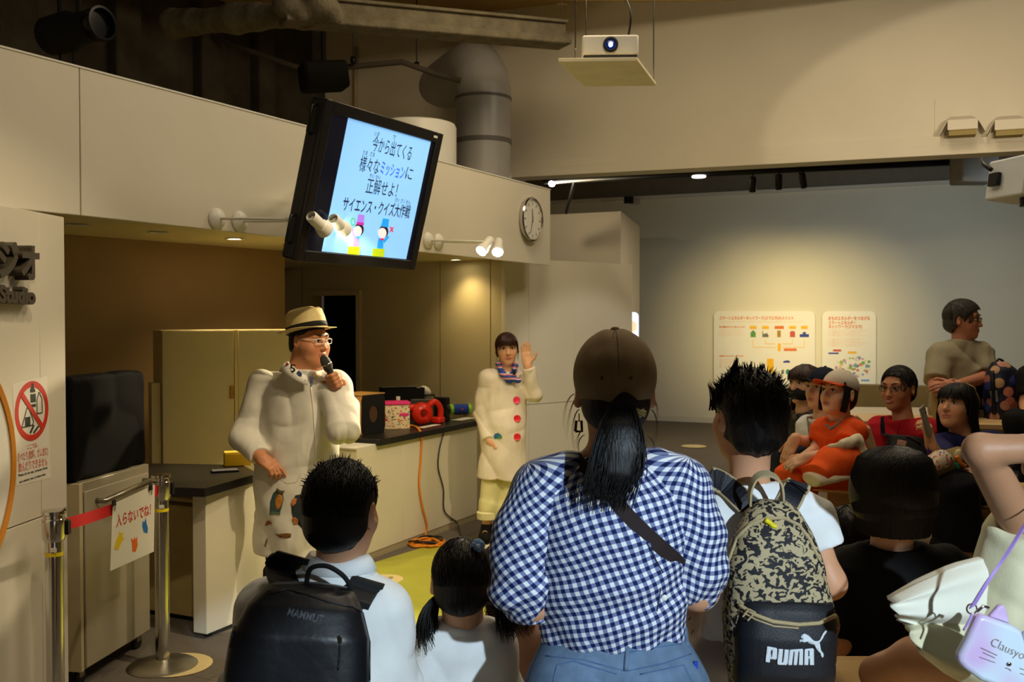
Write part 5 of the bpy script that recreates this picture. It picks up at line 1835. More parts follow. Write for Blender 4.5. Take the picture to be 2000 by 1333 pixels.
# ------------------------------------------------------------------ people toolkit
SKIN = {'light': (226, 178, 146), 'mid': (206, 152, 116), 'tan': (186, 128, 92), 'deep': (168, 110, 76)}
M_skin = attr_mat('skin', 'tint', 0.5, bump=0.04, bscale=160, spec=0.35, sss=0.08)

def hair_mat(name, c1, c2, rough=0.5):
 if name in MATS:
  return MATS[name]
 m = mat(name, c1, rough, var=0)
 nt = m.node_tree
 b = nt.nodes['Principled BSDF']
 tc = nt.nodes.new('ShaderNodeTexCoord')
 mp = nt.nodes.new('ShaderNodeMapping')
 mp.inputs['Scale'].default_value = (90, 90, 6)
 n = nt.nodes.new('ShaderNodeTexNoise')
 n.inputs['Scale'].default_value = 2.4
 n.inputs['Detail'].default_value = 3
 r = nt.nodes.new('ShaderNodeValToRGB')
 r.color_ramp.elements[0].color = lin(c1)
 r.color_ramp.elements[1].color = lin(c2)
 r.color_ramp.elements[0].position = 0.35
 r.color_ramp.elements[1].position = 0.75
 bp = nt.nodes.new('ShaderNodeBump')
 bp.inputs['Strength'].default_value = 0.5
 bp.inputs['Distance'].default_value = 0.004
 nt.links.new(tc.outputs['Object'], mp.inputs[0])
 nt.links.new(mp.outputs[0], n.inputs['Vector'])
 nt.links.new(n.outputs['Fac'], r.inputs[0])
 nt.links.new(r.outputs[0], b.inputs['Base Color'])
 nt.links.new(n.outputs['Fac'], bp.inputs['Height'])
 nt.links.new(bp.outputs[0], b.inputs['Normal'])
 return m

M_hair = hair_mat('black_hair', (7, 6, 7), (24, 20, 19))
M_hairb = hair_mat('brown_hair', (36, 20, 14), (74, 42, 28))
M_hairg = hair_mat('greying_hair', (30, 28, 26), (74, 70, 64), 0.5)

def soft_hit(S, px, py, near=0.8, far=9.0, lift=0.0):
 """first point of the soft solid seen at a photo pixel"""
 c = Vector((0, 0, HC))
 d = (P(px, py, 1.0) - c)
 for step in (0.02, 0.001):
  t = np.arange(near, far, step, dtype=np.float32)
  q = np.array(c, dtype=np.float32) + t[:, None] * np.array(d, dtype=np.float32)
  v = S.ev(q, 0.06)
  ix = np.nonzero(v < (0.0 if step < 0.01 else 0.012))[0]
  if not len(ix):
   return None
  near, far = float(t[ix[0]]) - step * 1.5, float(t[ix[0]]) + step * 4
 return c + d * (float(t[ix[0]])) - d.normalized() * lift

def soft_hits(S, pts, near, far, lift=0.0):
 """many photo pixels at once"""
 c = np.array((0, 0, HC), dtype=np.float32)
 d = np.array([P(x, y, 1.0) - Vector((0, 0, HC)) for x, y in pts], dtype=np.float32)
 lo = np.full(len(pts), near, dtype=np.float32)
 ok = np.ones(len(pts), dtype=bool)
 span = far - near
 for step in (0.03, 0.002):
  k = int(span / step) + 1
  t = lo[:, None] + (np.arange(k, dtype=np.float32) * step)[None]
  q = (c + t[:, :, None] * d[:, None, :]).reshape(-1, 3)
  v = S.ev(q, 0.06).reshape(len(pts), k) < (0.0 if step < 0.01 else 0.018)
  ok &= v.any(1)
  ix = v.argmax(1)
  lo = t[np.arange(len(pts)), ix] - (step * 1.5 if step > 0.01 else 0)
  span = 0.14
 n = np.sqrt((d * d).sum(1))[:, None]
 return (c + lo[:, None] * d - d / n * lift), ok

def decal(S, name, pts, m, parent, lift=0.0015, near=1.5, far=3.0, step=None):
 """print or patch laid on a soft surface: outline in photo pixels, filled with inner points"""
 from mathutils.geometry import delaunay_2d_cdt
 xs, ys = [p[0] for p in pts], [p[1] for p in pts]
 step = step or max(1.5, max(max(xs) - min(xs), max(ys) - min(ys)) / 9)
 out = []
 for (a, b), (c, d) in zip(pts, pts[1:] + pts[:1]):
  n = max(1, int(math.hypot(c - a, d - b) / step))
  out += [(a + (c - a) * i / n, b + (d - b) * i / n) for i in range(n)]
 inner = [(x, y) for x in np.arange(min(xs) + step / 2, max(xs), step) for y in np.arange(min(ys) + step / 2, max(ys), step)]
 v2 = [Vector(p) for p in out + inner]
 r = delaunay_2d_cdt(v2, [], [list(range(len(out)))], 1, 1e-4)
 vv, ff = r[0], r[2]
 hp_, ok = soft_hits(S, [(v.x, v.y) for v in vv], near, far, lift)
 if not ok.any():
  ok[:] = True
 good = [f for f in ff if all(ok[i] for i in f)]
 me = bpy.data.meshes.new(name)
 me.from_pydata([tuple(p) for p in hp_], [], good)
 me.update()
 o = link(name, me, m, parent, True)
 md_ = o.modifiers.new('thick', 'SOLIDIFY')
 md_.thickness = 0.0006
 md_.offset = 0
 return o

def collar_ring(c, fwd, r, h, flare, m, parent, gap=50, drop=0.05, name='collar', tilt=0.0, n=22, th=0.005):
 """folded collar round the neck, open and falling to the front"""
 f = Vector(fwd)
 f.z = 0
 f.normalize()
 sd = V(f.y, -f.x, 0)
 vs_, fs_ = [], []
 for i in range(n):
  a = R(gap / 2 + (360 - gap) * i / (n - 1))
  cf, sf = math.cos(a), math.sin(a)
  dz = -drop * max(0, cf) ** 1.5
  for rr, z in ((r * 1.02, 0.0), (r * 1.10, h), (r * 1.24 + flare * 0.5, h * 0.55), (r * 1.36 + flare, -h * 0.25)):
   vs_.append(Vector(c) + f * (cf * rr) + sd * (sf * rr * 1.08) + UP * (z + dz))
 for i in range(n - 1):
  for k in range(3):
   fs_.append((i * 4 + k, (i + 1) * 4 + k, (i + 1) * 4 + k + 1, i * 4 + k + 1))
 o = MB().add(vs_, fs_).build(name, m, parent, smooth=True)
 md_ = o.modifiers.new('thick', 'SOLIDIFY')
 md_.thickness = th
 return o

class Head:
 def __init__(s, c, fwd, up=(0, 0, 1), size=1.0, roll=0.0):
  s.c = Vector(c)
  s.fr = look_frame(fwd, up, roll)
  s.k = size

 def pt(s, x, y, z):
  return s.c + s.fr @ (V(x, y, z) * s.k)

 def loc(s, vs):
  M = np.array(s.fr)
  return (vs - np.array(s.c)) @ M / s.k

 def add(s, b, face=True, ears=True, jaw=1.0, fat=1.0):
  k = s.k
  fr = np.array(s.fr)
  E = lambda x, y, z, r, kk, op=1: b.ell(s.pt(x, y, z), tuple(q * k for q in r), fr, kk * k, op)
  E(0, -0.012, 0.028, (0.073, 0.092, 0.084), 0.03)
  E(0, 0.018, -0.022, (0.064 * fat, 0.068, 0.076), 0.03)
  E(0, 0.043, -0.075, (0.043 * fat * jaw, 0.040, 0.036), 0.035)
  if face:
   E(0, 0.066, -0.094, (0.019, 0.016, 0.014), 0.025)
   for q in (-1, 1):
    E(q * 0.036 * fat, 0.056, -0.028, (0.024, 0.021, 0.024), 0.025)
   b.cone(s.pt(-0.042, 0.070, 0.032), s.pt(0.042, 0.070, 0.032), 0.009 * k, 0.009 * k, 0.025 * k)
   for q in (-1, 1):
    E(q * 0.031, 0.092, 0.011, (0.018, 0.013, 0.0105), 0.014, -1)
   b.cone(s.pt(0, 0.080, 0.014), s.pt(0, 0.1015, -0.025), 0.0065 * k, 0.011 * k, 0.012 * k)
   for q in (-1, 1):
    E(q * 0.011, 0.092, -0.029, (0.0085, 0.009, 0.0075), 0.006)
   E(0, 0.0865, -0.0525, (0.022, 0.0085, 0.0058), 0.008)
   E(0, 0.0845, -0.0635, (0.018, 0.0085, 0.0062), 0.008)
   E(0, 0.096, -0.058, (0.021, 0.008, 0.0016), 0.003, -1)
   if fat > 1.1:
    E(0, 0.030, -0.100, (0.056, 0.046, 0.034), 0.03)
    E(0, 0.0, -0.095, (0.062, 0.05, 0.04), 0.03)
  if ears:
   for q in (-1, 1):
    er = np.array(s.fr @ Matrix.Rotation(R(-34 * q), 3, 'Z'))
    b.ell(s.pt(q * 0.080, -0.012, -0.002), (0.0095 * k, 0.020 * k, 0.032 * k), er, 0.008 * k)
    b.ell(s.pt(q * 0.089, -0.004, 0.003), (0.006 * k, 0.010 * k, 0.018 * k), er, 0.006 * k, -1)

 def tint(s, base, lips=(172, 74, 66), lipw=1.0):
  bc = np.array(lin(base))
  lc_ = np.array(lin(lips))

  def f(vs):
   q = s.loc(vs)
   out = np.tile(bc, (len(vs), 1))
   n = 0.5 + 0.5 * np.sin(q[:, 0] * 130 + 3) * np.sin(q[:, 2] * 110 + 1)
   out[:, :3] *= (1 + 0.04 * (n - 0.5))[:, None]
   w = np.exp(-(((q[:, 0]) / 0.023) ** 4 + ((q[:, 2] + 0.0580) / 0.0125) ** 4)) * (q[:, 1] > 0.07)
   out = out * (1 - 0.85 * lipw * w[:, None]) + lc_ * 0.85 * lipw * w[:, None]
   ck_ = np.exp(-(((np.abs(q[:, 0]) - 0.038) / 0.02) ** 2 + ((q[:, 2] + 0.03) / 0.02) ** 2)) * (q[:, 1] > 0.04)
   out[:, 1:3] *= (1 - 0.12 * ck_)[:, None]
   return out
  return f

 def eyes(s, parent, brow=(30, 22, 18), open_=1.0, side=0.0):
  k = s.k
  for q in (-1, 1):
   MB().ball(s.pt(q * 0.031, 0.0725, 0.0105), (0.0145 * k, 0.0125 * k, 0.0088 * k * open_), s.fr).build('eye', mat('eye_white', (214, 204, 196), 0.3, var=0), parent, smooth=True)
   MB().ball(s.pt(q * 0.031 + side, 0.0818, 0.0108), (0.0062 * k, 0.0045 * k, 0.0066 * k * open_), s.fr).build('iris', mat('iris_dark', (22, 14, 10), 0.15, var=0), parent, smooth=True)
   up_ = [s.pt(q * 0.031 + dx, 0.0865 - 9 * dx * dx - (0.004 if abs(dx) > 0.012 else 0), 0.0105 + 0.0092 * open_ * (1 - (dx / 0.0185) ** 2)) for dx in (-0.018, -0.012, -0.006, 0, 0.006, 0.012, 0.018)]
   MB().tube(up_, [0.0008 * k, 0.0016 * k, 0.002 * k, 0.0021 * k, 0.002 * k, 0.0016 * k, 0.0008 * k], 6).build('upper_lid', mat('lash', (26, 16, 12), 0.6, var=0), parent, smooth=True)
   br = [s.pt(q * (0.014 + t * 0.038), 0.0905 - 0.018 * t * t, 0.0335 + 0.006 * math.sin(t * 2.4)) for t in (0, 0.25, 0.5, 0.75, 1)]
   MB().tube(br, [0.002 * k, 0.003 * k, 0.003 * k, 0.0024 * k, 0.0009 * k], 6).build('eyebrow', mat('brow_%d' % brow[0], brow, 0.8, var=0), parent, smooth=True)

 def hair_cap(s, b, th=0.012, front=0.055, low=-0.05, side=0.02, back=-0.07, ears=True):
  """hair volume over the skull: leaves the face open"""
  k = s.k
  fr = np.array(s.fr)
  b.ell(s.pt(0, -0.013, 0.03), tuple(q * k for q in (0.073 + th, 0.092 + th, 0.084 + th)), fr, 0.02 * k)
  b.ell(s.pt(0, -0.035, -0.03), tuple(q * k for q in (0.066 + th * 0.7, 0.062 + th, 0.06)), fr, 0.03 * k)

  def cut(q):
   w = s.loc(q)
   # below the hairline: a line rising from nape to temple to forehead
   y = w[:, 1]
   line = np.interp(y, [-0.12, -0.06, -0.01, 0.022, 0.035, 0.06, 0.09], [back, back, low + 0.02, side - 0.012, side + 0.02, front, front + 0.012])
   return ((line - w[:, 2]) * 0.8 * k).astype(np.float32)
  b.fn(cut, s.c - V(1, 1, 1) * 0.3, s.c + V(1, 1, 1) * 0.3, 0.006 * k, 3)
  if ears:
   for q in (-1, 1):
    b.ell(s.pt(q * 0.090, 0.0, -0.012), (0.026 * k, 0.026 * k, 0.040 * k), fr, 0.006 * k, -1)

def hand(b, wrist, fwd, back, side, k=1.0, curl=(0.25, 0.3, 0.35, 0.4), thumb=0.5, spread=1.0, rs=1.0):
 """five-fingered hand; back = direction of the back of the hand, side=+1 thumb towards fwd x back"""
 y = Vector(fwd).normalized()
 z = Vector(back)
 z = (z - y * z.dot(y)).normalized()
 x = y.cross(z) * side
 w = Vector(wrist)

 def pt(a, c, e):
  return w + (x * a + y * c + z * e) * k
 fr = np.array(Matrix((x, y, z)).transposed())
 b.box(pt(0, 0.047, 0), (0.037 * k, 0.044 * k, 0.0125 * k), fr, 0.011 * k, 0.012 * k)
 b.cone(pt(0, -0.012, 0), pt(0, 0.03, 0), 0.023 * k, 0.021 * k, 0.02 * k)
 tips = []
 for i, (bx, L) in enumerate(((0.028, 0.074), (0.0095, 0.082), (-0.0095, 0.076), (-0.0275, 0.060))):
  c = curl[i]
  p = (bx, 0.086 - 0.006 * (i == 3) - 0.003 * (i == 0), 0.0)
  a = 0.0
  pts = [pt(*p)]
  sx = bx * 0.25 * spread
  for seg, fr_ in ((0.46, 0.9), (0.31, 1.15), (0.23, 0.8)):
   a += c * fr_
   p = (p[0] + sx * seg * L * 8 * 0.12, p[1] + L * seg * math.cos(a), p[2] - L * seg * math.sin(a))
   pts.append(pt(*p))
  b.chain(pts, [0.0092 * k * rs, 0.0086 * k * rs, 0.0079 * k * rs, 0.0068 * k * rs], 0.0035 * k)
  tips.append(pts[-1])
 t0 = (0.026, 0.018, -0.004)
 t1 = (0.026 + 0.030 * math.cos(thumb), 0.046, -0.004 - 0.030 * math.sin(thumb))
 t2 = (t1[0] + 0.016 * math.cos(thumb), t1[1] + 0.026, t1[2] - 0.020 * math.sin(thumb))
 t3 = (t2[0] + 0.004 * math.cos(thumb) - 0.006 * thumb, t2[1] + 0.022, t2[2] - 0.012 * math.sin(thumb))
 b.chain([pt(*t0), pt(*t1), pt(*t2), pt(*t3)], [0.014 * k, 0.0115 * k, 0.0098 * k, 0.0075 * k], 0.008 * k)
 return tips

def person(loc, label):
 l = Vector(loc)
 return empty('person', l, label, 'person', None)

def glasses(h, parent, m, rx=0.021, rz=0.015, th=0.0016, square=True, y=0.097):
 e = MB()
 for q in (-1, 1):
  n = 20
  pts = []
  for i in range(n + 1):
   a = 2 * math.pi * i / n
   ca_, sa_ = math.cos(a), math.sin(a)
   if square:
    ca_ = math.copysign(abs(ca_) ** 0.55, ca_)
    sa_ = math.copysign(abs(sa_) ** 0.55, sa_)
   pts.append(h.pt(q * 0.0335 + ca_ * rx, y - 0.6 * (q * 0.0335 + ca_ * rx) ** 2 * 4, 0.009 + sa_ * rz))
  MB().tube(pts, th * h.k, 6, cap=False).build('rim', m, parent, smooth=True)
  MB().tube([h.pt(q * (0.0335 + rx), y - 0.007, 0.017), h.pt(q * 0.078, 0.05, 0.017), h.pt(q * 0.083, 0.0, 0.014)], th * h.k, 6).build('temple', m, parent, smooth=True)
 MB().tube([h.pt(-0.013, y + 0.001, 0.013), h.pt(0, y + 0.005, 0.015), h.pt(0.013, y + 0.001, 0.013)], th * h.k, 6).build('bridge', m, parent, smooth=True)

def tufts(h, n, L, spread, rr, seed, zmin=0.0, th=0.01, up=0.6, yrange=(-1, 1)):
 """short locks standing off the skull"""
 rn = random.Random(seed)
 out = []
 while len(out) < n:
  a = rn.uniform(0, 2 * math.pi)
  z = rn.uniform(zmin, 1)
  r = math.sqrt(max(0, 1 - z * z))
  d = V(r * math.cos(a), r * math.sin(a), z)
  if not (yrange[0] <= d.y <= yrange[1]):
   continue
  base = V(d.x * (0.073 + th * 0.6), -0.013 + d.y * (0.092 + th * 0.6), 0.03 + d.z * (0.084 + th * 0.6))
  l = L * rn.uniform(0.6, 1.3)
  dr = (d + V(rn.gauss(0, spread), rn.gauss(0, spread), rn.gauss(up * 0.5, spread))).normalized()
  dr2 = (dr + V(rn.gauss(0, spread), rn.gauss(0, spread), rn.gauss(0, spread))).normalized()
  out.append([h.pt(*base), h.pt(*(base + dr * l * 0.5)), h.pt(*(base + dr * l * 0.5 + dr2 * l * 0.5))])
 return out

def flat_locks(h, n, L, seed, th=0.012, comb=V(0, -0.6, -1), zmin=-0.5, lift=0.004, yr=(-1, 0.6)):
 """short combed hair lying on the skull"""
 rn = random.Random(seed)
 out = []
 for _ in range(n * 4):
  if len(out) >= n:
   break
  a = rn.uniform(0, 2 * math.pi)
  z = rn.uniform(zmin, 1)
  r = math.sqrt(max(0, 1 - z * z))
  d = V(r * math.cos(a), r * math.sin(a), z)
  if not yr[0] < d.y < yr[1]:
   continue
  c = comb + V(rn.gauss(0, 0.25), rn.gauss(0, 0.25), rn.gauss(0, 0.2))
  t = (c - d * c.dot(d))
  t = t.normalized() if t.length > 1e-3 else V(1, 0, 0)
  pts = []
  for j in range(4):
   dd = (d + t * (L / 0.09) * j / 3).normalized()
   R_ = 1 + lift * (1 + 0.8 * (j == 3)) * 10 * 0.12
   pts.append(h.pt(dd.x * (0.073 + th) * R_, -0.013 + dd.y * (0.092 + th) * R_, 0.03 + dd.z * (0.084 + th) * R_))
  out.append(pts)
 for _ in range(int(n * 1.1)):
  a = rn.uniform(math.pi * 0.97, 2.03 * math.pi)
  z = rn.uniform(-0.055, 0.045)
  pts = []
  for j in range(4):
   z_ = z - j * 0.013
   c1 = math.sqrt(max(0, 1 - ((z_ - 0.03) / (0.084 + th)) ** 2))
   c2 = math.sqrt(max(0, 1 - ((z_ + 0.03) / 0.06) ** 2))
   rx = max((0.073 + th) * c1, (0.066 + th * 0.7) * c2) * 1.012
   yb = min(-0.013 - (0.092 + th) * c1, -0.035 - (0.062 + th) * c2) * 1.006
   pts.append(h.pt(rx * math.cos(a), -0.02 + (yb + 0.02) * -math.sin(a), z_))
  if z_ > -0.09:
   out.append(pts)
 M_ = np.array(h.fr)
 keep = []
 for pts in out:
  w = (np.array([tuple(p) for p in pts]) - np.array(h.c)) @ M_ / h.k
  if not ((np.abs(w[:, 0]) > 0.058) & (w[:, 2] < 0.026) & (w[:, 1] > -0.045) & (w[:, 1] < 0.04)).any():
   keep.append(pts)
 out = keep
 return out

def sleeve(S, a, e, w, ra, re, rw, k=0.03, right=(1, 0.2, 0.1)):
 """upper arm and forearm of a garment, open end cut flat at w"""
 S.cone(a, e, ra, re, k)
 if w is not None:
  S.loft([e, w], [(re, re), (rw, rw)], right, k)

def cloth_mat(name, col, rough=0.8, var=0.05, bump=0.12, bscale=400, sheen=0.0):
 """woven cloth: fine weave plus soft wrinkles in the relief"""
 if name in MATS:
  return MATS[name]
 m = mat(name, col, rough, var=var, vscale=14, bump=bump, bscale=bscale, spec=0.2, sheen=sheen)
 nt = m.node_tree
 tc = nt.nodes.new('ShaderNodeTexCoord')
 mp = nt.nodes.new('ShaderNodeMapping')
 mp.inputs['Scale'].default_value = (1.0, 1.0, 0.55)
 mp.inputs['Rotation'].default_value = (0.3, 0.5, 0.2)
 n = nt.nodes.new('ShaderNodeTexNoise')
 n.inputs['Scale'].default_value = 8
 n.inputs['Detail'].default_value = 1.0
 n.inputs['Distortion'].default_value = 0.9
 b2 = nt.nodes.new('ShaderNodeBump')
 b2.inputs['Strength'].default_value = 0.42
 b2.inputs['Distance'].default_value = 0.03
 nt.links.new(tc.outputs['Object'], mp.inputs[0])
 nt.links.new(mp.outputs[0], n.inputs['Vector'])
 nt.links.new(n.outputs['Fac'], b2.inputs['Height'])
 old = [x for x in nt.nodes if x.type == 'BUMP' and x is not b2]
 if old:
  nt.links.new(b2.outputs[0], old[0].inputs['Normal'])
 else:
  nt.links.new(b2.outputs[0], nt.nodes['Principled BSDF'].inputs['Normal'])
 return m

M_shirtw = cloth_mat('white_cotton', (222, 224, 222))
M_shirtw2 = cloth_mat('white_jersey', (226, 229, 230))
M_blk = cloth_mat('black_cotton', (13, 13, 15))
M_coatw = cloth_mat('white_coat', (226, 222, 210))
M_coatw2 = cloth_mat('cream_coat', (226, 216, 200))

# ------------------------------------------------------------------ woman in checked blouse (seen from behind)
def gingham(name, p, dark, mid, light):
 m = bpy.data.materials.new(name)
 m.use_nodes = True
 nt = m.node_tree
 b = nt.nodes['Principled BSDF']
 b.inputs['Roughness'].default_value = 0.8
 b.inputs['Specular IOR Level'].default_value = 0.2
 a = nt.nodes.new('ShaderNodeAttribute')
 a.attribute_name = 'cloth'
 sp_ = nt.nodes.new('ShaderNodeSeparateXYZ')
 nt.links.new(a.outputs['Vector'], sp_.inputs[0])
 fac = []
 for i in range(2):
  d = nt.nodes.new('ShaderNodeMath')
  d.operation = 'DIVIDE'
  d.inputs[1].default_value = p
  nt.links.new(sp_.outputs[i], d.inputs[0])
  f = nt.nodes.new('ShaderNodeMath')
  f.operation = 'FRACT'
  nt.links.new(d.outputs[0], f.inputs[0])
  l = nt.nodes.new('ShaderNodeMath')
  l.operation = 'LESS_THAN'
  l.inputs[1].default_value = 0.5
  nt.links.new(f.outputs[0], l.inputs[0])
  fac.append(l)
 s_ = nt.nodes.new('ShaderNodeMath')
 s_.operation = 'ADD'
 nt.links.new(fac[0].outputs[0], s_.inputs[0])
 nt.links.new(fac[1].outputs[0], s_.inputs[1])
 h = nt.nodes.new('ShaderNodeMath')
 h.operation = 'MULTIPLY'
 h.inputs[1].default_value = 0.5
 nt.links.new(s_.outputs[0], h.inputs[0])
 r = nt.nodes.new('ShaderNodeValToRGB')
 r.color_ramp.interpolation = 'CONSTANT'
 r.color_ramp.elements[0].color = lin(light)
 r.color_ramp.elements[1].position = 0.25
 r.color_ramp.elements[1].color = lin(mid)
 x = r.color_ramp.elements.new(0.75)
 x.color = lin(dark)
 nt.links.new(h.outputs[0], r.inputs[0])
 nt.links.new(r.outputs[0], b.inputs['Base Color'])
 MATS[name] = m
 return m

def skin_attr(col):
 c = np.array(lin(col))
 return lambda vs: np.tile(c, (len(vs), 1))

M_ging = gingham('navy_gingham', 0.0176, (20, 30, 78), (112, 124, 164), (226, 230, 232))
YW = 2.1
pw_ = person((P(1200, 700, YW).x, YW, 0), 'person in navy checked blouse, jeans and brown cap, seen from behind')
hw_ = Head(P(1200, 768, YW), V(0.03, 1, 0.02), size=0.97)
bw2 = Soft()
hw_.add(bw2, face=False)
bw2.cone(hw_.pt(0, -0.02, -0.06), P(1196, 910, YW + 0.01), 0.05, 0.055, 0.03)
bw2.ell(P(1196, 935, YW + 0.02), (0.13, 0.07, 0.05), None, 0.05)
for (sx, sh, el, wr, sd) in ((-1, P(1062, 950, YW), P(1040, 1172, YW - 0.02), P(1105, 1195, YW + 0.26), 1), (1, P(1325, 945, YW), P(1362, 1150, YW), P(1300, 1172, YW + 0.27), -1)):
 bw2.chain([P(1196, 935, YW + 0.02), sh, el, wr], [0.05, 0.05, 0.042, 0.027], 0.03)
 hand(bw2, wr, V(-sx * 0.6, 0.8, 0.05), V(0, 0.05, 1), sd, 0.92)
bw2.build('body', M_skin, pw_, 0.0055, attr=hw_.tint(SKIN['mid']))
# blouse
bl_ = Soft()
bl_.loft([P(1196, 1252, YW), P(1196, 1205, YW), P(1194, 1130, YW - 0.01), P(1195, 1040, YW - 0.01), P(1193, 960, YW), P(1192, 915, YW + 0.01), P(1192, 886, YW + 0.02)],
    [(0.150, 0.105), (0.162, 0.118), (0.163, 0.125), (0.165, 0.125), (0.162, 0.105), (0.125, 0.08), (0.075, 0.06)], (1, 0, 0), 0.03)
slv = []
sl_ = Soft()
sl_.chain([P(1115, 925, YW), P(1065, 962, YW), P(1030, 1050, YW - 0.01), P(1022, 1135, YW - 0.02)], [0.048, 0.062, 0.066, 0.070], 0.05)
sl_.loft([P(1022, 1135, YW - 0.02), P(1044, 1198, YW + 0.0)], [(0.070, 0.07), (0.046, 0.05)], (1, 0, 0), 0.03)
sr_ = Soft()
sr_.chain([P(1275, 918, YW), P(1325, 956, YW), P(1348, 1050, YW), P(1350, 1110, YW)], [0.048, 0.060, 0.066, 0.072], 0.05)
sr_.loft([P(1350, 1110, YW), P(1366, 1162, YW + 0.02)], [(0.072, 0.07), (0.046, 0.05)], (1, 0, 0), 0.03)
# neck hole
bl_.cone(P(1188, 862, YW + 0.03), P(1190, 896, YW + 0.015), 0.066, 0.058, 0.012, -1)
_lo, _hi = P(900, 1333, YW - 0.4), P(1500, 850, YW + 0.4)

def blouse_folds(q):
 x, z = q[:, 0], q[:, 2]
 f = 0.0045 * np.sin(70 * (x * 0.55 - z * 0.85) + 2.2 * np.sin(x * 14 + z * 6)) * np.exp(-((z - 1.06) / 0.10) ** 2)
 f += 0.0035 * np.sin(46 * (x * 0.9 + z * 0.35) + 2 * np.sin(z * 13)) * np.exp(-((x + 0.02) / 0.14) ** 2) * (z < 1.3)
 sl = np.exp(-((x + 0.01 - 0.0) / 9.0) ** 2)
 f += 0.004 * np.sin(90 * x + 5 * z) * np.exp(-((z - 0.985) / 0.02) ** 2)
 return f.astype(np.float32)

bl_.fn(blouse_folds, (-1, YW - 0.5, 0.8), (1.5, YW + 0.5, 1.6), op=4)
cxW = P(1195, 1000, YW).x

def ging_uv(vs):
 x, y, z = vs[:, 0] - cxW, vs[:, 1] - YW, vs[:, 2]
 u = 0.145 * np.arctan2(x, -(y - 0.02))
 u = u + 0.004 * np.sin(z * 22 + x * 9)
 v = z - 1.15 + 0.0035 * np.sin(u * 20 + 1) + 0.001 * np.sin(u * 50 + z * 16)
 a = R(19) - 0.16 * np.tanh(x * 9) * np.clip((z - 1.05) * 5, 0, 1)
 return np.stack([u * np.cos(a) + v * np.sin(a), -u * np.sin(a) + v * np.cos(a), 0 * u], 1)

def sleeve_uv(cx, a):
 def f(vs):
  x, y, z = vs[:, 0] - cx, vs[:, 1] - YW, vs[:, 2]
  u = 0.068 * np.arctan2(x, -(y + 0.01)) + 0.003 * np.sin(z * 40)
  v = z + 0.004 * np.sin(u * 60)
  return np.stack([u * np.cos(a) + v * np.sin(a), -u * np.sin(a) + v * np.cos(a), 0 * u], 1)
 return f

bl_.build('blouse', M_ging, pw_, 0.0042, attrs=ging_uv)

def puff(q):
 z = q[:, 2]
 return (0.0042 * np.sin(95 * q[:, 0] + 60 * q[:, 1] + 2 * np.sin(z * 40)) * (np.exp(-((z - 1.05) / 0.05) ** 2)) + 0.003 * np.sin(60 * z + 30 * q[:, 0]) * np.exp(-((z - 1.15) / 0.06) ** 2)).astype(np.float32)

for S_, cx_, a_ in ((sl_, P(1030, 1050, YW).x, R(38)), (sr_, P(1345, 1050, YW).x, R(-12))):
 S_.fn(puff, (-1, 1, 0.8), (2, 3, 1.6), op=4)
 S_.build('sleeve', M_ging, pw_, 0.0042, attrs=sleeve_uv(cx_, a_))
for px, py in ((1238, 957), (1298, 1168)):
 q = soft_hit(bl_, px, py, 1.6, 2.6, 0.002)
 if q:
  MB().lathe([(0.006, 0), (0.006, 0.002), (0.004, 0.003)], 14, q, Matrix.Rotation(R(90), 3, 'X')).build('button', M_white, pw_, smooth='auto')
# placket slit
for a, b in (((1262, 1060), (1295, 1120)), ((1290, 1150), (1283, 1195))):
 pts = [soft_hit(bl_, a[0] + (b[0] - a[0]) * t, a[1] + (b[1] - a[1]) * t, 1.6, 2.6, 0.0005) for t in (0, 0.33, 0.66, 1)]
 if all(pts):
  MB().tube(pts, 0.0014, 5).build('placket_edge', mat('shadow_navy', (24, 30, 60), 0.9, var=0), pw_)
# jeans
jn = Soft()
jn.loft([P(1205, 1560, YW), P(1205, 1400, YW), P(1205, 1320, YW), P(1200, 1255, YW + 0.0), P(1198, 1222, YW + 0.01)], [(0.175, 0.12), (0.19, 0.135), (0.182, 0.13), (0.158, 0.108), (0.150, 0.100)], (1, 0, 0), 0.03)
for px in (1115, 1295):
 jn.ell(P(px, 1370, YW - 0.05), (0.095, 0.10, 0.10), None, 0.05)
 jn.chain([P(px, 1400, YW), V(P(px, 1400, YW).x, YW + 0.03, 0.45), V(P(px, 1400, YW).x, YW + 0.02, 0.09)], [0.088, 0.06, 0.045], 0.03)
jn.cone(P(1205, 1330, YW - 0.18), P(1205, 1480, YW - 0.2), 0.012, 0.03, 0.03, -1)
jn.fn(folds(0.002, 60, (0.4, 0, 1), 3), (-1, 1, 0), (2, 3, 1.3), op=4)
M_denim = mat('washed_denim', (100, 122, 148), 0.85, var=0.2, vscale=26, bump=0.25, bscale=600, spec=0.15)
jn.build('jeans', M_denim, pw_, 0.007)
M_denimd = mat('denim_seam', (70, 100, 140), 0.85, var=0.1)

def on(S, pts, near=1.2, far=3.4, lift=0.001):
 return [q for q in (soft_hit(S, x, y, near, far, lift) for x, y in pts) if q is not None]

def seam(S, name, pts, r, m, parent, near=1.2, far=3.4, n=6):
 dense = []
 for (a, b), (c, d) in zip(pts[:-1], pts[1:]):
  for i in range(n):
   dense.append((a + (c - a) * i / n, b + (d - b) * i / n))
 dense.append(pts[-1])
 q = on(S, dense, near, far, r * 0.3)
 if len(q) > 2:
  MB().tube(q, r, 6).build(name, m, parent, smooth=True)

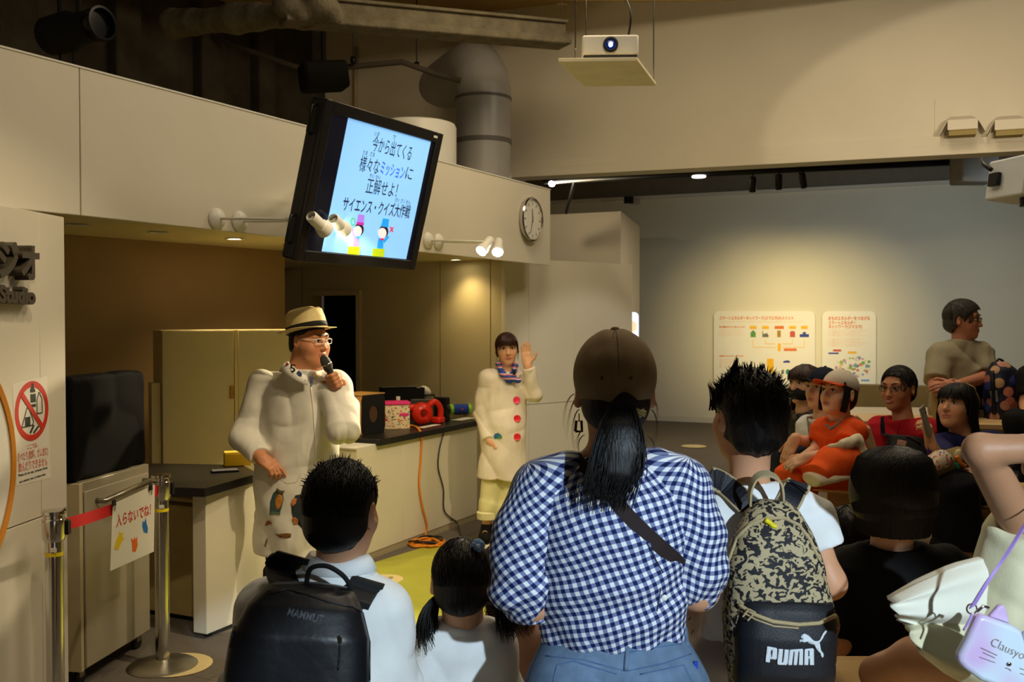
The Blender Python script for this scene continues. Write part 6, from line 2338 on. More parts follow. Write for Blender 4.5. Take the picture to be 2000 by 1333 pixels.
seam(jn, 'waistband_seam', [(1060, 1250), (1120, 1266), (1225, 1275), (1330, 1258)], 0.0016, M_denimd, pw_)
seam(jn, 'pocket_seam', [(1080, 1333), (1088, 1300), (1120, 1292), (1205, 1318)], 0.0014, M_denimd, pw_)
seam(jn, 'pocket_seam', [(1250, 1318), (1335, 1300), (1352, 1333)], 0.0014, M_denimd, pw_)
seam(jn, 'yoke_seam', [(1066, 1282), (1140, 1290), (1222, 1312), (1300, 1296), (1350, 1278)], 0.0013, M_denimd, pw_)
seam(jn, 'belt_loop', [(1226, 1262), (1222, 1310)], 0.005, M_denim, pw_)
seam(jn, 'belt_loop', [(1338, 1225), (1342, 1262)], 0.005, M_denim, pw_)
q = soft_hit(jn, 1359, 1302, 1.5, 3, 0.001)
if q:
 MB().box(q, (0.004, 0.002, 0.010)).build('blue_tab', mat('tab_blue', (20, 60, 170), 0.6), pw_)
# shoes hidden below the frame
for px in (1115, 1295):
 c = P(px, 1400, YW)
 MB().ball(V(c.x, YW + 0.08, 0.045), (0.045, 0.12, 0.044)).build('shoe', M_white, pw_, smooth=True)
# hair under the cap and ponytail
hr = Soft()
hw_.hair_cap(hr, 0.006, 0.05, -0.055, 0.0, -0.075, ears=True)
hr.build('hair', M_hair, pw_, 0.005)
pt_ = Soft()
pn_ = [P(1215, 800, YW - 0.095), P(1212, 835, YW - 0.125), P(1210, 880, YW - 0.135), P(1205, 930, YW - 0.145), P(1195, 972, YW - 0.135)]
pt_.loft(pn_, [(0.030, 0.02), (0.045, 0.026), (0.056, 0.03), (0.044, 0.024), (0.020, 0.012)], (1, 0, 0), 0.02)
pt_.build('ponytail', M_hair, pw_, 0.006)
rn = random.Random(3)
lk = []
for i in range(420):
 u = rn.uniform(-1, 1)
 v = rn.uniform(0.2, 1.0) * (-1 if rn.random() < 0.8 else 0.6)
 p0 = P(1215 + 26 * u, 800 + rn.uniform(-6, 6), YW - 0.095 + 0.02 * v)
 p1 = P(1212 + 50 * u, 845, YW - 0.130 + 0.03 * v)
 p2 = P(1208 + 62 * u + rn.gauss(0, 4), 910, YW - 0.138 + 0.034 * v)
 e_ = rn.uniform(930, 1000)
 p3 = P(1198 + 48 * u + rn.gauss(0, 8) - 12 * (e_ > 960), e_, YW - 0.140 + 0.024 * v)
 lk.append(bez(p0, p1, p2, p3, 7))
strands('ponytail_strands', lk, 0.0016, M_hair, pw_)
lk = []
for (x0, y0_, x1, y1_, x2, y2_) in ((1125, 780, 1108, 810, 1104, 850), (1130, 800, 1112, 840, 1118, 870), (1270, 800, 1290, 830, 1272, 870), (1275, 780, 1284, 790, 1282, 820), (1140, 850, 1118, 880, 1142, 900), (1262, 850, 1285, 880, 1268, 880), (1120, 770, 1100, 790, 1098, 830), (1136, 840, 1125, 860, 1120, 870)):
 for k in range(3):
  lk.append(bez(P(x0 + k, y0_, YW), P((x0 + x1) / 2, y0_ + 5, YW - 0.01), P(x1 + 2 * k, y1_, YW - 0.015), P(x2 + 2 * k, y2_ + 5 * k, YW - 0.01), 8))
strands('loose_hair', lk, 0.0006, M_hair, pw_)
# cap
cp_ = Soft()
cc_ = hw_.pt(0, -0.012, 0.040)
cp_.ell(cc_, (0.0875, 0.106, 0.098), np.array(hw_.fr), 0.01)

def cap_cut(q):
 w = hw_.loc(q)
 edge = -0.028 + 0.26 * (w[:, 1] + 0.06)
 return (edge - w[:, 2]).astype(np.float32)

cp_.fn(cap_cut, hw_.c - V(0.3, 0.3, 0.3), hw_.c + V(0.3, 0.3, 0.3), 0, 3)
cp_.ell(hw_.pt(0.014, -0.125, -0.032), (0.034, 0.07, 0.042), np.array(hw_.fr), 0.006, -1)
cp_.fn(lambda q: (0.0022 * np.sin(hw_.loc(q)[:, 0] * 120 + 14 * hw_.loc(q)[:, 2]) * np.exp(-(hw_.loc(q)[:, 0] / 0.03) ** 2)).astype(np.float32), hw_.c - V(0.2, 0.2, 0.2), hw_.c + V(0.2, 0.2, 0.2), op=4)
M_cap = cloth_mat('brown_twill', (150, 128, 96), var=0.12)
cpo = cp_.build('cap', M_cap, pw_, 0.0035)
M_capd = cloth_mat('brown_twill_dark', (104, 86, 62))
for ang in (-100, -60, -120 + 30, 60, 120, 0, 180):
 pts = []
 for i in range(9):
  z = R(88 - i * 10.5)
  d_ = V(math.cos(z) * math.cos(R(ang)) * 0.0885, math.cos(z) * math.sin(R(ang)) * 0.107, math.sin(z) * 0.099)
  w = d_ + V(0, -0.012, 0.040)
  if w.z > -0.015 + 0.26 * (w.y + 0.06) and not (abs(w.x - 0.014) < 0.04 and w.y < -0.07 and w.z < 0.012):
   pts.append(hw_.pt(*w))
 if len(pts) > 2:
  o = MB().tube(pts, 0.0013, 6).build('seam', M_capd, None, smooth=True)
  adopt(o, cpo)
o = MB().ball(hw_.pt(0, -0.014, 0.139), (0.010, 0.010, 0.006), hw_.fr).build('button', M_cap, None, smooth=True)
adopt(o, cpo)
for px, py in ((1176, 739), (1232, 739)):
 q = soft_hit(cp_, px, py, 1.6, 2.6, 0.0005)
 if q:
  adopt(MB().lathe([(0.0018, 0), (0.004, 0.0), (0.004, 0.0015), (0.0018, 0.0015)], 12, q, Matrix.Rotation(R(75), 3, 'X')).build('eyelet', M_capd, None, smooth=True), cpo)
st2 = [hw_.pt(-0.022, -0.108, -0.036), hw_.pt(0.0, -0.114, -0.040), hw_.pt(0.03, -0.111, -0.038), hw_.pt(0.055, -0.098, -0.030)]
adopt(MB().band(spline(st2, 4), UP * 0.008, 0.001).build('back_strap', M_cap, None), cpo)
adopt(MB().box(hw_.pt(0.046, -0.106, -0.030), (0.012, 0.002, 0.006), hw_.fr @ Matrix.Rotation(R(18), 3, 'Y')).build('buckle', mat('brass_buckle', (190, 170, 110), 0.3, metal=0.9), None, bevel=0.001), cpo)
bm2 = []
for i in range(13):
 a = R(20 + 140 * i / 12)
 bm2.append((math.cos(a), math.sin(a)))
vs = [hw_.pt(0.082 * x, -0.012 + 0.100 * y, 0.030) for x, y in bm2] + [hw_.pt(0.080 * x, 0.02 + 0.165 * y, 0.022 - 0.02 * abs(x)) for x, y in bm2]
vs += [v - UP * 0.004 for v in vs]
fs = []
for i in range(12):
 fs += [(i, i + 1, 14 + i, 13 + i), (26 + i, 39 + i, 40 + i, 27 + i), (13 + i, 14 + i, 40 + i, 39 + i)]
adopt(MB().add(vs, fs).build('brim', M_cap, None, smooth='auto'), cpo)
# ear ring
er_ = P(1131, 832, YW + 0.0)
MB().tube([er_ + V(0.0, 0, 0.026), er_ + V(0, 0, 0.010)], 0.0015, 6).build('earring_hook', M_chrome, pw_)
MB().tube([er_ + V(-0.008, 0, -0.012), er_ + V(0.006, 0, -0.012), er_ + V(0.005, 0, 0.010), er_ + V(-0.006, 0, 0.010), er_ + V(-0.008, 0, -0.012)], 0.0032, 8).build('earring', mat('brown_resin', (70, 30, 18), 0.2), pw_, smooth='auto')
# bag strap across the back
bs_ = on(bl_, [(1118, 893), (1140, 915), (1165, 940), (1190, 965), (1215, 995), (1240, 1022), (1265, 1046), (1290, 1068), (1315, 1090), (1340, 1115)], 1.5, 2.7, 0.004)
bag = empty('crossbody_strap', bs_[4], 'dark brown bag strap slung across the checked blouse', 'bag strap')
wv = [V(0.010, 0, 0.011)] * len(bs_)
MB().band(bs_, wv, 0.0018).build('strap', mat('dark_brown_webbing', (38, 26, 26), 0.8), bag)
MB().box(P(1215, 1200, YW + 0.24), (0.12, 0.04, 0.09)).build('pouch', mat('dark_brown_webbing', (38, 26, 26), 0.8), bag, bevel=0.02)

# ------------------------------------------------------------------ boy with leopard backpack
YB = 2.32
pb_ = person((P(1460, 1300, YB).x, YB, 0.8), 'person with spiky black hair and white T-shirt wearing the leopard backpack')
hb_ = Head(P(1460, 818, YB), V(-0.34, 0.93, 0.05), size=0.93)
bb2 = Soft()
hb_.add(bb2, face=True)
bb2.cone(hb_.pt(0, -0.02, -0.06), P(1462, 945, YB + 0.01), 0.045, 0.048, 0.03)
bb2.ell(P(1465, 980, YB + 0.02), (0.08, 0.045, 0.035), None, 0.04)
bb2.loft([P(1480, 1310, YB), P(1470, 1000, YB + 0.02)], [(0.11, 0.08), (0.11, 0.08)], (1, 0, 0), 0.04)
bb2.chain([P(1470, 985, YB + 0.02), P(1575, 1012, YB), P(1622, 1140, YB - 0.02), P(1560, 1190, YB + 0.2)], [0.035, 0.036, 0.032, 0.023], 0.03)
hand(bb2, P(1560, 1190, YB + 0.2), V(-0.4, 0.9, 0), V(0.1, 0, 1), -1, 0.8)
bb2.chain([P(1470, 985, YB + 0.02), P(1395, 1010, YB), P(1372, 1140, YB), P(1352, 1172, YB + 0.18)], [0.035, 0.036, 0.032, 0.023], 0.03)
hand(bb2, P(1352, 1172, YB + 0.18), V(-0.3, 0.9, 0), V(0.1, 0, 1), 1, 0.8)
for sx, px in ((-1, 1430), (1, 1530)):
 hp0 = P(px, 1290, YB)
 bb2.chain([hp0, V(hp0.x - 0.02, YB + 0.36, 0.84), V(hp0.x - 0.02, YB + 0.42, 0.47)], [0.075, 0.055, 0.04], 0.03)
bb2.build('body', M_skin, pb_, 0.005, attr=hb_.tint(SKIN['mid']))
hb_.eyes(pb_)
ts = Soft()
ts.loft([P(1485, 1325, YB), P(1480, 1200, YB), P(1475, 1080, YB), P(1468, 1010, YB + 0.01), P(1464, 965, YB + 0.015), P(1463, 942, YB + 0.02)], [(0.135, 0.1), (0.13, 0.1), (0.135, 0.1), (0.135, 0.085), (0.10, 0.07), (0.058, 0.055)], (1, 0, 0.0), 0.03)
ts.cone(P(1540, 985, YB), P(1582, 1012, YB), 0.05, 0.055, 0.04)
ts.loft([P(1576, 1005, YB), P(1606, 1072, YB - 0.01)], [(0.055, 0.055), (0.052, 0.052)], (1, 0, 0.4), 0.03)
ts.cone(P(1430, 985, YB), P(1392, 1008, YB), 0.05, 0.055, 0.04)
ts.loft([P(1396, 1005, YB), P(1375, 1075, YB)], [(0.055, 0.055), (0.052, 0.052)], (1, 0, 0.4), 0.03)
ts.cone(P(1462, 905, YB + 0.02), P(1463, 940, YB + 0.02), 0.056, 0.052, 0.01, -1)
ts.fn(folds(0.006, 34, (0.8, 0, 0.6), 2), (-1, 1, 0), (2, 3, 1.6), op=4)
ts.build('tshirt', M_shirtw2, pb_, 0.006)
sh_ = Soft()
for px in (1430, 1530):
 hp0 = P(px, 1290, YB)
 sh_.chain([hp0, V(hp0.x - 0.02, YB + 0.34, 0.85)], [0.09, 0.075], 0.04)
sh_.ell(P(1480, 1300, YB), (0.14, 0.11, 0.09), None, 0.05)
M_short = print_mat('printed_shorts', (176, 164, 158), [(60, 56, 60), (70, 60, 66)], 22, 0.16)
sh_.build('shorts', M_short, pb_, 0.008)
for px in (1430, 1530):
 hp0 = P(px, 1290, YB)
 MB().ball(V(hp0.x - 0.02, YB + 0.46, 0.455), (0.04, 0.1, 0.035)).build('shoe', M_white, pb_, smooth=True)
hs = Soft()
hb_.hair_cap(hs, 0.013, 0.05, -0.055, 0.02, -0.088)
hs.fn(lambda q: (0.0035 * np.sin(q[:, 0] * 160 + 40 * q[:, 2]) * np.sin(q[:, 1] * 120)).astype(np.float32), hb_.c - V(0.3, 0.3, 0.3), hb_.c + V(0.3, 0.3, 0.3), op=4)
hs.build('hair', M_hair, pb_, 0.005)
lk = tufts(hb_, 260, 0.024, 0.22, 0.002, 5, 0.25, 0.014, 0.7)
lk += flat_locks(hb_, 900, 0.045, 6, 0.014, V(0, -0.3, -1), -0.8, 0.003, (-1, 0.5))
rn = random.Random(9)
for (x0, y0_, x1, y1_, n) in ((1425, 760, 1440, 700, 34), (1450, 752, 1470, 715, 26), (1405, 775, 1412, 735, 18), (1490, 760, 1515, 728, 26), (1505, 775, 1528, 742, 22), (1400, 790, 1384, 750, 14), (1440, 750, 1436, 708, 24), (1470, 750, 1492, 712, 24), (1412, 772, 1394, 744, 8)):
 for _ in range(n):
  jx, jy = rn.gauss(0, 9), rn.gauss(0, 6)
  yy = YB + rn.uniform(-0.05, 0.05)
  lk.append(bez(P(x0 + jx, y0_ + jy + 12, yy), P(x0 + jx * 0.7, y0_ - 14 + jy, yy), P((x0 + x1) / 2 + jx * 0.35, (y0_ + y1_) / 2 - 6, yy), P(x1 + jx * 0.18, y1_ + rn.gauss(0, 4), yy - 0.01), 6))
strands('hair_locks', lk, 0.0024, M_hair, pb_, taper=0.12)

# backpack on his back
YP_ = YB - 0.10
bpk = empty('leopard_backpack', P(1520, 1330, YP_ - 0.05), 'leopard print and black school backpack with white wildcat logo', 'backpack')
M_leo = bpy.data.materials.new('leopard_print')
M_leo.use_nodes = True
_nt = M_leo.node_tree
_b = _nt.nodes['Principled BSDF']
_b.inputs['Roughness'].default_value = 0.75
_tc = _nt.nodes.new('ShaderNodeTexCoord')
_mp = _nt.nodes.new('ShaderNodeMapping')
_mp.inputs['Scale'].default_value = (1, 1, 1.25)
_n = _nt.nodes.new('ShaderNodeTexNoise')
_n.inputs['Scale'].default_value = 62
_n.inputs['Detail'].default_value = 1.2
_n.inputs['Distortion'].default_value = 1.2
_r = _nt.nodes.new('ShaderNodeValToRGB')
_r.color_ramp.interpolation = 'CONSTANT'
_r.color_ramp.elements[0].color = lin((16, 17, 24))
_r.color_ramp.elements[1].position = 0.485
_r.color_ramp.elements[1].color = lin((174, 158, 122))
_nt.links.new(_tc.outputs['Object'], _mp.inputs[0])
_nt.links.new(_mp.outputs[0], _n.inputs['Vector'])
_nt.links.new(_n.outputs['Fac'], _r.inputs[0])
_nt.links.new(_r.outputs[0], _b.inputs['Base Color'])
M_navy = mat('navy_nylon', (14, 16, 24), 0.55, var=0.1, bump=0.15, bscale=300)
M_beige = mat('beige_webbing', (172, 154, 116), 0.75, var=0.06, bump=0.2, bscale=300)
bp_ = Soft()
bp_.loft([P(1525, 1340, YP_ - 0.06), P(1523, 1290, YP_ - 0.065), P(1520, 1200, YP_ - 0.065), P(1512, 1100, YP_ - 0.06), P(1508, 1040, YP_ - 0.045), P(1508, 1000, YP_ - 0.03), P(1510, 978, YP_ - 0.02)],
    [(0.112, 0.07), (0.118, 0.078), (0.118, 0.078), (0.103, 0.072), (0.083, 0.06), (0.058, 0.045), (0.03, 0.025)], (1, 0, 0), 0.03, pw=2.7)
bp_.fn(folds(0.003, 42, (0.5, 0, 0.9), 5), (-1, 1, 0), (2, 3, 1.6), op=4)
bp_.build('main_compartment', M_leo, bpk, 0.005)
pk_ = Soft()
pk_.loft([P(1528, 1338, YP_ - 0.10), P(1530, 1310, YP_ - 0.108), P(1532, 1240, YP_ - 0.108), P(1532, 1185, YP_ - 0.095), P(1532, 1168, YP_ - 0.085)], [(0.104, 0.055), (0.107, 0.062), (0.107, 0.062), (0.101, 0.062), (0.098, 0.06)], (1, 0, 0.02), 0.02, pw=3.0)
pk_.fn(folds(0.0018, 34, (0.6, 0, 0.8), 1), (-1, 1, 0), (2, 3, 1.6), op=4)
pk_.build('front_pocket', M_navy, bpk, 0.005)
both = Soft()
both.p = bp_.p + pk_.p
seam(bp_, 'zip', [(1412, 1150), (1424, 1095), (1440, 1050), (1465, 1026), (1495, 1014), (1530, 1012), (1560, 1026), (1582, 1055), (1598, 1090)], 0.0042, M_beige, bpk, 1.7, 2.7)
seam(both, 'pocket_zip', [(1443, 1182), (1475, 1202), (1510, 1215), (1560, 1221), (1600, 1218), (1632, 1203)], 0.0045, M_beige, bpk, 1.7, 2.7)
seam(both, 'pocket_zip', [(1446, 1194), (1476, 1211), (1512, 1224), (1560, 1228)], 0.002, M_beige, bpk, 1.7, 2.7)
q = soft_hit(both, 1466, 1200, 1.7, 2.7, 0.006)
zp_ = MB()
zp_.tube([q + V(-0.004, 0, 0.010), q + V(0.010, 0, 0.004), q + V(-0.006, 0, -0.014), q + V(-0.016, 0, -0.006), q + V(-0.004, 0, 0.010)], 0.0022, 6)
zp_.build('zip_pull', M_beige, bpk, smooth='auto')
q = soft_hit(bp_, 1488, 1022, 1.7, 2.7, 0.004)
MB().tube([q, q + V(0.002, 0, -0.022)], 0.003, 6).build('zip_pull', M_beige, bpk)
q = soft_hit(bp_, 1504, 1022, 1.7, 2.7, 0.006)
MB().tube(spline([q + V(-0.010, 0, 0.006), q, q + V(0.006, 0, -0.006), q + V(0.014, 0, -0.008)], 4), 0.0055, 8).build('yellow_charm', mat('charm_yellow', (222, 206, 20), 0.4), bpk, smooth=True)
hl = [P(1464, 985, YP_ - 0.02), P(1466, 955, YP_ - 0.03), P(1478, 932, YP_ - 0.03), P(1500, 926, YP_ - 0.03), P(1522, 938, YP_ - 0.03), P(1528, 962, YP_ - 0.03), P(1528, 990, YP_ - 0.02)]
hls = spline(hl, 5)
MB().band(hls, [V(0.0, 0.012, 0.004)] * len(hls), 0.0022).build('grab_handle', M_beige, bpk)
for pts, outr in (([(1470, 995), (1448, 975), (1420, 950), (1400, 938), (1385, 935)], -1), ([(1532, 995), (1545, 972), (1553, 955), (1560, 945)], 1)):
 pp_ = []
 for j, (x, y) in enumerate(pts):
  h_ = soft_hit(ts, x, y, 1.8, 3.0, 0.006)
  pp_.append(h_ if h_ is not None else P(x, y, YB - 0.04))
 pp_ = spline(pp_ + [pp_[-1] + V(outr * 0.005, 0.07, -0.015)], 4)
 wv_ = []
 for j in range(len(pp_)):
  t = (pp_[min(j + 1, len(pp_) - 1)] - pp_[max(j - 1, 0)]).normalized()
  wv_.append(t.cross(V(0, -1, 0.5)).normalized() * 0.024)
 st_ = MB().band(pp_, wv_, 0.004).build('shoulder_strap', M_navy, bpk)
 for sg2 in (-1, 1):
  adopt(MB().tube([p + w * sg2 for p, w in zip(pp_, wv_)], 0.0045, 6).build('strap_piping', M_beige, None, smooth=True), st_)
# leaping cat and lettering on the pocket
M_logo = mat('logo_white', (206, 214, 222), 0.6, var=0.02)

def LZ(x, y):   # reads the close-up of the pocket
 return (1440 + x * 220 / 1917.0, 1180 + y * 153 / 1333.0)

cat_ = [(1128, 512), (1140, 518), (1158, 508), (1165, 522), (1205, 535), (1240, 565), (1275, 605), (1305, 630), (1345, 640), (1385, 632), (1412, 605), (1440, 545), (1465, 500), (1495, 462), (1515, 455), (1526, 470), (1512, 498),
  (1480, 540), (1455, 590), (1425, 635), (1398, 662), (1410, 700), (1418, 760), (1430, 805), (1455, 830), (1470, 868), (1465, 915), (1440, 912), (1425, 880), (1415, 842), (1380, 815), (1350, 775), (1325, 725), (1300, 692), (1255, 688), (1215, 672),
  (1190, 642), (1160, 655), (1125, 655), (1095, 645), (1085, 635), (1080, 655), (1062, 655), (1056, 635), (1068, 612), (1090, 612), (1120, 605), (1125, 592), (1100, 590), (1080, 575), (1085, 550), (1105, 530)]
decal(pk_, 'cat_emblem', [LZ(*p) for p in cat_], M_logo, bpk, 0.004)
for nm_, pts in (('P', [(508, 725), (660, 752), (680, 775), (672, 935), (650, 955), (560, 940), (553, 1002), (480, 990)]), ('U', [(705, 768), (780, 775), (758, 1000), (772, 1008), (782, 990), (805, 778), (878, 785), (858, 1010), (838, 1045), (700, 1040), (680, 1018)]),
      ('M', [(905, 782), (1110, 768), (1120, 785), (1116, 1045), (1045, 1045), (1058, 815), (1040, 815), (1015, 1045), (957, 1045), (975, 815), (958, 818), (930, 1045), (865, 1045), (890, 800)]),
      ('A', [(1160, 770), (1285, 758), (1303, 778), (1306, 1045), (1235, 1045), (1230, 930), (1213, 930), (1208, 1045), (1138, 1045), (1145, 785)])):
 decal(pk_, 'logo_letter', [LZ(*p) for p in pts], M_logo, bpk, 0.004)
decal(pk_, 'logo_counter', [LZ(*p) for p in ((580, 790), (602, 795), (592, 905), (570, 900))], M_navy, bpk, 0.0052)
decal(pk_, 'logo_counter', [LZ(*p) for p in ((1212, 800), (1228, 800), (1228, 895), (1212, 895))], M_navy, bpk, 0.0052)
o = MB().tube(spline([P(1632, 1205, YP_ - 0.08), P(1635, 1225, YP_ - 0.09), P(1630, 1245, YP_ - 0.09), P(1634, 1262, YP_ - 0.09)], 5), [0.006] * 16, 7).build('beaded_charm', print_mat('beads', (120, 80, 60), [(60, 150, 60), (180, 90, 60), (200, 140, 100)], 300, 0.4), bpk, smooth=True)

# ------------------------------------------------------------------ general figure
def figure(label, base, head, neck, sh, el, wr, hip, tw, skin, shirt, sl=0.45, knee=None, ank=None, pants=None, shoes=None, hands=(), res=0.005,
    face=True, thick=(0.046, 0.038, 0.026), legr=(0.085, 0.062, 0.042), hipw=0.16, fat=1.0, jaw=1.0, ears=True, necklen=None, lips=(176, 84, 74),
    fold=(0.004, 40, (0.7, 0.2, 0.7), 1), shirt_name='shirt', neckhole=0.058, sleeve_r=1.35, hem=None, lipw=1.0, legskin=False, backdepth=0.6, flare=None, extra=None):
 e = person(base, label)
 b = Soft()
 head.add(b, face=face, fat=fat, jaw=jaw, ears=ears)
 rt = (Vector(sh[1]) - Vector(sh[0]))
 rt.normalize()
 b.cone(head.pt(0, -0.018, -0.055), neck, 0.050 * head.k * fat, 0.054 * head.k * fat, 0.03)
 cm = (Vector(sh[0]) + Vector(sh[1])) / 2
 b.loft([hip, cm], [(tw[0] * 0.7, tw[0] * 0.5), (tw[2] * 0.7, tw[2] * 0.4)], rt, 0.04)
 b.cone(neck, cm, 0.050 * head.k * fat, min(0.05, tw[2] * 0.36), 0.02)
 for i in range(2):
  if el[i] is None:
   continue
  b.chain([cm.lerp(Vector(sh[i]), 0.6), sh[i], el[i], wr[i]], [thick[0], thick[0], thick[1], thick[2]], 0.025)
 for h_ in hands:
  hand(b, **h_)
 if legskin and knee:
  for i in range(2):
   b.chain([hip, knee[i], ank[i]], [legr[0] * 0.8, legr[1] * 0.85, 0.036], 0.02)
 if extra is not None:
  extra(b)
 b.build('body', M_skin, e, res, attr=head.tint(skin, lips, lipw))
 s = Soft()
 hm_ = Vector(hem) if hem is not None else Vector(hip)
 top = Vector(neck)
 mid = hm_.lerp(cm, 0.55)
 d = tw[3] if len(tw) > 3 else backdepth
 s.loft([hm_, hm_.lerp(cm, 0.3), mid, cm.lerp(mid, 0.12), cm.lerp(top, 0.35), top], [(tw[0], tw[0] * d), (tw[1], tw[1] * d * 1.05), (tw[1], tw[1] * d * 1.05), (tw[2], tw[2] * d * 0.9), (tw[2] * 0.72, tw[2] * d * 0.75), (neckhole + 0.016, neckhole + 0.012)], rt, 0.03)
 for i in range(2):
  if el[i] is None:
   continue
  r0, r1, r2 = thick[0] * sleeve_r, thick[1] * sleeve_r * 1.08, thick[2] * sleeve_r * 1.25
  a0_, e0_, w0_ = Vector(sh[i]), Vector(el[i]), Vector(wr[i])
  s.cone(cm.lerp(a0_, 0.55), a0_, r0, r0 * 1.02, 0.04)
  if sl <= 0.5:
   en = a0_.lerp(e0_, sl / 0.5 * 0.98)
   s.loft([a0_, en], [(r0 * 1.02, r0 * 1.02), (r1 * 1.08, r1 * 1.08)], V(0.3, 1, 0.2), 0.03)
  else:
   s.cone(a0_, e0_, r0 * 1.02, r1, 0.03)
   s.loft([e0_, e0_.lerp(w0_, (sl - 0.5) / 0.5)], [(r1, r1), (r2, r2)], V(0.3, 1, 0.2), 0.03)
 s.cone(top.lerp(head.pt(0, 0, -0.05), 0.0) + V(0, 0, 0.006), head.pt(0, -0.01, -0.06), neckhole, neckhole * 1.02, 0.008, -1)
 s.fn(folds(*fold), V(*base) - V(1.5, 1.5, 0.5), V(*base) + V(1.5, 1.5, 2.2), op=4)
 s.build(shirt_name, shirt, e, res * 1.15)
 p = None
 if pants is not None:
  p = Soft()
  hp = Vector(hip)
  p.ell(hp + V(0, 0, 0.0), (hipw, hipw * 0.8, 0.10), np.array(Matrix((rt, V(-rt.y, rt.x, 0), UP)).transposed()), 0.05)
  for i in range(2):
   a0_ = hp + rt * (hipw * 0.5 * (-1 if i == 0 else 1))
   p.chain([a0_, knee[i]], [legr[0], legr[1]], 0.04)
   p.loft([Vector(knee[i]) + (Vector(knee[i]) - Vector(ank[i])).normalized() * 0.02, ank[i]], [(legr[1], legr[1]), ((flare or legr[2]) * 1.05, (flare or legr[2]) * 1.05)], V(1, 0.3, 0), 0.04)
  p.fn(folds(fold[0] * 1.1, fold[1], (0.5, 0.5, 0.8), 4), V(*base) - V(1.5, 1.5, 0.5), V(*base) + V(1.5, 1.5, 2.2), op=4)
  p.build('trousers', pants, e, res * 1.3)
 if shoes is not None:
  for i in range(2):
   a0_ = Vector(ank[i])
   d_ = Vector(shoes[1]).normalized()
   fr_ = look_frame(d_)
   sh_o = MB().ball(a0_ + d_ * 0.06 - V(0, 0, shoes[2] - 0.045 if len(shoes) > 2 else 0.0), (0.042, 0.115, 0.045), fr_).build('shoe', shoes[0], e, smooth=True)
   adopt(MB().box(a0_ + d_ * 0.06 - V(0, 0, (shoes[2] - 0.012) if len(shoes) > 2 else 0.03), (0.036, 0.105, 0.012), fr_).build('sole', M_white, None, bevel=0.01), sh_o)
 return dict(e=e, body=b, shirt=s, pants=p, head=head)

# ------------------------------------------------------------------ man with black backpack
YM = 2.28
hm2 = Head(P(669, 1000, YM), V(0.30, 0.95, -0.04), size=0.99)
mn = figure('person with short black hair and white shirt wearing the black backpack', (P(640, 1300, YM).x, YM, 0.42), hm2, P(662, 1112, YM + 0.02),
   (P(527, 1202, YM), P(738, 1198, YM)), (P(488, 1335, YM), P(768, 1330, YM)), (P(560, 1420, YM + 0.25), P(720, 1420, YM + 0.28)), P(640, 1500, YM),
   (0.18, 0.195, 0.175, 0.62), SKIN['mid'], M_shirtw, sl=0.9, knee=[V(-0.50, YM + 0.42, 0.46), V(-0.26, YM + 0.42, 0.46)], ank=[V(-0.50, YM + 0.45, 0.09), V(-0.26, YM + 0.45, 0.09)],
   pants=cloth_mat('dark_slacks', (30, 32, 40)), shoes=(M_black, V(0, 1, 0), 0.06),
   hands=[dict(wrist=P(560, 1420, YM + 0.25), fwd=V(0.2, 1, -0.2), back=UP, side=1), dict(wrist=P(720, 1420, YM + 0.28), fwd=V(-0.2, 1, -0.2), back=UP, side=-1)],
   neckhole=0.06, fold=(0.012, 24, (0.9, 0.1, 0.3), 2), sleeve_r=1.5)
hs = Soft()
hm2.hair_cap(hs, 0.010, 0.05, -0.04, 0.022, -0.088)
hs.build('hair', M_hair, mn['e'], 0.005)
lk = flat_locks(hm2, 1500, 0.03, 12, 0.011, V(0.0, -0.35, -1), -0.85, 0.003, (-1, 0.45)) + tufts(hm2, 260, 0.016, 0.3, 0.002, 3, 0.3, 0.011, 0.6)
strands('hair_locks', lk, 0.0017, M_hair, mn['e'], taper=0.2)
collar_ring(P(662, 1104, YM + 0.02), V(0.2, 1, 0), 0.058, 0.030, 0.004, M_shirtw, mn['e'], 40, 0.03)
# black backpack
YK = YM - 0.20
bk = empty('black_backpack', P(590, 1400, YK), 'smooth black box-shaped backpack on the man in white shirt', 'backpack')
M_tpu = mat('black_coated_nylon', (13, 14, 18), 0.42, var=0.12, vscale=6, bump=0.1, bscale=30)
kk = Soft()
kk.loft([P(578, 1440, YK - 0.02), P(580, 1333, YK - 0.02), P(588, 1240, YK - 0.01), P(598, 1185, YK + 0.01), P(606, 1155, YK + 0.03), P(608, 1142, YK + 0.045)],
  [(0.150, 0.075), (0.150, 0.078), (0.142, 0.075), (0.122, 0.062), (0.100, 0.048), (0.086, 0.03)], (1, 0.08, -0.14), 0.03, pw=3.2)
kk.fn(folds(0.003, 22, (0.9, 0, 0.5), 3), V(-2, 1, 0), V(1, 3, 2), op=4)
kk.build('main_body', M_tpu, bk, 0.006)
M_wb = mat('black_webbing', (10, 10, 11), 0.8, bump=0.2, bscale=300)
seam(kk, 'top_seam', [(528, 1160), (560, 1152), (600, 1162), (640, 1176), (690, 1186), (712, 1200), (722, 1240), (722, 1330)], 0.0022, M_black, bk, 1.5, 2.8)
seam(kk, 'side_zip', [(466, 1185), (458, 1225), (450, 1265)], 0.003, M_black, bk, 1.5, 2.8)
seam(kk, 'pocket_zip', [(664, 1250), (663, 1282), (660, 1310)], 0.0022, M_black, bk, 1.5, 2.8)
q = soft_hit(kk, 664, 1250, 1.5, 2.8, 0.004)
MB().box(q, (0.004, 0.002, 0.008)).build('zip_pull', M_chrome, bk, bevel=0.001)
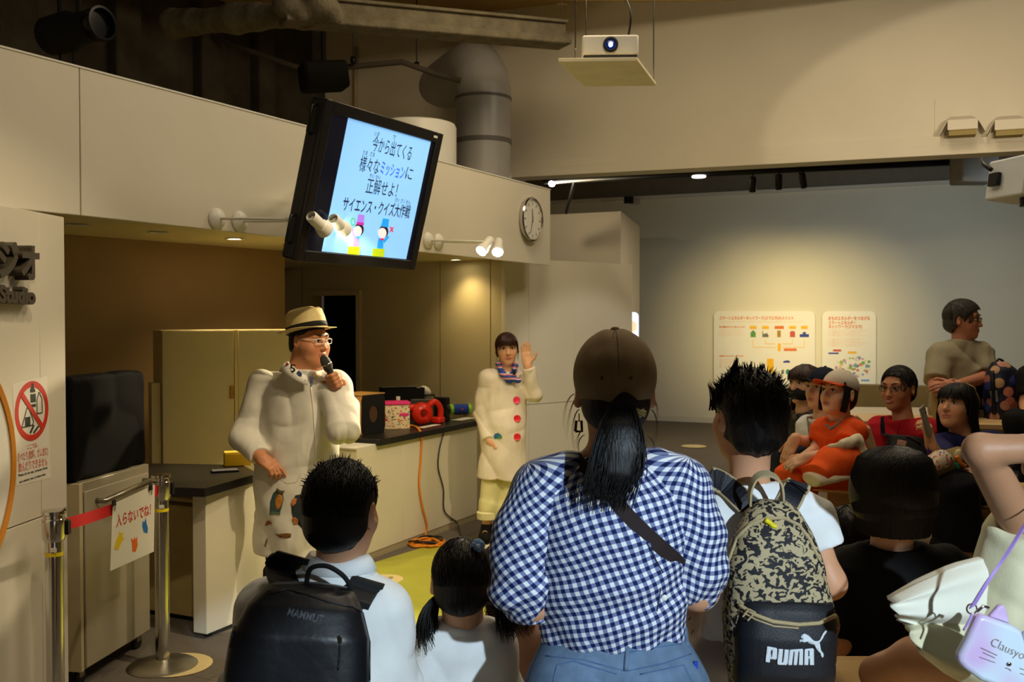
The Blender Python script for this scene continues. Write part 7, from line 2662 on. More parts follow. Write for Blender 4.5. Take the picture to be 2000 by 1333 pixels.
for pts, mm in (([(560, 1145), (548, 1118), (552, 1098), (572, 1090)], 1), ([(690, 1172), (702, 1158), (712, 1146), (719, 1138)], 1)):
 pp_ = []
 for x, y in pts:
  h_ = soft_hit(mn['shirt'], x, y, 1.7, 3.0, 0.008)
  pp_.append(h_ if h_ is not None else P(x, y, YM - 0.03))
 pp_[0] = P(pts[0][0], pts[0][1] + 6, YK + 0.05)
 pp_.append(pp_[-1] + V(0, 0.08, -0.035))
 pp_ = spline(pp_, 5)
 MB().band(pp_, [V(0.034, 0.0, -0.010)] * len(pp_), 0.007).build('shoulder_strap', M_wb, bk, bevel=0.003)
hn = spline([P(598, 1146, YK + 0.03), P(606, 1112, YK + 0.02), P(636, 1106, YK + 0.02), P(664, 1120, YK + 0.02), P(680, 1138, YK + 0.03), P(686, 1158, YK + 0.04)], 6)
MB().tube(hn, 0.0055, 8).build('grab_handle', M_wb, bk, smooth=True)
q0_, q1_ = soft_hit(kk, 563, 1194, 1.5, 2.8), soft_hit(kk, 632, 1211, 1.5, 2.8)

def to_kk(p):
 c = Vector((0, 0, HC))
 d = p - c
 px = 1000 + FPX * 0
 # slide along the line of sight of the surface normal (back to front) until it lies on the bag
 t = np.linspace(-0.03, 0.03, 61, dtype=np.float32)
 dd = np.array((0, 1, 0), dtype=np.float32)
 qq = np.array(p, dtype=np.float32) + t[:, None] * dd
 v = kk.ev(qq, 0.05)
 ix = np.nonzero(v < 0)[0]
 return Vector(qq[ix[0]]) - Vector((0, 0.0012, 0)) if len(ix) else p

text_fit('lettering', 'MAMMUT', q0_, q1_, 0.020, mat('print_dim_grey', (60, 62, 68), 0.5, var=0), bk, V(0, -1, 0), 0.0002, 0.0, bend=to_kk)

# ------------------------------------------------------------------ girl with pigtails
YG = 2.45
hg_ = Head(P(902, 1138, YG), V(-0.05, 1, -0.12), size=0.88)
gg = figure('person, small child with two black pigtails and white top', (P(900, 1300, YG).x, YG, 0.0), hg_, P(905, 1218, YG), (P(852, 1258, YG), P(965, 1262, YG)),
   (P(826, 1350, YG), P(985, 1360, YG)), (P(850, 1400, YG + 0.15), P(960, 1400, YG + 0.15)), P(905, 1470, YG), (0.10, 0.098, 0.088, 0.68), SKIN['light'], M_shirtw2, sl=0.75,
   knee=[V(-0.17, YG, 0.32), V(-0.07, YG, 0.32)], ank=[V(-0.17, YG, 0.07), V(-0.07, YG, 0.07)], pants=cloth_mat('child_leggings', (120, 110, 120)), shoes=(M_white, V(0, 1, 0), 0.05),
   hands=[dict(wrist=P(850, 1400, YG + 0.15), fwd=V(0.2, 1, 0), back=UP, side=1, k=0.62), dict(wrist=P(960, 1400, YG + 0.15), fwd=V(-0.2, 1, 0), back=UP, side=-1, k=0.62)],
   thick=(0.034, 0.028, 0.019), legr=(0.06, 0.045, 0.035), hipw=0.10, neckhole=0.042, fold=(0.008, 40, (0.8, 0, 0.6), 6), sleeve_r=1.5)
hs = Soft()
hg_.hair_cap(hs, 0.011, 0.05, -0.055, 0.0, -0.085)
hs.build('hair', M_hair, gg['e'], 0.005)
rn = random.Random(21)
lk = []
for sx, root, bend_, tip, n in ((-1, (856, 1165), (828, 1200), (836, 1276), 260), (1, (956, 1172), (985, 1190), (992, 1250), 200)):
 for i in range(n):
  a, r = rn.uniform(0, 6.28), math.sqrt(rn.random())
  jx, jy = math.cos(a) * r, math.sin(a) * r
  p0 = P(root[0] + 6 * jx, root[1] + 6 * jy, YG - 0.01 + 0.01 * jy)
  p1 = P(bend_[0] + 22 * jx + 8, bend_[1] - 14, YG - 0.03 + 0.03 * jy)
  p2 = P(bend_[0] + 24 * jx, bend_[1] + 32, YG - 0.03 + 0.035 * jy)
  p3 = P(tip[0] + 22 * jx + rn.gauss(0, 3) + (10 if rn.random() < 0.3 else 0), tip[1] + rn.uniform(-26, 10), YG - 0.03 + 0.03 * jy)
  lk.append(bez(p0, p1, p2, p3, 8))
lk += flat_locks(hg_, 500, 0.05, 22, 0.012, V(0, -0.2, -1), -0.7, 0.003, (-1, 0.4))
strands('pigtails', lk, 0.0015, M_hair, gg['e'])
for px, py in ((852, 1160), (957, 1168)):
 MB().lathe([(0.014, -0.004), (0.017, 0), (0.014, 0.004)], 14, P(px, py, YG - 0.005), Matrix.Rotation(R(70), 3, 'Y')).build('hair_band', mat('hair_elastic', (60, 40, 46), 0.7), gg['e'], smooth=True)
fcn = P(934, 1066, YG - 0.05)
fl_o = MB()
for i in range(9):
 a = 2 * math.pi * i / 9
 MB().ball(fcn + V(math.cos(a) * 0.010, -0.004 * math.sin(3 * a), math.sin(a) * 0.009), (0.0075, 0.006, 0.007)).build('flower_petal', mat('pale_blue_petal', (140, 180, 232), 0.7), gg['e'], smooth=True)
MB().ball(fcn - V(0, 0.008, 0), 0.006).build('flower_centre', mat('pale_blue_light', (190, 214, 244), 0.6), gg['e'], smooth=True)

# ------------------------------------------------------------------ child with brown curls behind
YC = 2.85
hc2 = Head(P(985, 1130, YC), V(0.1, 1, 0), size=0.86)
ch = figure('person, small child with wavy brown hair and dusty pink dress', (P(1000, 1300, YC).x, YC, 0.0), hc2, P(995, 1205, YC), (P(958, 1238, YC), P(1032, 1238, YC)), (P(944, 1310, YC), P(1046, 1310, YC)),
   (P(960, 1350, YC + 0.15), P(1030, 1350, YC + 0.15)), P(1000, 1420, YC), (0.11, 0.09, 0.07, 0.8), SKIN['light'], cloth_mat('dusty_pink', (190, 152, 134)), sl=0.5,
   hands=[dict(wrist=P(960, 1350, YC + 0.15), fwd=V(0, 1, 0), back=UP, side=1, k=0.6), dict(wrist=P(1030, 1350, YC + 0.15), fwd=V(0, 1, 0), back=UP, side=-1, k=0.6)],
   thick=(0.03, 0.026, 0.018), neckhole=0.042, hem=P(1000, 1500, YC), shirt_name='dress', fold=(0.004, 46, (1, 0, 0.2), 3),
   knee=[V(-0.03, YC, 0.3), V(0.05, YC, 0.3)], ank=[V(-0.03, YC, 0.07), V(0.05, YC, 0.07)], legskin=True, legr=(0.05, 0.04, 0.03), shoes=(M_white, V(0, 1, 0), 0.05))
hs = Soft()
hc2.hair_cap(hs, 0.014, 0.05, -0.06, -0.01, -0.09)
hs.build('hair', M_hairb, ch['e'], 0.006)
lk = []
rn = random.Random(31)
for i in range(420):
 u, v = rn.uniform(-1, 1), rn.uniform(0, 1)
 x0 = 985 + 34 * u
 p = P(x0, 1120 + rn.uniform(-30, 30), YC - 0.06 * (1 - u * u) - 0.02)
 L = rn.uniform(70, 125)
 pts = [p]
 ph = rn.uniform(0, 6)
 for j in range(1, 9):
  t = j / 8
  pts.append(P(x0 + 14 * u * t + 5 * t * math.sin(ph + t * 9) + 12 * t, 1120 + L * t, YC - 0.07 * (1 - 0.7 * u * u) - 0.01 - 0.012 * math.cos(ph + t * 9) * t))
 lk.append(pts)
strands('curls', lk, 0.0017, M_hairb, ch['e'])

# ------------------------------------------------------------------ woman in black with bobbed hair
YT = 2.75
ht = Head(P(1735, 962, YT), V(-0.35, 0.94, 0.0), size=1.0)
bk_w = figure('person with black bobbed hair and black T-shirt seated with back turned', (P(1740, 1300, YT).x, YT, 0.42), ht, P(1742, 1066, YT), (P(1662, 1112, YT), P(1845, 1108, YT)),
     (P(1640, 1250, YT - 0.02), P(1880, 1230, YT - 0.02)), (P(1680, 1330, YT + 0.22), P(1840, 1330, YT + 0.22)), P(1750, 1440, YT), (0.17, 0.165, 0.15, 0.7), SKIN['light'], M_blk, sl=0.48,
     knee=[V(0.95, YT + 0.44, 0.47), V(1.2, YT + 0.44, 0.47)], ank=[V(0.95, YT + 0.48, 0.09), V(1.2, YT + 0.48, 0.09)], pants=M_blk, shoes=(M_black, V(0, 1, 0), 0.06),
     hands=[dict(wrist=P(1680, 1330, YT + 0.22), fwd=V(0.2, 1, 0), back=UP, side=1), dict(wrist=P(1840, 1330, YT + 0.22), fwd=V(-0.2, 1, 0), back=UP, side=-1)], neckhole=0.066, fold=(0.004, 30, (0.5, 0, 0.9), 2))
ht.eyes(bk_w['e'])
hs = Soft()
fr_t = np.array(ht.fr)
hs.ell(ht.pt(0, -0.015, 0.018), (0.106, 0.115, 0.106), fr_t, 0.02)
hs.loft([ht.pt(0, -0.03, -0.100), ht.pt(0, -0.026, -0.055), ht.pt(0, -0.02, -0.01), ht.pt(0, -0.016, 0.03)], [(0.094, 0.086), (0.105, 0.100), (0.102, 0.104), (0.09, 0.09)], ht.fr @ V(1, 0, 0), 0.05)
hs.ell(ht.pt(0.0, 0.10, -0.045), (0.055, 0.07, 0.085), fr_t, 0.02, -1)
hs.build('hair', M_hair, bk_w['e'], 0.006)
lk = []
rn = random.Random(5)
for i in range(1500):
 a = R(rn.uniform(126, 414))
 sx, sy = math.cos(a), math.sin(a)
 z0 = rn.uniform(0.5, 1.0)
 pts = []
 for j in range(7):
  t = j / 6
  zz_ = 0.125 * math.cos(t * 1.5) if t < 0.6 else 0.125 * math.cos(0.9) - (t - 0.6) * 0.47
  rr = 0.99 * math.sin(min(t * 1.9, 1.45)) + 0.02
  if t > 0.8:
   rr -= 0.20 * (t - 0.8) / 0.2
  pts.append(ht.pt(0.117 * sx * rr, -0.022 + 0.116 * sy * rr, zz_ + 0.004 + rn.gauss(0, 0.001)))
 lk.append(pts)
strands('hair_strands', lk, 0.0021, M_hair, bk_w['e'], taper=0.6)

# ------------------------------------------------------------------ child in front of her
YD = 3.25
hd_ = Head(P(1652, 1052, YD), V(-0.3, 0.9, 0.1), size=0.88)
cd = figure('person, dark haired child half hidden before the woman in black', (P(1655, 1300, YD).x, YD, 0.0), hd_, P(1660, 1130, YD), (P(1615, 1150, YD), P(1705, 1150, YD)), (P(1600, 1230, YD), P(1715, 1230, YD)),
   (P(1620, 1290, YD + 0.1), P(1690, 1290, YD + 0.1)), P(1660, 1330, YD), (0.11, 0.1, 0.08, 0.75), SKIN['mid'], cloth_mat('child_orange_tee', (196, 96, 60)), sl=0.45,
   knee=[V(1.05, YD + 0.15, 0.25), V(1.15, YD + 0.15, 0.25)], ank=[V(1.05, YD + 0.2, 0.07), V(1.15, YD + 0.2, 0.07)], pants=M_blk, shoes=(M_white, V(0, 1, 0), 0.05), thick=(0.03, 0.026, 0.018), neckhole=0.042,
   hands=[dict(wrist=P(1620, 1290, YD + 0.1), fwd=V(0, 1, 0), back=UP, side=1, k=0.6), dict(wrist=P(1690, 1290, YD + 0.1), fwd=V(0, 1, 0), back=UP, side=-1, k=0.6)], legr=(0.05, 0.04, 0.03), hipw=0.1, res=0.006)
hs = Soft()
hd_.hair_cap(hs, 0.012, 0.05, -0.05, 0.01, -0.08)
hs.build('hair', M_hair, cd['e'], 0.006)
strands('hair_locks', flat_locks(hd_, 500, 0.035, 17, 0.013, V(0, -0.3, -1), -0.7, 0.003, (-1, 0.5)), 0.002, M_hair, cd['e'])

# ------------------------------------------------------------------ girl in cream dress at the frame edge, one arm raised
YE = 1.92
gd = person((P(1990, 1250, YE).x, YE, 0.8), 'person, child in cream ruffled dress with one bent arm raised')
hd2 = Head(P(2085, 905, YE + 0.02), V(0.5, 0.85, 0.0), size=0.9)
b = Soft()
hd2.add(b, face=True)
shd = P(1998, 1035, YE)
b.cone(hd2.pt(0, -0.018, -0.055), P(2070, 1010, YE), 0.042, 0.045, 0.03)
b.loft([P(2010, 1260, YE), P(2055, 1030, YE)], [(0.085, 0.06), (0.10, 0.06)], (1, 0, 0), 0.04)
b.chain([P(2050, 1035, YE), shd, P(1915, 880, YE - 0.12), P(2020, 876, YE - 0.14), P(2060, 872, YE - 0.12)], [0.036, 0.038, 0.030, 0.025, 0.024], 0.012)
hand(b, P(2060, 872, YE - 0.12), V(1, 0.3, 0.05), V(0, -0.3, 1), 1, 0.75, curl=(0.5, 0.55, 0.6, 0.6))
b.chain([P(2055, 1035, YE), P(2130, 1060, YE), P(2150, 1180, YE), P(2110, 1260, YE - 0.05)], [0.045, 0.04, 0.033, 0.024], 0.02)
hand(b, P(2110, 1260, YE - 0.05), V(-0.6, 0.2, -0.6), V(0, -1, 0.2), -1, 0.72)
b.chain([P(1960, 1310, YE + 0.09), P(1790, 1292, YE + 0.22), P(1715, 1318, YE + 0.30)], [0.055, 0.046, 0.042], 0.03)
b.chain([P(2040, 1320, YE + 0.09), P(1920, 1380, YE + 0.3), P(1900, 1500, YE + 0.35)], [0.08, 0.06, 0.05], 0.03)
b.build('body', M_skin, gd, 0.005, attr=hd2.tint((176, 128, 94)))
hs = Soft()
hd2.hair_cap(hs, 0.014, 0.05, -0.06, 0.0, -0.09)
hs.build('hair', M_hair, gd, 0.007)
M_dress = cloth_mat('cream_cotton', (212, 206, 172))
M_tulle = mat('cream_tulle', (226, 224, 208), 0.7, var=0.04, bump=0.1, bscale=300, alpha=0.93)
dr_ = Soft()
dr_.loft([P(1975, 1240, YE), P(1985, 1160, YE), P(2015, 1080, YE), P(2040, 1035, YE)], [(0.085, 0.075), (0.085, 0.08), (0.085, 0.075), (0.075, 0.06)], (1, 0, 0.3), 0.04)
dr_.cone(P(2045, 1040, YE), P(2000, 1040, YE), 0.05, 0.052, 0.03)
dr_.loft([P(2010, 1300, YE + 0.01), P(2030, 1150, YE), P(2052, 1050, YE), P(2058, 1018, YE)], [(0.125, 0.09), (0.115, 0.085), (0.122, 0.08), (0.10, 0.065)], (1, 0, 0), 0.04)
dr_.cone(P(2066, 1022, YE), P(2072, 985, YE), 0.055, 0.055, 0.01, -1)
dr_.cone(P(1982, 995, YE - 0.06), P(1960, 960, YE - 0.09), 0.06, 0.06, 0.01, -1)
dr_.fn(folds(0.004, 60, (0.4, 0, 0.9), 3), V(0, 1, 0), V(3, 3, 2), op=4)
dr_.build('bodice', M_dress, gd, 0.006)

def ruffle(name, pts_a, pts_b, m, amp, nw, depth, ymid, seed):
 """gathered flounce between an inner edge and a hem (photo outlines), closed round the body in depth"""
 nu, nv = 96, 14
 vs_, fs_ = [], []
 for i in range(nu):
  u = i / nu
  ang = 2 * math.pi * u
  for j in range(nv):
   v = j / (nv - 1)
   # interpolate between upper and lower silhouette lines
   w = 0.5 - 0.5 * math.cos(ang)
   def sample(line):
    x = v * (len(line) - 1)
    k = min(int(x), len(line) - 2)
    t = x - k
    return (line[k][0] * (1 - t) + line[k + 1][0] * t, line[k][1] * (1 - t) + line[k + 1][1] * t)
   A = sample(pts_a)
   B = sample(pts_b)
   px, py = A[0] * (1 - w) + B[0] * w, A[1] * (1 - w) + B[1] * w
   wav = amp * v * math.sin(nw * ang + seed + 1.3 * math.sin(2 * ang))
   y = ymid - depth * (0.35 + 0.65 * v) * math.sin(ang) + wav * 0.8
   p = P(px, py, y)
   p += V(-wav * 0.6, 0, wav * 0.25)
   vs_.append(p)
 for i in range(nu):
  for j in range(nv - 1):
   a, b2 = i * nv + j, ((i + 1) % nu) * nv + j
   fs_.append((a, a + 1, b2 + 1, b2))
 o_ = MB().add(vs_, fs_).build(name, m, gd, smooth=True)
 md_ = o_.modifiers.new('thick', 'SOLIDIFY')
 md_.thickness = 0.0012
 return o_

ruffle('upper_flounce', [(1975, 1085), (1920, 1086), (1860, 1102), (1795, 1132), (1737, 1168)], [(1985, 1230), (1940, 1245), (1890, 1250), (1825, 1240), (1757, 1215)], M_tulle, 0.010, 9, 0.085, YE + 0.0, 1)
ruffle('lower_flounce', [(1985, 1150), (1930, 1160), (1870, 1180), (1810, 1196), (1765, 1215)], [(2000, 1370), (1950, 1365), (1900, 1345), (1850, 1320), (1800, 1280)], M_dress, 0.008, 7, 0.10, YE + 0.02, 3)
# lilac cat pouch
YL = 1.74
pch = empty('cat_pouch', P(1930, 1320, YL), 'lilac cat-shaped shoulder pouch on the cream dress', 'pouch')
M_lil = bpy.data.materials.new('lilac_blend')
M_lil.use_nodes = True
_nt = M_lil.node_tree
_b = _nt.nodes['Principled BSDF']
_b.inputs['Roughness'].default_value = 0.35
_tc = _nt.nodes.new('ShaderNodeTexCoord')
_n = _nt.nodes.new('ShaderNodeTexNoise')
_n.inputs['Scale'].default_value = 14
_n.inputs['Detail'].default_value = 0
_r = _nt.nodes.new('ShaderNodeValToRGB')
_r.color_ramp.elements[0].position = 0.35
_r.color_ramp.elements[0].color = lin((206, 222, 236))
_r.color_ramp.elements[1].position = 0.65
_r.color_ramp.elements[1].color = lin((206, 178, 222))
_nt.links.new(_tc.outputs['Object'], _n.inputs['Vector'])
_nt.links.new(_n.outputs['Fac'], _r.inputs[0])
_nt.links.new(_r.outputs[0], _b.inputs['Base Color'])
out = [(1908, 1194), (1930, 1203), (1966, 1216), (1985, 1226), (1991, 1250), (1999, 1295), (2012, 1345), (1960, 1342), (1905, 1322), (1872, 1298), (1860, 1284), (1864, 1270), (1880, 1240), (1898, 1200)]
MB().prism([P(x, y, YL + 0.012) for x, y in out], (0, -0.024, 0)).build('pouch_body', M_lil, pch, bevel=0.008, seg=3)
MB().prism([P(x, y, YL + 0.016) for x, y in [(1926, 1202), (1946, 1180), (1954, 1179), (1960, 1186), (1967, 1216)]], (0, -0.012, 0)).build('ear', M_lil, pch, bevel=0.004)
MB().prism([P(x, y, YL + 0.016) for x, y in [(1992, 1235), (2004, 1226), (2012, 1270), (1998, 1262)]], (0, -0.012, 0)).build('ear', M_lil, pch, bevel=0.004)
M_gold = mat('gold_print', (168, 146, 130), 0.35, metal=0.4, var=0)
yf = YL - 0.0135
o = text_fit('script_lettering', 'Clausyo', P(1936, 1256, yf), P(2000, 1284, yf), 0.022, M_gold, pch, V(0, -1, 0), -0.0004, 0.0005)
for a, b2 in (((1916, 1266), (1948, 1281)), ((1920, 1275), (1944, 1286)), ((1913, 1284), (1944, 1295)), ((1992, 1306), (2003, 1310)), ((1993, 1316), (2004, 1320))):
 MB().tube([P(*a, yf), P(*b2, yf)], 0.0005, 5).build('whisker', M_gold, pch)
MB().ball(P(1971, 1298, yf), (0.0045, 0.002, 0.004)).build('nose', M_chrome, pch, smooth=True)
MB().tube([P(1964, 1305, yf), P(1970, 1307, yf), P(1975, 1311, yf)], 0.0006, 5).build('mouth', M_gold, pch)
MB().band(spline([P(1899, 1186, YL - 0.005), P(1930, 1135, YL - 0.02), P(1965, 1085, YL - 0.01), P(2005, 1022, YL + 0.03), P(2050, 960, YL + 0.1)], 5), V(0.0055, 0, 0.0035), 0.0012).build('strap', mat('lilac_strap', (170, 140, 214), 0.6), pch)
rgp = P(1898, 1190, YL)
MB().tube([rgp + V(0.009 * math.cos(a), 0, 0.009 * math.sin(a)) for a in np.linspace(0, 6.283, 15)], 0.0016, 6, cap=False).build('ring', M_chrome, pch, smooth=True)
MB().tube([rgp + V(0.007, -0.004, -0.004), rgp + V(0.018, -0.004, 0.006), rgp + V(0.028, -0.004, 0.003)], 0.0028, 6).build('clasp', M_chrome, pch, smooth=True)
MB().tube(spline([rgp + V(0, -0.002, -0.008), P(1892, 1215, YL - 0.005), P(1882, 1232, YL - 0.002)], 4), 0.0022, 6).build('zip_cord', MATS['lilac_strap'], pch, smooth=True)

# ------------------------------------------------------------------ presenter with straw hat and microphone
YS = 5.25
hp_m = Head(P(604, 668, YS), V(0.86, -0.50, -0.06), size=1.10)
mic_t, mic_b = P(633, 701, YS - 0.13), P(666, 772, YS - 0.09)
wrL = P(677, 786, YS - 0.04)
mdir = (mic_t - mic_b).normalized()
pc_ = mic_b.lerp(mic_t, 0.40)
front_v = V(0.0, -1, 0) - mdir * V(0.0, -1, 0).dot(mdir)
front_v.normalize()

def fist(fs_):
 """fingers closed round the microphone"""
 fs_.cone(wrL, pc_ + V(0.022, 0.035, -0.012), 0.031, 0.034, 0.02)
 for i in range(4):
  c0_ = pc_ + mdir * (0.033 - 0.021 * i)
  ring_ = []
  for a in (25, 80, 135, 190, 235):
   ring_.append(c0_ + (V(1, 0, 0) - mdir * mdir.x).normalized() * (0.029 * math.cos(R(a))) + front_v * (0.029 * math.sin(R(a))))
  fs_.chain(ring_, [0.0125, 0.0122, 0.0115, 0.0108, 0.0095], 0.004)
 fs_.chain([pc_ + V(0.025, 0.02, 0.0), pc_ + mdir * 0.03 + V(-0.006, 0.022, 0.01), pc_ + mdir * 0.055 + V(-0.024, 0.0, 0.008)], [0.016, 0.013, 0.010], 0.008)

m1 = figure('person in white lab coat, straw hat and white glasses talking into a microphone', (P(580, 1200, YS).x, YS, 0.0), hp_m, P(592, 722, YS + 0.0),
   (P(515, 752, YS + 0.12), P(652, 760, YS - 0.02)), (P(478, 852, YS + 0.02), P(672, 842, YS - 0.18)), (P(512, 898, YS - 0.14), wrL), P(583, 960, YS),
   (0.225, 0.235, 0.20, 0.72), (204, 140, 100), M_coatw, sl=0.93,
   knee=[P(548, 1120, YS), P(610, 1120, YS)], ank=[V(P(548, 1120, YS).x, YS, 0.09), V(P(610, 1120, YS).x, YS, 0.09)], pants=M_blk, shoes=(M_black, V(0.6, -0.8, 0), 0.06),
   hands=[dict(wrist=P(512, 897, YS - 0.14), fwd=V(0.75, -0.35, -0.45), back=V(0.2, -0.6, 0.8), side=-1, k=1.0, curl=(0.35, 0.7, 0.8, 0.9), thumb=0.6)],
   hem=P(575, 1082, YS), thick=(0.062, 0.052, 0.034), legr=(0.10, 0.08, 0.065), hipw=0.19, fat=1.30, jaw=1.25, ears=True, res=0.005, neckhole=0.074, sleeve_r=1.3,
   fold=(0.014, 18, (0.9, 0.2, 0.35), 2), shirt_name='lab_coat', lips=(170, 90, 76), lipw=0.8, extra=fist)
e = m1['e']
hp_m.eyes(e, brow=(30, 22, 18), open_=0.8)
mc = empty('microphone', pc_, 'black handheld microphone held by the man in straw hat', 'microphone')
mfr = Matrix((mdir.cross(UP).normalized(), mdir.cross(mdir.cross(UP)).normalized(), mdir)).transposed()
if mfr.determinant() < 0:
 mfr = Matrix((-mdir.cross(UP).normalized(), mdir.cross(mdir.cross(UP)).normalized(), mdir)).transposed()
Lm = (mic_t - mic_b).length
MB().lathe([(0.012, 0.0), (0.0165, 0.006), (0.0165, Lm * 0.25), (0.0185, Lm * 0.66), (0.020, Lm * 0.72)], 18, mic_b, mfr).build('handle', mat('mic_grey', (52, 50, 48), 0.4), mc, smooth='auto')
MB().lathe([(0.021, Lm * 0.72), (0.026, Lm * 0.78), (0.027, Lm * 0.86), (0.026, Lm * 0.95), (0.018, Lm * 1.06), (0.001, Lm * 1.10)], 18, mic_b, mfr, cap=False).build('grille', mat('mic_mesh', (70, 68, 62), 0.5, metal=0.4, bump=0.8, bscale=700), mc, smooth=True)
MB().lathe([(0.0275, Lm * 0.83), (0.029, Lm * 0.845), (0.0275, Lm * 0.86)], 18, mic_b, mfr, cap=False).build('band', M_chrome, mc, smooth=True)
# wrist strap
MB().lathe([(0.034, -0.006), (0.037, 0), (0.034, 0.006)], 20, wrL + V(0.0, -0.002, 0.012), Matrix.Rotation(R(18), 3, 'Y')).build('wrist_band', M_black, e, smooth=True)
# glasses, hair under the hat, hat
glasses(hp_m, e, mat('white_frame', (236, 232, 224), 0.3, var=0), 0.0225, 0.0125, 0.0019, True, 0.0985)
hs = Soft()
hp_m.hair_cap(hs, 0.004, 0.06, -0.03, 0.03, -0.055)
hs.build('hair', M_hair, e, 0.006)
up_h = (hp_m.fr @ V(-0.02, -0.30, 1)).normalized()
fw_h = hp_m.fr @ V(0, 1, 0)
fw_h = (fw_h - up_h * fw_h.dot(up_h)).normalized()
sd_h = fw_h.cross(up_h)
hfr = Matrix((sd_h, fw_h, up_h)).transposed()
hc_ = hp_m.pt(0, -0.016, 0.050)
nA = 40
M_straw = mat('straw', (236, 214, 152), 0.7, var=0.06, vscale=30, bump=0.35, bscale=350)

def hat_ring(rx, ry, z, pinch=0.0, dip=0.0):
 o = []
 for i in range(nA):
  a = 2 * math.pi * i / nA
  x, y = rx * math.cos(a), ry * math.sin(a)
  pz = z - dip * math.exp(-(x / (rx * 0.35)) ** 2) * (0.4 + 0.6 * (y / ry))
  if pinch:
   x *= 1 - pinch * max(0, y / ry) ** 2
  o.append(hc_ + hfr @ V(x, y, pz))
 return o

rings = [hat_ring(0.128, 0.150, -0.004), hat_ring(0.098, 0.117, 0.0), hat_ring(0.098, 0.117, 0.004), hat_ring(0.095, 0.114, 0.055, 0.05), hat_ring(0.088, 0.106, 0.100, 0.12), hat_ring(0.070, 0.088, 0.118, 0.18, 0.012), hat_ring(0.03, 0.04, 0.116, 0.1, 0.018), hat_ring(0.004, 0.005, 0.106)]
for i in range(nA):          # brim dips at the front and turns up behind
 a = 2 * math.pi * i / nA
 rings[0][i] = hc_ + hfr @ V(0.138 * math.cos(a), 0.166 * math.sin(a), 0.012 * math.cos(a) ** 2 + (-0.014 if math.sin(a) > 0 else 0.026) * abs(math.sin(a)) ** 2 - 0.002)
vs = [p for r_ in rings for p in r_]
fs = []
for k in range(len(rings) - 1):
 for i in range(nA):
  j = (i + 1) % nA
  fs.append((k * nA + i, k * nA + j, (k + 1) * nA + j, (k + 1) * nA + i))
ho = MB().add(vs, fs).build('straw_hat', M_straw, e, smooth=True)
md = ho.modifiers.new('thick', 'SOLIDIFY')
md.thickness = 0.003
b1_, b2_ = [], []
bnd = [hat_ring(0.1005, 0.1195, 0.004), hat_ring(0.0985, 0.1175, 0.032, 0.03)]
vs = bnd[0] + bnd[1]
fs = [(i, (i + 1) % nA, nA + (i + 1) % nA, nA + i) for i in range(nA)]
bo = MB().add(vs, fs).build('hat_band', M_blackm, None, smooth=True)
adopt(bo, ho)
md = bo.modifiers.new('thick', 'SOLIDIFY')
md.thickness = 0.002
# collar, front edge, prints on the coat
M_col = cloth_mat('coat_collar', (232, 228, 218))
ct_s = m1['shirt']

def lapel(S, pts, m, parent, name='lapel', lift=0.006, near=4.5, far=6.2):
 return decal(S, name, pts, m, parent, lift, near, far)

collar_ring(P(594, 722, YS), V(0.7, -0.7, 0), 0.082, 0.040, 0.012, M_col, e, 46, 0.075)
seam(ct_s, 'front_edge', [(607, 757), (612, 800), (616, 860), (615, 920), (613, 1000)], 0.004, M_col, e, 4.4, 6.2)
seam(ct_s, 'pocket_edge', [(536, 905), (545, 935), (560, 945), (578, 943), (588, 925)], 0.0016, cloth_mat('coat_stitch', (196, 186, 164)), e, 4.4, 6.2)
o = lapel(ct_s, [(604, 735), (612, 735), (611, 752), (607, 757)], mat('blue_shirt', (126, 134, 160), 0.8), e, 'inner_shirt', 0.005)

def cprint(col, pts, lift=0.004, name='coat_print'):
 return decal(ct_s, name, pts, mat('coat_print_%d_%d_%d' % col, col, 0.8, var=0.15, vscale=60), e, lift, 4.3, 6.4)

cprint((60, 84, 82), [(527, 1003), (528, 980), (534, 963), (541, 958), (552, 962), (554, 976), (549, 996), (546, 1004)], 0.004, 'owl_print')
cprint((196, 128, 48), [(539, 996), (537, 978), (543, 966), (551, 968), (552, 980), (546, 994)], 0.0055, 'owl_print')
cprint((96, 76, 50), [(539, 957), (541, 954), (548, 959), (556, 959), (552, 966), (543, 965)], 0.0062, 'owl_print')
cprint((88, 110, 92), [(525, 1006), (530, 1000), (548, 1002), (547, 1006), (536, 1004)], 0.0055, 'owl_print')
cprint((40, 52, 58), [(569, 985), (577, 968), (590, 966), (602, 972), (604, 1000), (603, 1036), (590, 1032), (575, 1018), (570, 1002)], 0.004, 'ape_print')
cprint((200, 122, 66), [(568, 984), (572, 974), (580, 974), (578, 984), (572, 990)], 0.0058, 'ape_print')
cprint((176, 104, 62), [(570, 1014), (576, 1010), (582, 1016), (582, 1024), (574, 1024)], 0.0058, 'ape_print')
for c_, pts in (((150, 92, 50), [(517, 1028), (521, 1018), (528, 1018), (532, 1025), (526, 1025), (522, 1027)]), ((120, 84, 40), [(536, 1043), (544, 1044), (560, 1042), (569, 1043), (568, 1050), (556, 1052), (545, 1050)]),
    ((146, 100, 56), [(516, 1067), (519, 1056), (523, 1050), (522, 1060), (519, 1069)]), ((70, 90, 140), [(579, 728), (584, 724), (590, 730), (589, 736), (582, 735)]),
    ((214, 186, 130), [(608, 730), (616, 726), (623, 735), (614, 742)]), ((170, 130, 60), [(624, 746), (632, 744), (638, 748), (631, 750)]), ((60, 50, 40), [(592, 745), (596, 742), (598, 747), (594, 750)])):
 cprint(c_, pts, 0.03 if pts[0][1] < 760 and pts[0][0] < 600 else 0.004)
pa_, pb2 = P(560, 703, YS - 0.2), P(574, 703, YS - 0.2)

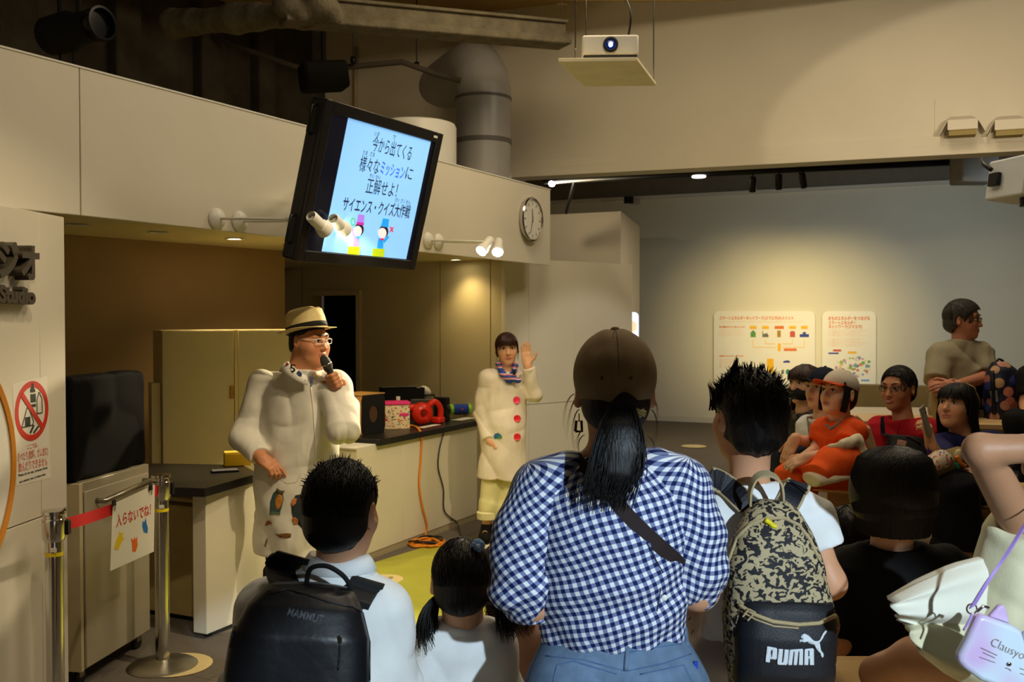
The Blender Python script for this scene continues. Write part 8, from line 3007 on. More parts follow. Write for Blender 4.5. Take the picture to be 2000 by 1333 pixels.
def to_coat(lift):
 def f(p):
  c = Vector((0, 0, HC))
  d = (p - c)
  px = 1000 + FPX * (d.x / d.y)
  d2 = d / d.y
  cp, sp_ = math.cos(PITCH), math.sin(PITCH)
  fwd = d2.y * cp - d2.z * sp_
  upc = d2.y * sp_ + d2.z * cp
  py = 666.5 - FPX * upc / fwd
  px = 1000 + FPX * d2.x / fwd
  h_ = soft_hit(ct_s, px, py, 4.3, 6.4, lift)
  return h_ if h_ is not None else p
 return f

text_fit('collar_print', '5', P(566, 719, YS - 0.100), P(578, 721, YS - 0.122), 0.058, mat('print_dark_green', (34, 52, 44), 0.7, var=0), e, V(-0.6, -0.8, 0.1), 0.001, 0.003)
MB().ball(P(561, 712, YS - 0.085), (0.008, 0.006, 0.010)).build('collar_badge', mat('badge_red', (150, 60, 40), 0.5), e, smooth=True)

# ------------------------------------------------------------------ woman presenter
YF = 7.24
hf = Head(P(990, 683, YF), V(0.10, -1, -0.02), size=1.02, roll=R(3))
wR, wL = P(956, 862, YF - 0.1), P(1031, 714, YF - 0.12)
ANK = ((994, 990, 991, 1005, YF - 0.02, 1), (957, 990, 951, 1007, YF - 0.05, -1))

def ankles(b):
 for (kx, ky, ax, ay, yy, dx) in ANK:
  c = P(ax, ay, yy)
  b.cone(P(982, 880, YF), c, 0.05, 0.04, 0.01)
  b.cone(c, V(c.x, c.y, 0.10), 0.036, 0.034, 0.01)
  b.cone(V(c.x, c.y, 0.10), V(c.x + 0.01 * dx, c.y - 0.06, 0.06), 0.036, 0.03, 0.02)

m2 = figure('person in cream lab coat with big red buttons raising an open hand', (P(975, 1060, YF).x, YF, 0.0), hf, P(988, 727, YF), (P(1020, 746, YF), P(953, 742, YF)),
   (P(1042, 772, YF - 0.05), P(941, 805, YF)), (wL, wR), P(982, 860, YF), (0.182, 0.165, 0.15, 0.80), (224, 172, 136), M_coatw2, sl=0.96,
   knee=[P(994, 990, YF - 0.02), P(957, 990, YF - 0.04)], ank=[P(992, 1012, YF - 0.02), P(952, 1014, YF - 0.05)], pants=cloth_mat('cream_chinos', (222, 216, 166)),
   hands=[dict(wrist=P(1030, 713, YF - 0.12), fwd=V(-0.10, 0.02, 1), back=V(0.12, 1, 0), side=-1, k=0.98, curl=(0.05, 0.04, 0.05, 0.08), thumb=0.15, spread=0.5, rs=1.05),
      dict(wrist=P(957, 860, YF - 0.1), fwd=V(0.4, -0.25, -0.9), back=V(-0.6, -0.8, 0), side=1, k=0.9, curl=(0.9, 1.0, 1.05, 1.1), thumb=0.5)],
   extra=ankles, hem=P(981, 933, YF), thick=(0.048, 0.040, 0.028), legr=(0.075, 0.068, 0.066), hipw=0.12, ears=True, res=0.005, neckhole=0.056, sleeve_r=1.32,
   fold=(0.009, 22, (0.8, 0.1, 0.5), 4), shirt_name='lab_coat', lips=(182, 92, 80), flare=0.066)
e = m2['e']
hf.eyes(e, brow=(52, 30, 22), open_=0.95)
hs = Soft()
hf.hair_cap(hs, 0.011, 0.040, -0.06, 0.0, -0.06, ears=False)
M_hairr = hair_mat('dark_auburn_hair', (34, 12, 10), (72, 32, 24))
hs.build('hair', M_hairr, e, 0.005)
lk = []
rn = random.Random(8)
for i in range(160):
 x = rn.uniform(-0.062, 0.062)
 zt = 0.090 - 6 * x * x
 lk.append([hf.pt(x * 0.5, 0.055, 0.102), hf.pt(x * 0.8, 0.085, 0.080 - 2 * x * x), hf.pt(x, 0.098 - 6 * x * x, 0.058), hf.pt(x * 1.05, 0.099 - 7.5 * x * x, 0.036 - rn.uniform(0, 0.014) - 12 * max(0, abs(x) - 0.04) * 0.1)])
strands('fringe', lk, 0.0022, M_hairr, e)
for s_ in (-1, 1):
 lk = []
 for i in range(50):
  lk.append(bez(hf.pt(s_ * 0.070, 0.035 + rn.gauss(0, 0.008), 0.06), hf.pt(s_ * 0.084, 0.03, 0.02), hf.pt(s_ * (0.082), 0.02 + rn.gauss(0, 0.006), -0.03), hf.pt(s_ * 0.074, 0.0 + rn.gauss(0, 0.006), -0.075), 6))
 strands('side_hair', lk, 0.002, M_hairr, e)
lw_s = m2['shirt']
for px, py in ((1009, 782), (1010, 818), (1010, 854)):
 q = soft_hit(lw_s, px, py, 6.4, 8.2, 0.004)
 MB().lathe([(0.001, 0.006), (0.018, 0.006), (0.024, 0.010), (0.027, 0.006), (0.026, 0), (0.001, 0)], 24, q, Matrix.Rotation(R(90), 3, 'X'), cap=False).build('big_button', mat('pink_button', (234, 60, 100), 0.3) if py < 800 else mat('red_button', (222, 36, 56), 0.3), e, smooth='auto')
seam(lw_s, 'front_edge', [(1003, 752), (1012, 790), (1016, 850), (1018, 930)], 0.003, M_coatw2, e, 6.4, 8.2)
collar_ring(P(988, 728, YF + 0.01), V(0.05, -1, 0), 0.072, 0.034, 0.012, M_coatw2, e, 60, 0.09)
# scarf
M_scarf = bpy.data.materials.new('striped_scarf')
M_scarf.use_nodes = True
_nt = M_scarf.node_tree
_b = _nt.nodes['Principled BSDF']
_b.inputs['Roughness'].default_value = 0.6
_tc = _nt.nodes.new('ShaderNodeTexCoord')
_wv = _nt.nodes.new('ShaderNodeTexWave')
_wv.bands_direction = 'Z'
_wv.inputs['Scale'].default_value = 4.2
_wv.inputs['Distortion'].default_value = 2.0
_r = _nt.nodes.new('ShaderNodeValToRGB')
_r.color_ramp.interpolation = 'CONSTANT'
_r.color_ramp.elements[0].color = lin((28, 60, 150))
_r.color_ramp.elements[1].position = 0.42
_r.color_ramp.elements[1].color = lin((232, 220, 224))
for ps_, cc2 in ((0.6, (206, 60, 110)), (0.75, (230, 130, 90)), (0.86, (40, 70, 150))):
 x = _r.color_ramp.elements.new(ps_)
 x.color = lin(cc2)
_nt.links.new(_tc.outputs['Object'], _wv.inputs['Vector'])
_nt.links.new(_wv.outputs['Fac'], _r.inputs[0])
_nt.links.new(_r.outputs[0], _b.inputs['Base Color'])
sc2 = Soft()
for a0_, a1_ in (((973, 713), (991, 745)), ((1006, 716), (997, 746))):
 sc2.chain([P(*a0_, YF - 0.04), P((a0_[0] + a1_[0]) / 2, (a0_[1] + a1_[1]) / 2 + 2, YF - 0.10), P(*a1_, YF - 0.13)], [0.016, 0.022, 0.015], 0.012)
sc2.chain([P(973, 712, YF - 0.03), P(990, 714, YF + 0.06), P(1007, 715, YF - 0.03)], [0.018, 0.018, 0.018], 0.02)
sc2.ell(P(994, 738, YF - 0.135), 0.02)
sc2.chain([P(994, 738, YF - 0.135), P(1012, 744, YF - 0.14)], [0.014, 0.02], 0.01)
sc2.fn(folds(0.004, 80, (0.3, 0, 1), 1), P(950, 800, YF - 0.5), P(1040, 650, YF + 0.5), op=4)
sc2.build('scarf', M_scarf, e, 0.005)
q = P(1004, 728, YF - 0.16)
MB().ball(q, (0.012, 0.012, 0.02)).build('clip_microphone', M_blackm, e, smooth=True)
decal(lw_s, 'turtle_patch', [(964, 853), (966, 848), (973, 846), (979, 850), (981, 856), (974, 857), (966, 858)], mat('turtle_blue', (40, 110, 150), 0.7), e, 0.004, 6.4, 8.2)
decal(lw_s, 'turtle_patch', [(971, 856), (975, 852), (981, 856), (976, 858)], mat('turtle_green', (70, 150, 60), 0.7), e, 0.006, 6.4, 8.2)
# rolled cuffs, bare ankles, strap shoes
for (kx, ky, ax, ay, yy, dx) in ANK:
 c = P(ax, ay, yy)
 MB().lathe([(0.060, -0.028), (0.072, -0.024), (0.074, 0.024), (0.066, 0.03)], 24, c, cap=True).build('rolled_cuff', cloth_mat('cream_chinos_light', (232, 226, 186)), e, smooth='auto')
 so = Soft()
 so.ell(V(c.x + 0.012 * dx, c.y - 0.07, 0.075), (0.047, 0.115, 0.05), np.array(Matrix.Rotation(R(-8 * dx), 3, 'Z')), 0.02)
 so.cone(V(c.x, c.y + 0.01, 0.07), V(c.x, c.y, 0.13), 0.045, 0.046, 0.02)
 so.box(V(c.x, c.y - 0.03, 0.0), (0.1, 0.3, 0.034), None, 0.0, 0.0, -1)
 sho = so.build('shoe', M_blk, e, 0.006)
 sl2 = Soft()
 sl2.box(V(c.x + 0.012 * dx, c.y - 0.06, 0.022), (0.048, 0.118, 0.022), np.array(Matrix.Rotation(R(-8 * dx), 3, 'Z')), 0.02)
 adopt(sl2.build('sole', mat('cream_rubber', (226, 216, 180), 0.6), None, 0.006), sho)
 qq = V(c.x + 0.0 * dx - 0.01, c.y - 0.11, 0.115)
 adopt(MB().tube([qq + V(0.016 * math.cos(a), -0.002, 0.014 * math.sin(a)) for a in np.linspace(0, 6.283, 13)], 0.004, 6, cap=False).build('buckle', mat('gold_buckle', (190, 160, 90), 0.3, metal=0.8), None, smooth=True), sho)

# ------------------------------------------------------------------ visitors on the side benches
def short_hair(f, th=0.012, n=700, mm=None, seed=1, comb=V(0, 0.3, -1), front=0.05, **kw):
 mm = mm or M_hair
 h = f['head']
 hs = Soft()
 h.hair_cap(hs, th, front, kw.get('low', -0.035), kw.get('side', 0.02), kw.get('back', -0.07))
 hs.build('hair', mm, f['e'], 0.005)
 lk = flat_locks(h, n, 0.035, seed, th + 0.001, comb, -0.4, 0.003, (-1, 0.75))
 lk = [l for l in lk if all(h.fr.transposed()[1].dot(p - h.c) / h.k < 0.07 or h.fr.transposed()[2].dot(p - h.c) / h.k > front for p in l)]
 strands('hair_locks', lk, 0.002, mm, f['e'])

def long_hair(f, mm, length, fringe=True, seed=2, n=500, wid=1.0, bk=0.0):
 """straight hair to the shoulders, face left open"""
 h = f['head']
 hs = Soft()
 h.hair_cap(hs, 0.012, 0.045, -0.06, -0.03, -0.09, ears=False)
 hs.build('hair', mm, f['e'], 0.005)
 rn = random.Random(seed)
 lk = []
 for i in range(n):
  a = R(rn.uniform(165, 375)) if i % 3 else R(rn.choice((rn.uniform(-18, 22), rn.uniform(158, 198))))
  sx, sy = math.cos(a), math.sin(a)
  L = length * rn.uniform(0.88, 1.0)
  pts = [h.pt(0.02 * sx, -0.01 + 0.02 * sy, 0.124), h.pt(0.06 * sx, -0.013 + 0.075 * sy, 0.105), h.pt(0.086 * sx * wid, -0.013 + 0.102 * sy, 0.04)]
  end = h.c + V(0, 0, -L * 0.5) + h.fr @ V(0.090 * sx * wid, -0.016 + 0.098 * sy + bk, -0.02)
  p3 = h.pt(0.091 * sx * wid, -0.016 + 0.103 * sy, -0.05)
  pts += [p3, p3.lerp(end, 0.6) + h.fr @ V(0.004 * sx, 0, 0), h.c + V(0, 0, -L) + h.fr @ V(0.082 * sx * wid + rn.gauss(0, 0.006), -0.02 + 0.092 * sy + bk + rn.gauss(0, 0.006), 0)]
  lk.append(pts)
 strands('long_strands', lk, 0.0034, mm, f['e'], taper=0.5)
 if fringe:
  lk = []
  for i in range(150):
   x = rn.uniform(-0.066, 0.066)
   lk.append([h.pt(x * 0.4, 0.04, 0.112), h.pt(x * 0.75, 0.080, 0.088 - 2 * x * x), h.pt(x, 0.098 - 6 * x * x, 0.055), h.pt(x * 1.04, 0.100 - 7 * x * x, 0.030 - rn.uniform(0, 0.01))])
  strands('fringe', lk, 0.0024, mm, f['e'])

def cap_on(h, parent, m_crown, m_brim):
 c_ = Soft()
 c_.ell(h.pt(0, -0.010, 0.040), (0.086 * h.k, 0.104 * h.k, 0.092 * h.k), np.array(h.fr), 0.01)

 def cut(q):
  w = h.loc(q)
  return ((0.036 + 0.18 * w[:, 1] - w[:, 2]) * 0.9).astype(np.float32)
 c_.fn(cut, h.c - V(0.3, 0.3, 0.3), h.c + V(0.3, 0.3, 0.3), 0, 3)
 co = c_.build('cap', m_crown, parent, 0.004)
 arc = [(math.cos(R(18 + 144 * i / 14)), math.sin(R(18 + 144 * i / 14))) for i in range(15)]
 vs_ = [h.pt(0.082 * x, -0.010 + 0.098 * y, 0.052) for x, y in arc] + [h.pt(0.078 * x, 0.03 + 0.150 * y, 0.058 - 0.022 * abs(x) ** 1.5) for x, y in arc]
 n_ = 15
 vs_ += [v - h.fr @ V(0, 0, 0.004) for v in vs_]
 fs_ = []
 for i in range(n_ - 1):
  fs_ += [(i, i + 1, n_ + i + 1, n_ + i), (2 * n_ + i, 3 * n_ + i, 3 * n_ + i + 1, 2 * n_ + i + 1), (n_ + i, n_ + i + 1, 3 * n_ + i + 1, 3 * n_ + i)]
 adopt(MB().add(vs_, fs_).build('brim', m_brim, None, smooth='auto'), co)
 adopt(MB().ball(h.pt(0, -0.010, 0.133), (0.008, 0.008, 0.005), h.fr).build('button', m_crown, None, smooth=True), co)
 return co

M_orange = cloth_mat('orange_knit', (236, 84, 22), bump=0.3)
M_orange2 = cloth_mat('orange_linen', (240, 92, 30))
YO = 5.2
ho_ = Head(P(1638, 770, YO), V(-0.84, -0.50, 0.16), size=1.0)
f = figure('person in orange top and trousers with pale cap, seated', (P(1640, 930, YO).x, YO + 0.1, 0.78), ho_, P(1640, 819, YO + 0.02), (P(1608, 842, YO + 0.14), P(1668, 846, YO - 0.10)),
    (P(1598, 878, YO + 0.12), P(1644, 884, YO - 0.20)), (P(1570, 893, YO - 0.02), P(1578, 894, YO - 0.24)), P(1655, 922, YO + 0.06), (0.135, 0.14, 0.135, 0.75), (230, 182, 148), M_orange, sl=0.30,
    knee=[P(1568, 930, YO + 0.12), P(1545, 928, YO - 0.16)], ank=[P(1560, 1058, YO + 0.1), P(1550, 1060, YO - 0.18)], pants=M_orange2, shoes=(M_white, V(-1, -0.4, 0), 0.05),
    hands=[dict(wrist=P(1578, 894, YO - 0.24), fwd=V(-0.9, 0.1, -0.35), back=V(-0.3, -0.6, 0.75), side=1, k=0.88, curl=(0.35, 0.4, 0.45, 0.5)),
      dict(wrist=P(1572, 892, YO - 0.06), fwd=V(-0.85, -0.2, -0.45), back=V(-0.3, -0.4, 0.85), side=-1, k=0.88, curl=(0.4, 0.45, 0.5, 0.55))],
    thick=(0.046, 0.038, 0.025), legr=(0.085, 0.07, 0.08), hipw=0.15, neckhole=0.062, fold=(0.008, 28, (0.6, 0.2, 0.8), 3), lips=(170, 70, 64), sleeve_r=1.4, flare=0.085)
ho_.eyes(f['e'])
hs = Soft()
ho_.hair_cap(hs, 0.008, 0.05, -0.05, 0.0, -0.085)
hs.build('hair', hair_mat('espresso_hair', (18, 10, 9), (44, 24, 20)), f['e'], 0.005)
lk = []
rn = random.Random(14)
for s_ in (-1, 1):
 for i in range(90):
  y = rn.uniform(0.0, 0.05)
  lk.append([ho_.pt(s_ * 0.072, y, 0.06), ho_.pt(s_ * 0.080, y + 0.004, 0.0), ho_.pt(s_ * 0.076, y + 0.006, -0.06), ho_.pt(s_ * 0.070, y + 0.006, -0.085 - rn.uniform(0, 0.012))])
strands('side_locks', lk, 0.0025, MATS['espresso_hair'], f['e'], taper=0.7)
cap_on(ho_, f['e'], cloth_mat('pale_cap', (206, 196, 178)), cloth_mat('orange_brim', (214, 84, 40)))
osh = f['shirt']
M_teal = mat('teal_trim', (80, 140, 160), 0.7)
seam(osh, 'neck_trim', [(1614, 830), (1622, 838), (1630, 834), (1642, 824), (1656, 814)], 0.005, M_teal, f['e'], 4.6, 6.2)
M_sash = cloth_mat('cream_canvas', (226, 214, 186))
M_bgst = cloth_mat('beige_strap', (206, 176, 136))
tb = empty('tote_bag', P(1625, 940, YO - 0.25), 'cream and orange tote bag on the lap of the woman in orange', 'bag')
tbs = Soft()
tbs.loft([P(1590, 930, YO - 0.32), P(1625, 915, YO - 0.28), P(1655, 890, YO - 0.2)], [(0.06, 0.09), (0.075, 0.10), (0.06, 0.08)], (0.2, 0.3, 1), 0.03)
tbs.ell(P(1635, 900, YO - 0.27), (0.10, 0.10, 0.075), None, 0.05)
tbs.fn(folds(0.006, 36, (0.7, 0, 0.7), 2), P(1500, 1000, YO - 1), P(1750, 800, YO + 1), op=4)
tbs.build('bag_body', M_orange2, tb, 0.007)
tb2 = Soft()
tb2.loft([P(1583, 938, YO - 0.33), P(1610, 930, YO - 0.31), P(1645, 925, YO - 0.27)], [(0.035, 0.07), (0.032, 0.10), (0.02, 0.09)], (0.2, 0, 1), 0.03)
tb2.build('cream_base', M_sash, tb, 0.007)
tb3 = Soft()
tb3.loft([P(1620, 874, YO - 0.29), P(1642, 871, YO - 0.32), P(1662, 864, YO - 0.30), P(1680, 858, YO - 0.22)], [(0.010, 0.014), (0.020, 0.022), (0.030, 0.028), (0.026, 0.024)], (0, 0, 1), 0.02)
tb3.chain([P(1676, 866, YO - 0.25), P(1682, 888, YO - 0.24), P(1674, 912, YO - 0.24)], [0.026, 0.030, 0.030], 0.02)
tb3.fn(folds(0.006, 60, (0.9, 0, 0.4), 4), P(1550, 1000, YO - 1), P(1750, 800, YO + 1), op=4)
tb3.build('cream_strap', M_sash, tb, 0.007)
stq = [q for q in (soft_hit(osh, x, y, 4.5, 6.2, 0.006) for x, y in ((1625, 852), (1630, 835), (1637, 820), (1648, 806), (1655, 798))) if q]
if len(stq) > 2:
 MB().band(stq, V(0.018, 0, 0.004), 0.003).build('shoulder_strap', M_bgst, tb)
bb3 = empty('beige_backpack', P(1680, 920, YO), 'beige backpack behind the woman in orange', 'bag')
bs3 = Soft()
bs3.loft([P(1682, 930, YO + 0.1), P(1686, 880, YO + 0.08), P(1680, 830, YO + 0.06)], [(0.06, 0.1), (0.06, 0.11), (0.035, 0.08)], (1, 0.2, 0), 0.03)
bs3.build('bag_body', cloth_mat('beige_nylon', (172, 150, 112)), bb3, 0.008)
MB().tube(spline([P(1672, 815, YO), P(1688, 835, YO + 0.02), P(1692, 880, YO + 0.03)], 4), 0.012, 8).build('strap', M_bgst, bb3, smooth=True)

YN = 5.62
hn_ = Head(P(1606, 762, YN), V(-0.84, -0.50, 0.10), size=1.0)
f = figure('person in white T-shirt, grey vest and navy cap beside the masked woman', (P(1610, 930, YN).x, YN, 0.78), hn_, P(1608, 815, YN), (P(1578, 832, YN + 0.12), P(1628, 836, YN - 0.1)),
    (P(1572, 868, YN + 0.1), P(1604, 868, YN - 0.16)), (P(1548, 868, YN), P(1552, 858, YN - 0.30)), P(1622, 905, YN), (0.13, 0.135, 0.125, 0.75), (226, 176, 142), M_shirtw2, sl=0.36,
    knee=[P(1540, 895, YN + 0.1), P(1530, 890, YN - 0.18)], ank=[P(1535, 1010, YN + 0.1), P(1522, 1012, YN - 0.18)], pants=cloth_mat('dark_jeans', (34, 42, 60)), shoes=(M_white, V(-1, -0.4, 0), 0.05),
    hands=[dict(wrist=P(1552, 858, YN - 0.30), fwd=V(-0.45, -0.1, -0.9), back=V(-0.6, -0.7, 0.3), side=1, k=0.95, curl=(0.2, 0.22, 0.25, 0.3)),
      dict(wrist=P(1548, 868, YN), fwd=V(-0.6, 0, -0.7), back=V(-0.5, -0.5, 0.5), side=-1, k=0.9)],
    neckhole=0.07, res=0.006)
hn_.eyes(f['e'])
hs = Soft()
hn_.hair_cap(hs, 0.006, 0.05, -0.06, 0.0, -0.09)
hs.build('hair', M_hair, f['e'], 0.006)
cap_on(hn_, f['e'], cloth_mat('navy_cap', (20, 28, 46)), cloth_mat('navy_cap_brim', (28, 24, 28)))
MB().band([q for q in (soft_hit(f['shirt'], x, y, 5.0, 6.6, 0.006) for x, y in ((1585, 815), (1588, 840), (1592, 865))) if q] or [P(1585, 815, YN - 0.1), P(1592, 860, YN - 0.15)], V(0.028, 0, 0), 0.004).build('vest_edge', cloth_mat('grey_vest', (140, 128, 104)), f['e'])

YX = 6.0
hx_ = Head(P(1570, 752, YX), V(-0.80, -0.56, 0.05), size=1.0)
f = figure('person in black face mask and black sheer blouse at the row end', (P(1575, 920, YX).x, YX, 0.78), hx_, P(1572, 804, YX), (P(1545, 822, YX + 0.1), P(1596, 824, YX - 0.08)),
    (P(1538, 868, YX + 0.1), P(1572, 872, YX - 0.12)), (P(1545, 880, YX - 0.05), P(1540, 876, YX - 0.24)), P(1585, 895, YX), (0.13, 0.13, 0.12, 0.75), (222, 170, 136),
    print_mat('sheer_black', (26, 24, 24), [(92, 80, 66), (70, 60, 52)], 16, 0.30), sl=0.95, knee=[P(1520, 880, YX), P(1512, 885, YX - 0.2)], ank=[P(1515, 990, YX), P(1508, 1000, YX - 0.2)], pants=M_blk, shoes=(M_black, V(-1, -0.4, 0), 0.05),
    hands=[dict(wrist=P(1540, 876, YX - 0.24), fwd=V(-0.8, 0, -0.5), back=V(-0.4, -0.5, 0.7), side=1, k=0.9), dict(wrist=P(1545, 880, YX - 0.05), fwd=V(-0.8, 0, -0.5), back=V(-0.4, -0.5, 0.7), side=-1, k=0.9)], neckhole=0.06, res=0.006)
hx_.eyes(f['e'])
long_hair(f, hair_mat('ash_brown_hair', (38, 26, 22), (84, 62, 52)), 0.26, True, 4, 400, 1.0, -0.01)
mk = Soft()
mk.ell(hx_.pt(0, 0.040, -0.052), (0.070, 0.066, 0.052), np.array(hx_.fr), 0.01)
mk.fn(lambda q: (0.035 - hx_.loc(q)[:, 1]).astype(np.float32), hx_.c - V(0.3, 0.3, 0.3), hx_.c + V(0.3, 0.3, 0.3), 0, 3)
mo = mk.build('face_mask', M_blackm, f['e'], 0.004)
for s_ in (-1, 1):
 adopt(MB().tube([hx_.pt(s_ * 0.062, 0.045, -0.03), hx_.pt(s_ * 0.076, 0.02, -0.01), hx_.pt(s_ * 0.082, -0.01, 0.01)], 0.0015, 5).build('ear_loop', M_blackm), mo)

# man in red polo shirt
YR = 5.5
hr_ = Head(P(1754, 760, YR), V(-0.78, -0.62, -0.06), size=1.02)
M_redp = cloth_mat('red_pique', (176, 20, 34), bump=0.3)
f = figure('person in red polo shirt and glasses smiling, seated', (P(1765, 930, YR).x, YR, 0.78), hr_, P(1764, 822, YR), (P(1716, 840, YR + 0.12), P(1808, 844, YR - 0.10)),
    (P(1712, 905, YR + 0.04), P(1822, 905, YR - 0.10)), (P(1722, 950, YR - 0.2), P(1790, 930, YR - 0.28)), P(1768, 930, YR), (0.165, 0.165, 0.165, 0.68), (206, 144, 104), M_redp, sl=0.36,
    knee=[P(1700, 950, YR - 0.32), P(1745, 960, YR - 0.42)], ank=[P(1700, 1060, YR - 0.35), P(1742, 1075, YR - 0.45)], pants=cloth_mat('charcoal_trousers', (40, 40, 46)), shoes=(M_black, V(-0.7, -0.7, 0), 0.06),
    hands=[dict(wrist=P(1722, 950, YR - 0.2), fwd=V(-0.3, -0.8, -0.3), back=UP, side=-1), dict(wrist=P(1790, 930, YR - 0.28), fwd=V(-0.7, -0.6, -0.3), back=UP, side=1)],
    thick=(0.052, 0.042, 0.030), neckhole=0.066, fold=(0.009, 24, (0.6, 0.2, 0.7), 5), lips=(190, 96, 84), sleeve_r=1.45)
hr_.eyes(f['e'], open_=0.75)
short_hair(f, 0.013, 800, M_hair, 3, V(0.3, 0.1, -0.5), 0.074, side=0.03)
glasses(hr_, f['e'], mat('dark_frame', (24, 20, 20), 0.35, var=0), 0.0215, 0.0155, 0.0017, False, 0.0985)
MB().tube([hr_.pt(-0.016, 0.0965, -0.055), hr_.pt(0, 0.0985, -0.059), hr_.pt(0.016, 0.0965, -0.055)], [0.001, 0.003, 0.001], 6).build('teeth', mat('teeth', (226, 216, 206), 0.4, var=0), f['e'], smooth=True)
rsh = f['shirt']
for pts in ([(1737, 797), (1744, 792), (1752, 812), (1752, 822), (1740, 812)], [(1783, 772), (1788, 790), (1786, 808), (1770, 822), (1766, 818), (1780, 800)]):
 o = decal(rsh, 'collar', pts, M_redp, f['e'], 0.012, 4.8, 6.4)
 o.modifiers['thick'].thickness = 0.008
decal(rsh, 'undershirt', [(1750, 806), (1768, 806), (1758, 822)], M_shirtw2, f['e'], 0.004, 4.8, 6.4)
seam(rsh, 'placket', [(1758, 820), (1752, 850), (1750, 866)], 0.004, M_redp, f['e'], 4.8, 6.4)
for arm, col in (((1702, 848), (1722, 848)),):
 pass
bg = empty('black_shoulder_bag', P(1770, 905, YR - 0.3), 'black shoulder bag on the lap of the man in red', 'bag')
bgs = Soft()
bgs.loft([P(1768, 915, YR - 0.33), P(1768, 885, YR - 0.33), P(1770, 852, YR - 0.30)], [(0.105, 0.05), (0.105, 0.055), (0.085, 0.035)], (1, -0.15, -0.28), 0.03, pw=2.8)
bgs.fn(folds(0.004, 40, (0.4, 0, 0.9), 2), P(1600, 1000, 4), P(1900, 700, 7), op=4)
bgs.build('bag_body', cloth_mat('black_nylon_bag', (22, 21, 22), rough=0.6), bg, 0.006)
seam(bgs, 'zip', [(1744, 846), (1760, 848), (1780, 856), (1798, 866)], 0.005, mat('dark_leather', (64, 40, 34), 0.5), bg, 4.4, 6.2)
decal(bgs, 'leather_patch', [(1753, 859), (1771, 862), (1769, 873), (1751, 870)], mat('pinkish_leather', (150, 104, 88), 0.6), bg, 0.003, 4.4, 6.2)
stq = [q for q in (soft_hit(rsh, x, y, 4.5, 6.4, 0.006) for x, y in ((1727, 785), (1727, 800), (1726, 815), (1725, 830), (1726, 848))) if q]
MB().band(stq + [P(1736, 852, YR - 0.28)], V(0.016, 0, 0), 0.003).build('shoulder_strap', cloth_mat('navy_webbing', (20, 20, 36)), bg)

# woman in navy blouse holding a phone
YV = 5.0
hv = Head(P(1868, 795, YV), V(-0.78, -0.58, 0.20), size=1.0)
M_nv = cloth_mat('navy_blouse', (34, 36, 84))
wph = P(1818, 868, YV - 0.36)

def bare_feet(b):
 for ax_, ay_ in ((1858, 1062), (1886, 1066)):
  c = P(ax_, ay_, YV - 0.38)
  b.chain([P(1905, 950, YV), P(ax_ - 12, 958, YV - 0.38), c, V(c.x - 0.03, c.y - 0.05, 0.43), V(c.x - 0.07, c.y - 0.12, 0.425)], [0.05, 0.05, 0.03, 0.03, 0.02], 0.02)

f = figure('person in navy blouse with shoulder length black hair holding up a phone', (P(1880, 950, YV).x, YV, 0.78), hv, P(1878, 852, YV + 0.02), (P(1838, 872, YV - 0.02), P(1938, 868, YV + 0.0)),
    (P(1846, 916, YV - 0.26), P(1965, 940, YV - 0.1)), (wph, P(1900, 925, YV - 0.36)), P(1905, 955, YV + 0.02), (0.15, 0.15, 0.145, 0.72), (224, 168, 130), M_nv, sl=0.34,
    knee=[P(1848, 955, YV - 0.40), P(1870, 955, YV - 0.45)], ank=[P(1858, 1062, YV - 0.36), P(1886, 1066, YV - 0.42)], pants=cloth_mat('dark_navy_trousers', (15, 15, 24)),
    hands=[dict(wrist=P(1817, 866, YV - 0.36), fwd=V(-0.25, -0.2, 0.95), back=V(0.6, -0.75, -0.1), side=1, k=0.9, curl=(0.75, 0.8, 0.85, 0.9), thumb=0.8),
      dict(wrist=P(1900, 922, YV - 0.38), fwd=V(-0.9, -0.3, -0.35), back=V(-0.3, -0.4, 0.85), side=1, k=0.95, curl=(0.12, 0.15, 0.2, 0.25), spread=1.6)],
    thick=(0.044, 0.036, 0.024), legr=(0.088, 0.075, 0.07), hipw=0.15, neckhole=0.07, fold=(0.009, 26, (0.5, 0.2, 0.8), 7), sleeve_r=1.5, lips=(186, 96, 84), flare=0.085, extra=bare_feet)
hv.eyes(f['e'])
long_hair(f, M_hair, 0.25, True, 9, 620, 1.05, -0.012)
for ax_, ay_ in ((1858, 1062), (1886, 1066)):
 c = P(ax_, ay_, YV - 0.38)
 MB().box(V(c.x - 0.04, c.y - 0.07, 0.408), (0.04, 0.1, 0.008), Matrix.Rotation(R(-30), 3, 'Z')).build('sandal', M_black, f['e'], bevel=0.004)
 MB().tube([V(c.x - 0.09, c.y - 0.05, 0.415), V(c.x - 0.055, c.y - 0.10, 0.455), V(c.x - 0.02, c.y - 0.1, 0.415)], 0.008, 8).build('sandal_strap', M_black, f['e'], smooth=True)
pm = empty('silver_phone', P(1808, 822, YV - 0.40), 'silver smartphone with purple strap held up by the woman in navy', 'phone')
pfr2 = look_frame(V(0.75, -0.6, 0.2), V(-0.35, 0, 1))
pc_ = P(1808, 823, YV - 0.40)
MB().box(pc_, (0.034, 0.005, 0.072), pfr2).build('casing', mat('phone_silver', (150, 142, 136), 0.3, metal=0.5), pm, bevel=0.004)
MB().box(pc_ - pfr2 @ V(0, 0.0055, 0), (0.031, 0.0006, 0.067), pfr2).build('screen', M_black, pm)
for k in range(2):
 MB().lathe([(0.006, 0), (0.005, 0.002)], 12, pc_ + pfr2 @ V(-0.018, 0.0055, 0.055 - 0.018 * k), pfr2 @ Matrix.Rotation(R(-90), 3, 'X')).build('camera', M_black, pm)
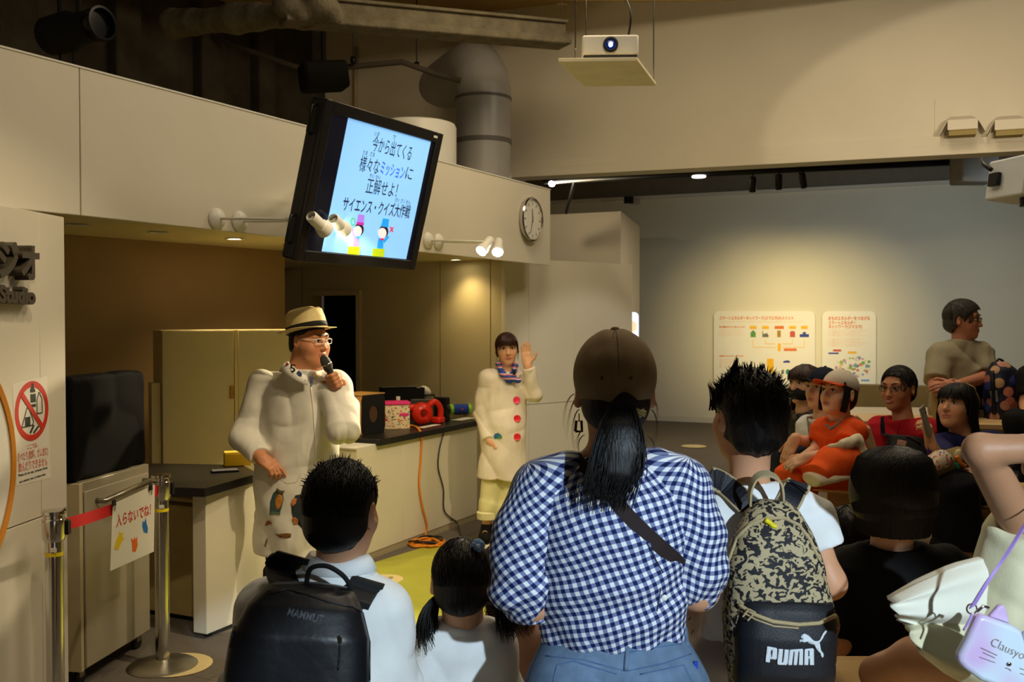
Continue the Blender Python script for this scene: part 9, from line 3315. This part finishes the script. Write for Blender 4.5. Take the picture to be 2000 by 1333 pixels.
MB().band(spline([P(1815, 862, YV - 0.38), P(1814, 885, YV - 0.37), P(1817, 915, YV - 0.37), P(1819, 950, YV - 0.36), P(1816, 920, YV - 0.365), P(1817, 880, YV - 0.37)], 6), V(0.006, 0.002, 0), 0.001).build('wrist_strap', mat('purple_strap', (96, 60, 170), 0.6), pm)
# flowery pouch on her lap, cream strap
fp = empty('flowery_pouch', P(1850, 930, YV - 0.35), 'khaki pouch with flowery flap on the lap of the woman in navy', 'bag')
fps = Soft()
fps.loft([P(1812, 918, YV - 0.42), P(1845, 905, YV - 0.40), P(1880, 890, YV - 0.36)], [(0.035, 0.05), (0.055, 0.065), (0.045, 0.055)], (0.3, 0, 1), 0.03)
fps.build('pouch_body', cloth_mat('khaki_canvas', (128, 112, 70)), fp, 0.006)
fp2 = Soft()
fp2.loft([P(1808, 912, YV - 0.44), P(1838, 898, YV - 0.43), P(1850, 892, YV - 0.42)], [(0.03, 0.045), (0.045, 0.055), (0.035, 0.045)], (0.3, 0, 1), 0.03)
fp2.build('flowery_flap', print_mat('flowery_cloth', (222, 204, 180), [(206, 60, 90), (60, 80, 140), (226, 150, 90), (190, 70, 110), (110, 120, 70)], 70, 0.4), fp, 0.006)
MB().ball(P(1873, 890, YV - 0.44), (0.022, 0.018, 0.03)).build('charm', mat('cream_charm', (214, 196, 150), 0.7), fp, smooth=True)
MB().tube(spline([P(1868, 892, YV - 0.46), P(1876, 905, YV - 0.46), P(1885, 912, YV - 0.45)], 4), 0.010, 8).build('orange_ribbon', mat('orange_ribbon', (236, 130, 30), 0.6), fp, smooth=True)
MB().tube(spline([P(1868, 905, YV - 0.46), P(1872, 915, YV - 0.46)], 4), 0.010, 8).build('teal_ribbon', mat('teal_ribbon', (30, 130, 110), 0.6), fp, smooth=True)
stq = [q for q in (soft_hit(f['shirt'], x, y, 4.2, 6.2, 0.006) for x, y in ((1916, 810), (1914, 820), (1908, 832), (1902, 842), (1895, 856))) if q]
if len(stq) > 1:
 MB().band(stq, V(0.014, 0, 0.004), 0.002).build('shoulder_strap', M_sash, fp)

# man in grey T-shirt on the upper tier
YZ = 6.35
hz_ = Head(P(1882, 626, YZ), V(0.80, -0.58, -0.06), size=1.04)
wz1, wz2 = P(1850, 752, YZ - 0.36), P(1858, 748, YZ - 0.42)
f = figure('person in olive grey T-shirt and glasses seated on the upper tier', (P(1870, 820, YZ).x, YZ, 1.0), hz_, P(1878, 666, YZ), (P(1838, 694, YZ + 0.0), P(1914, 690, YZ + 0.0)),
    (P(1828, 752, YZ - 0.12), P(1925, 738, YZ - 0.1)), (P(1838, 768, YZ - 0.34), P(1872, 752, YZ - 0.40)), P(1868, 800, YZ), (0.17, 0.165, 0.17, 0.66), (190, 128, 100), cloth_mat('olive_grey_tee', (150, 142, 118)), sl=0.44,
    knee=[P(1842, 768, YZ - 0.38), P(1880, 768, YZ - 0.42)], ank=[P(1842, 868, YZ - 0.44), P(1885, 868, YZ - 0.46)], pants=cloth_mat('khaki_trousers', (150, 128, 82)), shoes=(M_black, V(0.2, -1, 0), 0.05),
    hands=[dict(wrist=P(1836, 762, YZ - 0.38), fwd=V(0.85, -0.3, 0.1), back=V(0, -0.9, 0.4), side=-1, k=1.0, curl=(0.45, 0.5, 0.55, 0.6)), dict(wrist=P(1864, 754, YZ - 0.44), fwd=V(-0.9, -0.25, -0.1), back=V(0, -0.9, 0.4), side=1, k=1.0, curl=(0.45, 0.5, 0.55, 0.6))],
    thick=(0.05, 0.042, 0.03), neckhole=0.060, fold=(0.010, 24, (0.7, 0.1, 0.6), 9), sleeve_r=1.55, res=0.006)
hz_.eyes(f['e'])
short_hair(f, 0.018, 900, M_hairg, 6, V(0, 0.3, -0.8), 0.062, low=-0.05, side=0.0, back=-0.085)
glasses(hz_, f['e'], mat('dark_frame', (24, 20, 20), 0.35, var=0), 0.021, 0.0145, 0.0016, True, 0.0985)

# flowery backpack on the upper tier
YQ = 6.1
fbk = empty('flowery_backpack', P(1956, 820, YQ), 'navy backpack with large flower print standing on the upper tier', 'backpack')
fb2 = Soft()
fb2.loft([P(1958, 822, YQ), P(1960, 790, YQ), P(1958, 745, YQ), P(1955, 722, YQ), P(1952, 708, YQ)], [(0.11, 0.085), (0.115, 0.09), (0.105, 0.085), (0.08, 0.07), (0.04, 0.04)], (1, 0, 0.05), 0.03, pw=2.4)
fb2.cone(P(1990, 760, YQ - 0.02), P(1992, 800, YQ - 0.02), 0.045, 0.05, 0.03)
fb2.fn(folds(0.006, 34, (0.6, 0, 0.8), 3), P(1800, 900, 5), P(2100, 600, 8), op=4)
fb2.build('bag_body', print_mat('navy_flowers', (18, 22, 52), [(206, 120, 96), (190, 150, 110), (150, 90, 70), (40, 56, 130), (196, 140, 120)], 15, 0.46), fbk, 0.007)
decal(fb2, 'pocket_panel', [(1934, 765), (1947, 763), (1950, 785), (1936, 786)], mat('pale_blue_panel', (120, 140, 150), 0.7), fbk, 0.004, 5.2, 7)
seam(fb2, 'strap', [(1938, 725), (1940, 760), (1942, 810)], 0.012, M_navy, fbk, 5.2, 7)
MB().tube(spline([P(1945, 712, YQ), P(1950, 702, YQ), P(1960, 706, YQ)], 4), 0.007, 8).build('grab_handle', M_navy, fbk, smooth=True)
bpm = Soft()
bpm.loft([P(1916, 800, YQ + 0.1), P(1914, 735, YQ + 0.1)], [(0.05, 0.04), (0.045, 0.035)], (1, 0, 0), 0.02)
o = bpm.build('black_bag', M_blk, None, 0.01)
tag(o, 'black bag squeezed between the grey shirted man and the flowery backpack', 'bag')

# visitor cut by the frame edge
YY_ = 5.9
hy = Head(P(2035, 660, YY_), V(-0.8, -0.6, 0), size=1.0)
f = figure('person in black cut off by the picture edge beside the flowery backpack', (P(2040, 840, YY_).x, YY_, 1.0), hy, P(2035, 712, YY_), (P(2008, 735, YY_), P(2075, 735, YY_)), (P(2006, 790, YY_ - 0.05), P(2085, 800, YY_)),
    (P(2000, 830, YY_ - 0.25), P(2040, 840, YY_ - 0.3)), P(2045, 835, YY_), (0.16, 0.16, 0.14, 0.7), SKIN['mid'], M_blk, sl=0.36, knee=[P(1985, 820, YY_ - 0.35), P(2020, 830, YY_ - 0.4)],
    ank=[P(1985, 930, YY_ - 0.4), P(2020, 940, YY_ - 0.45)], pants=M_blk, shoes=(M_black, V(-0.5, -1, 0), 0.05), hands=[dict(wrist=P(2000, 830, YY_ - 0.25), fwd=V(-0.3, -0.9, 0), back=UP, side=-1)], res=0.007)
hy.eyes(f['e'])
short_hair(f, 0.014, 300, M_hair, 8)
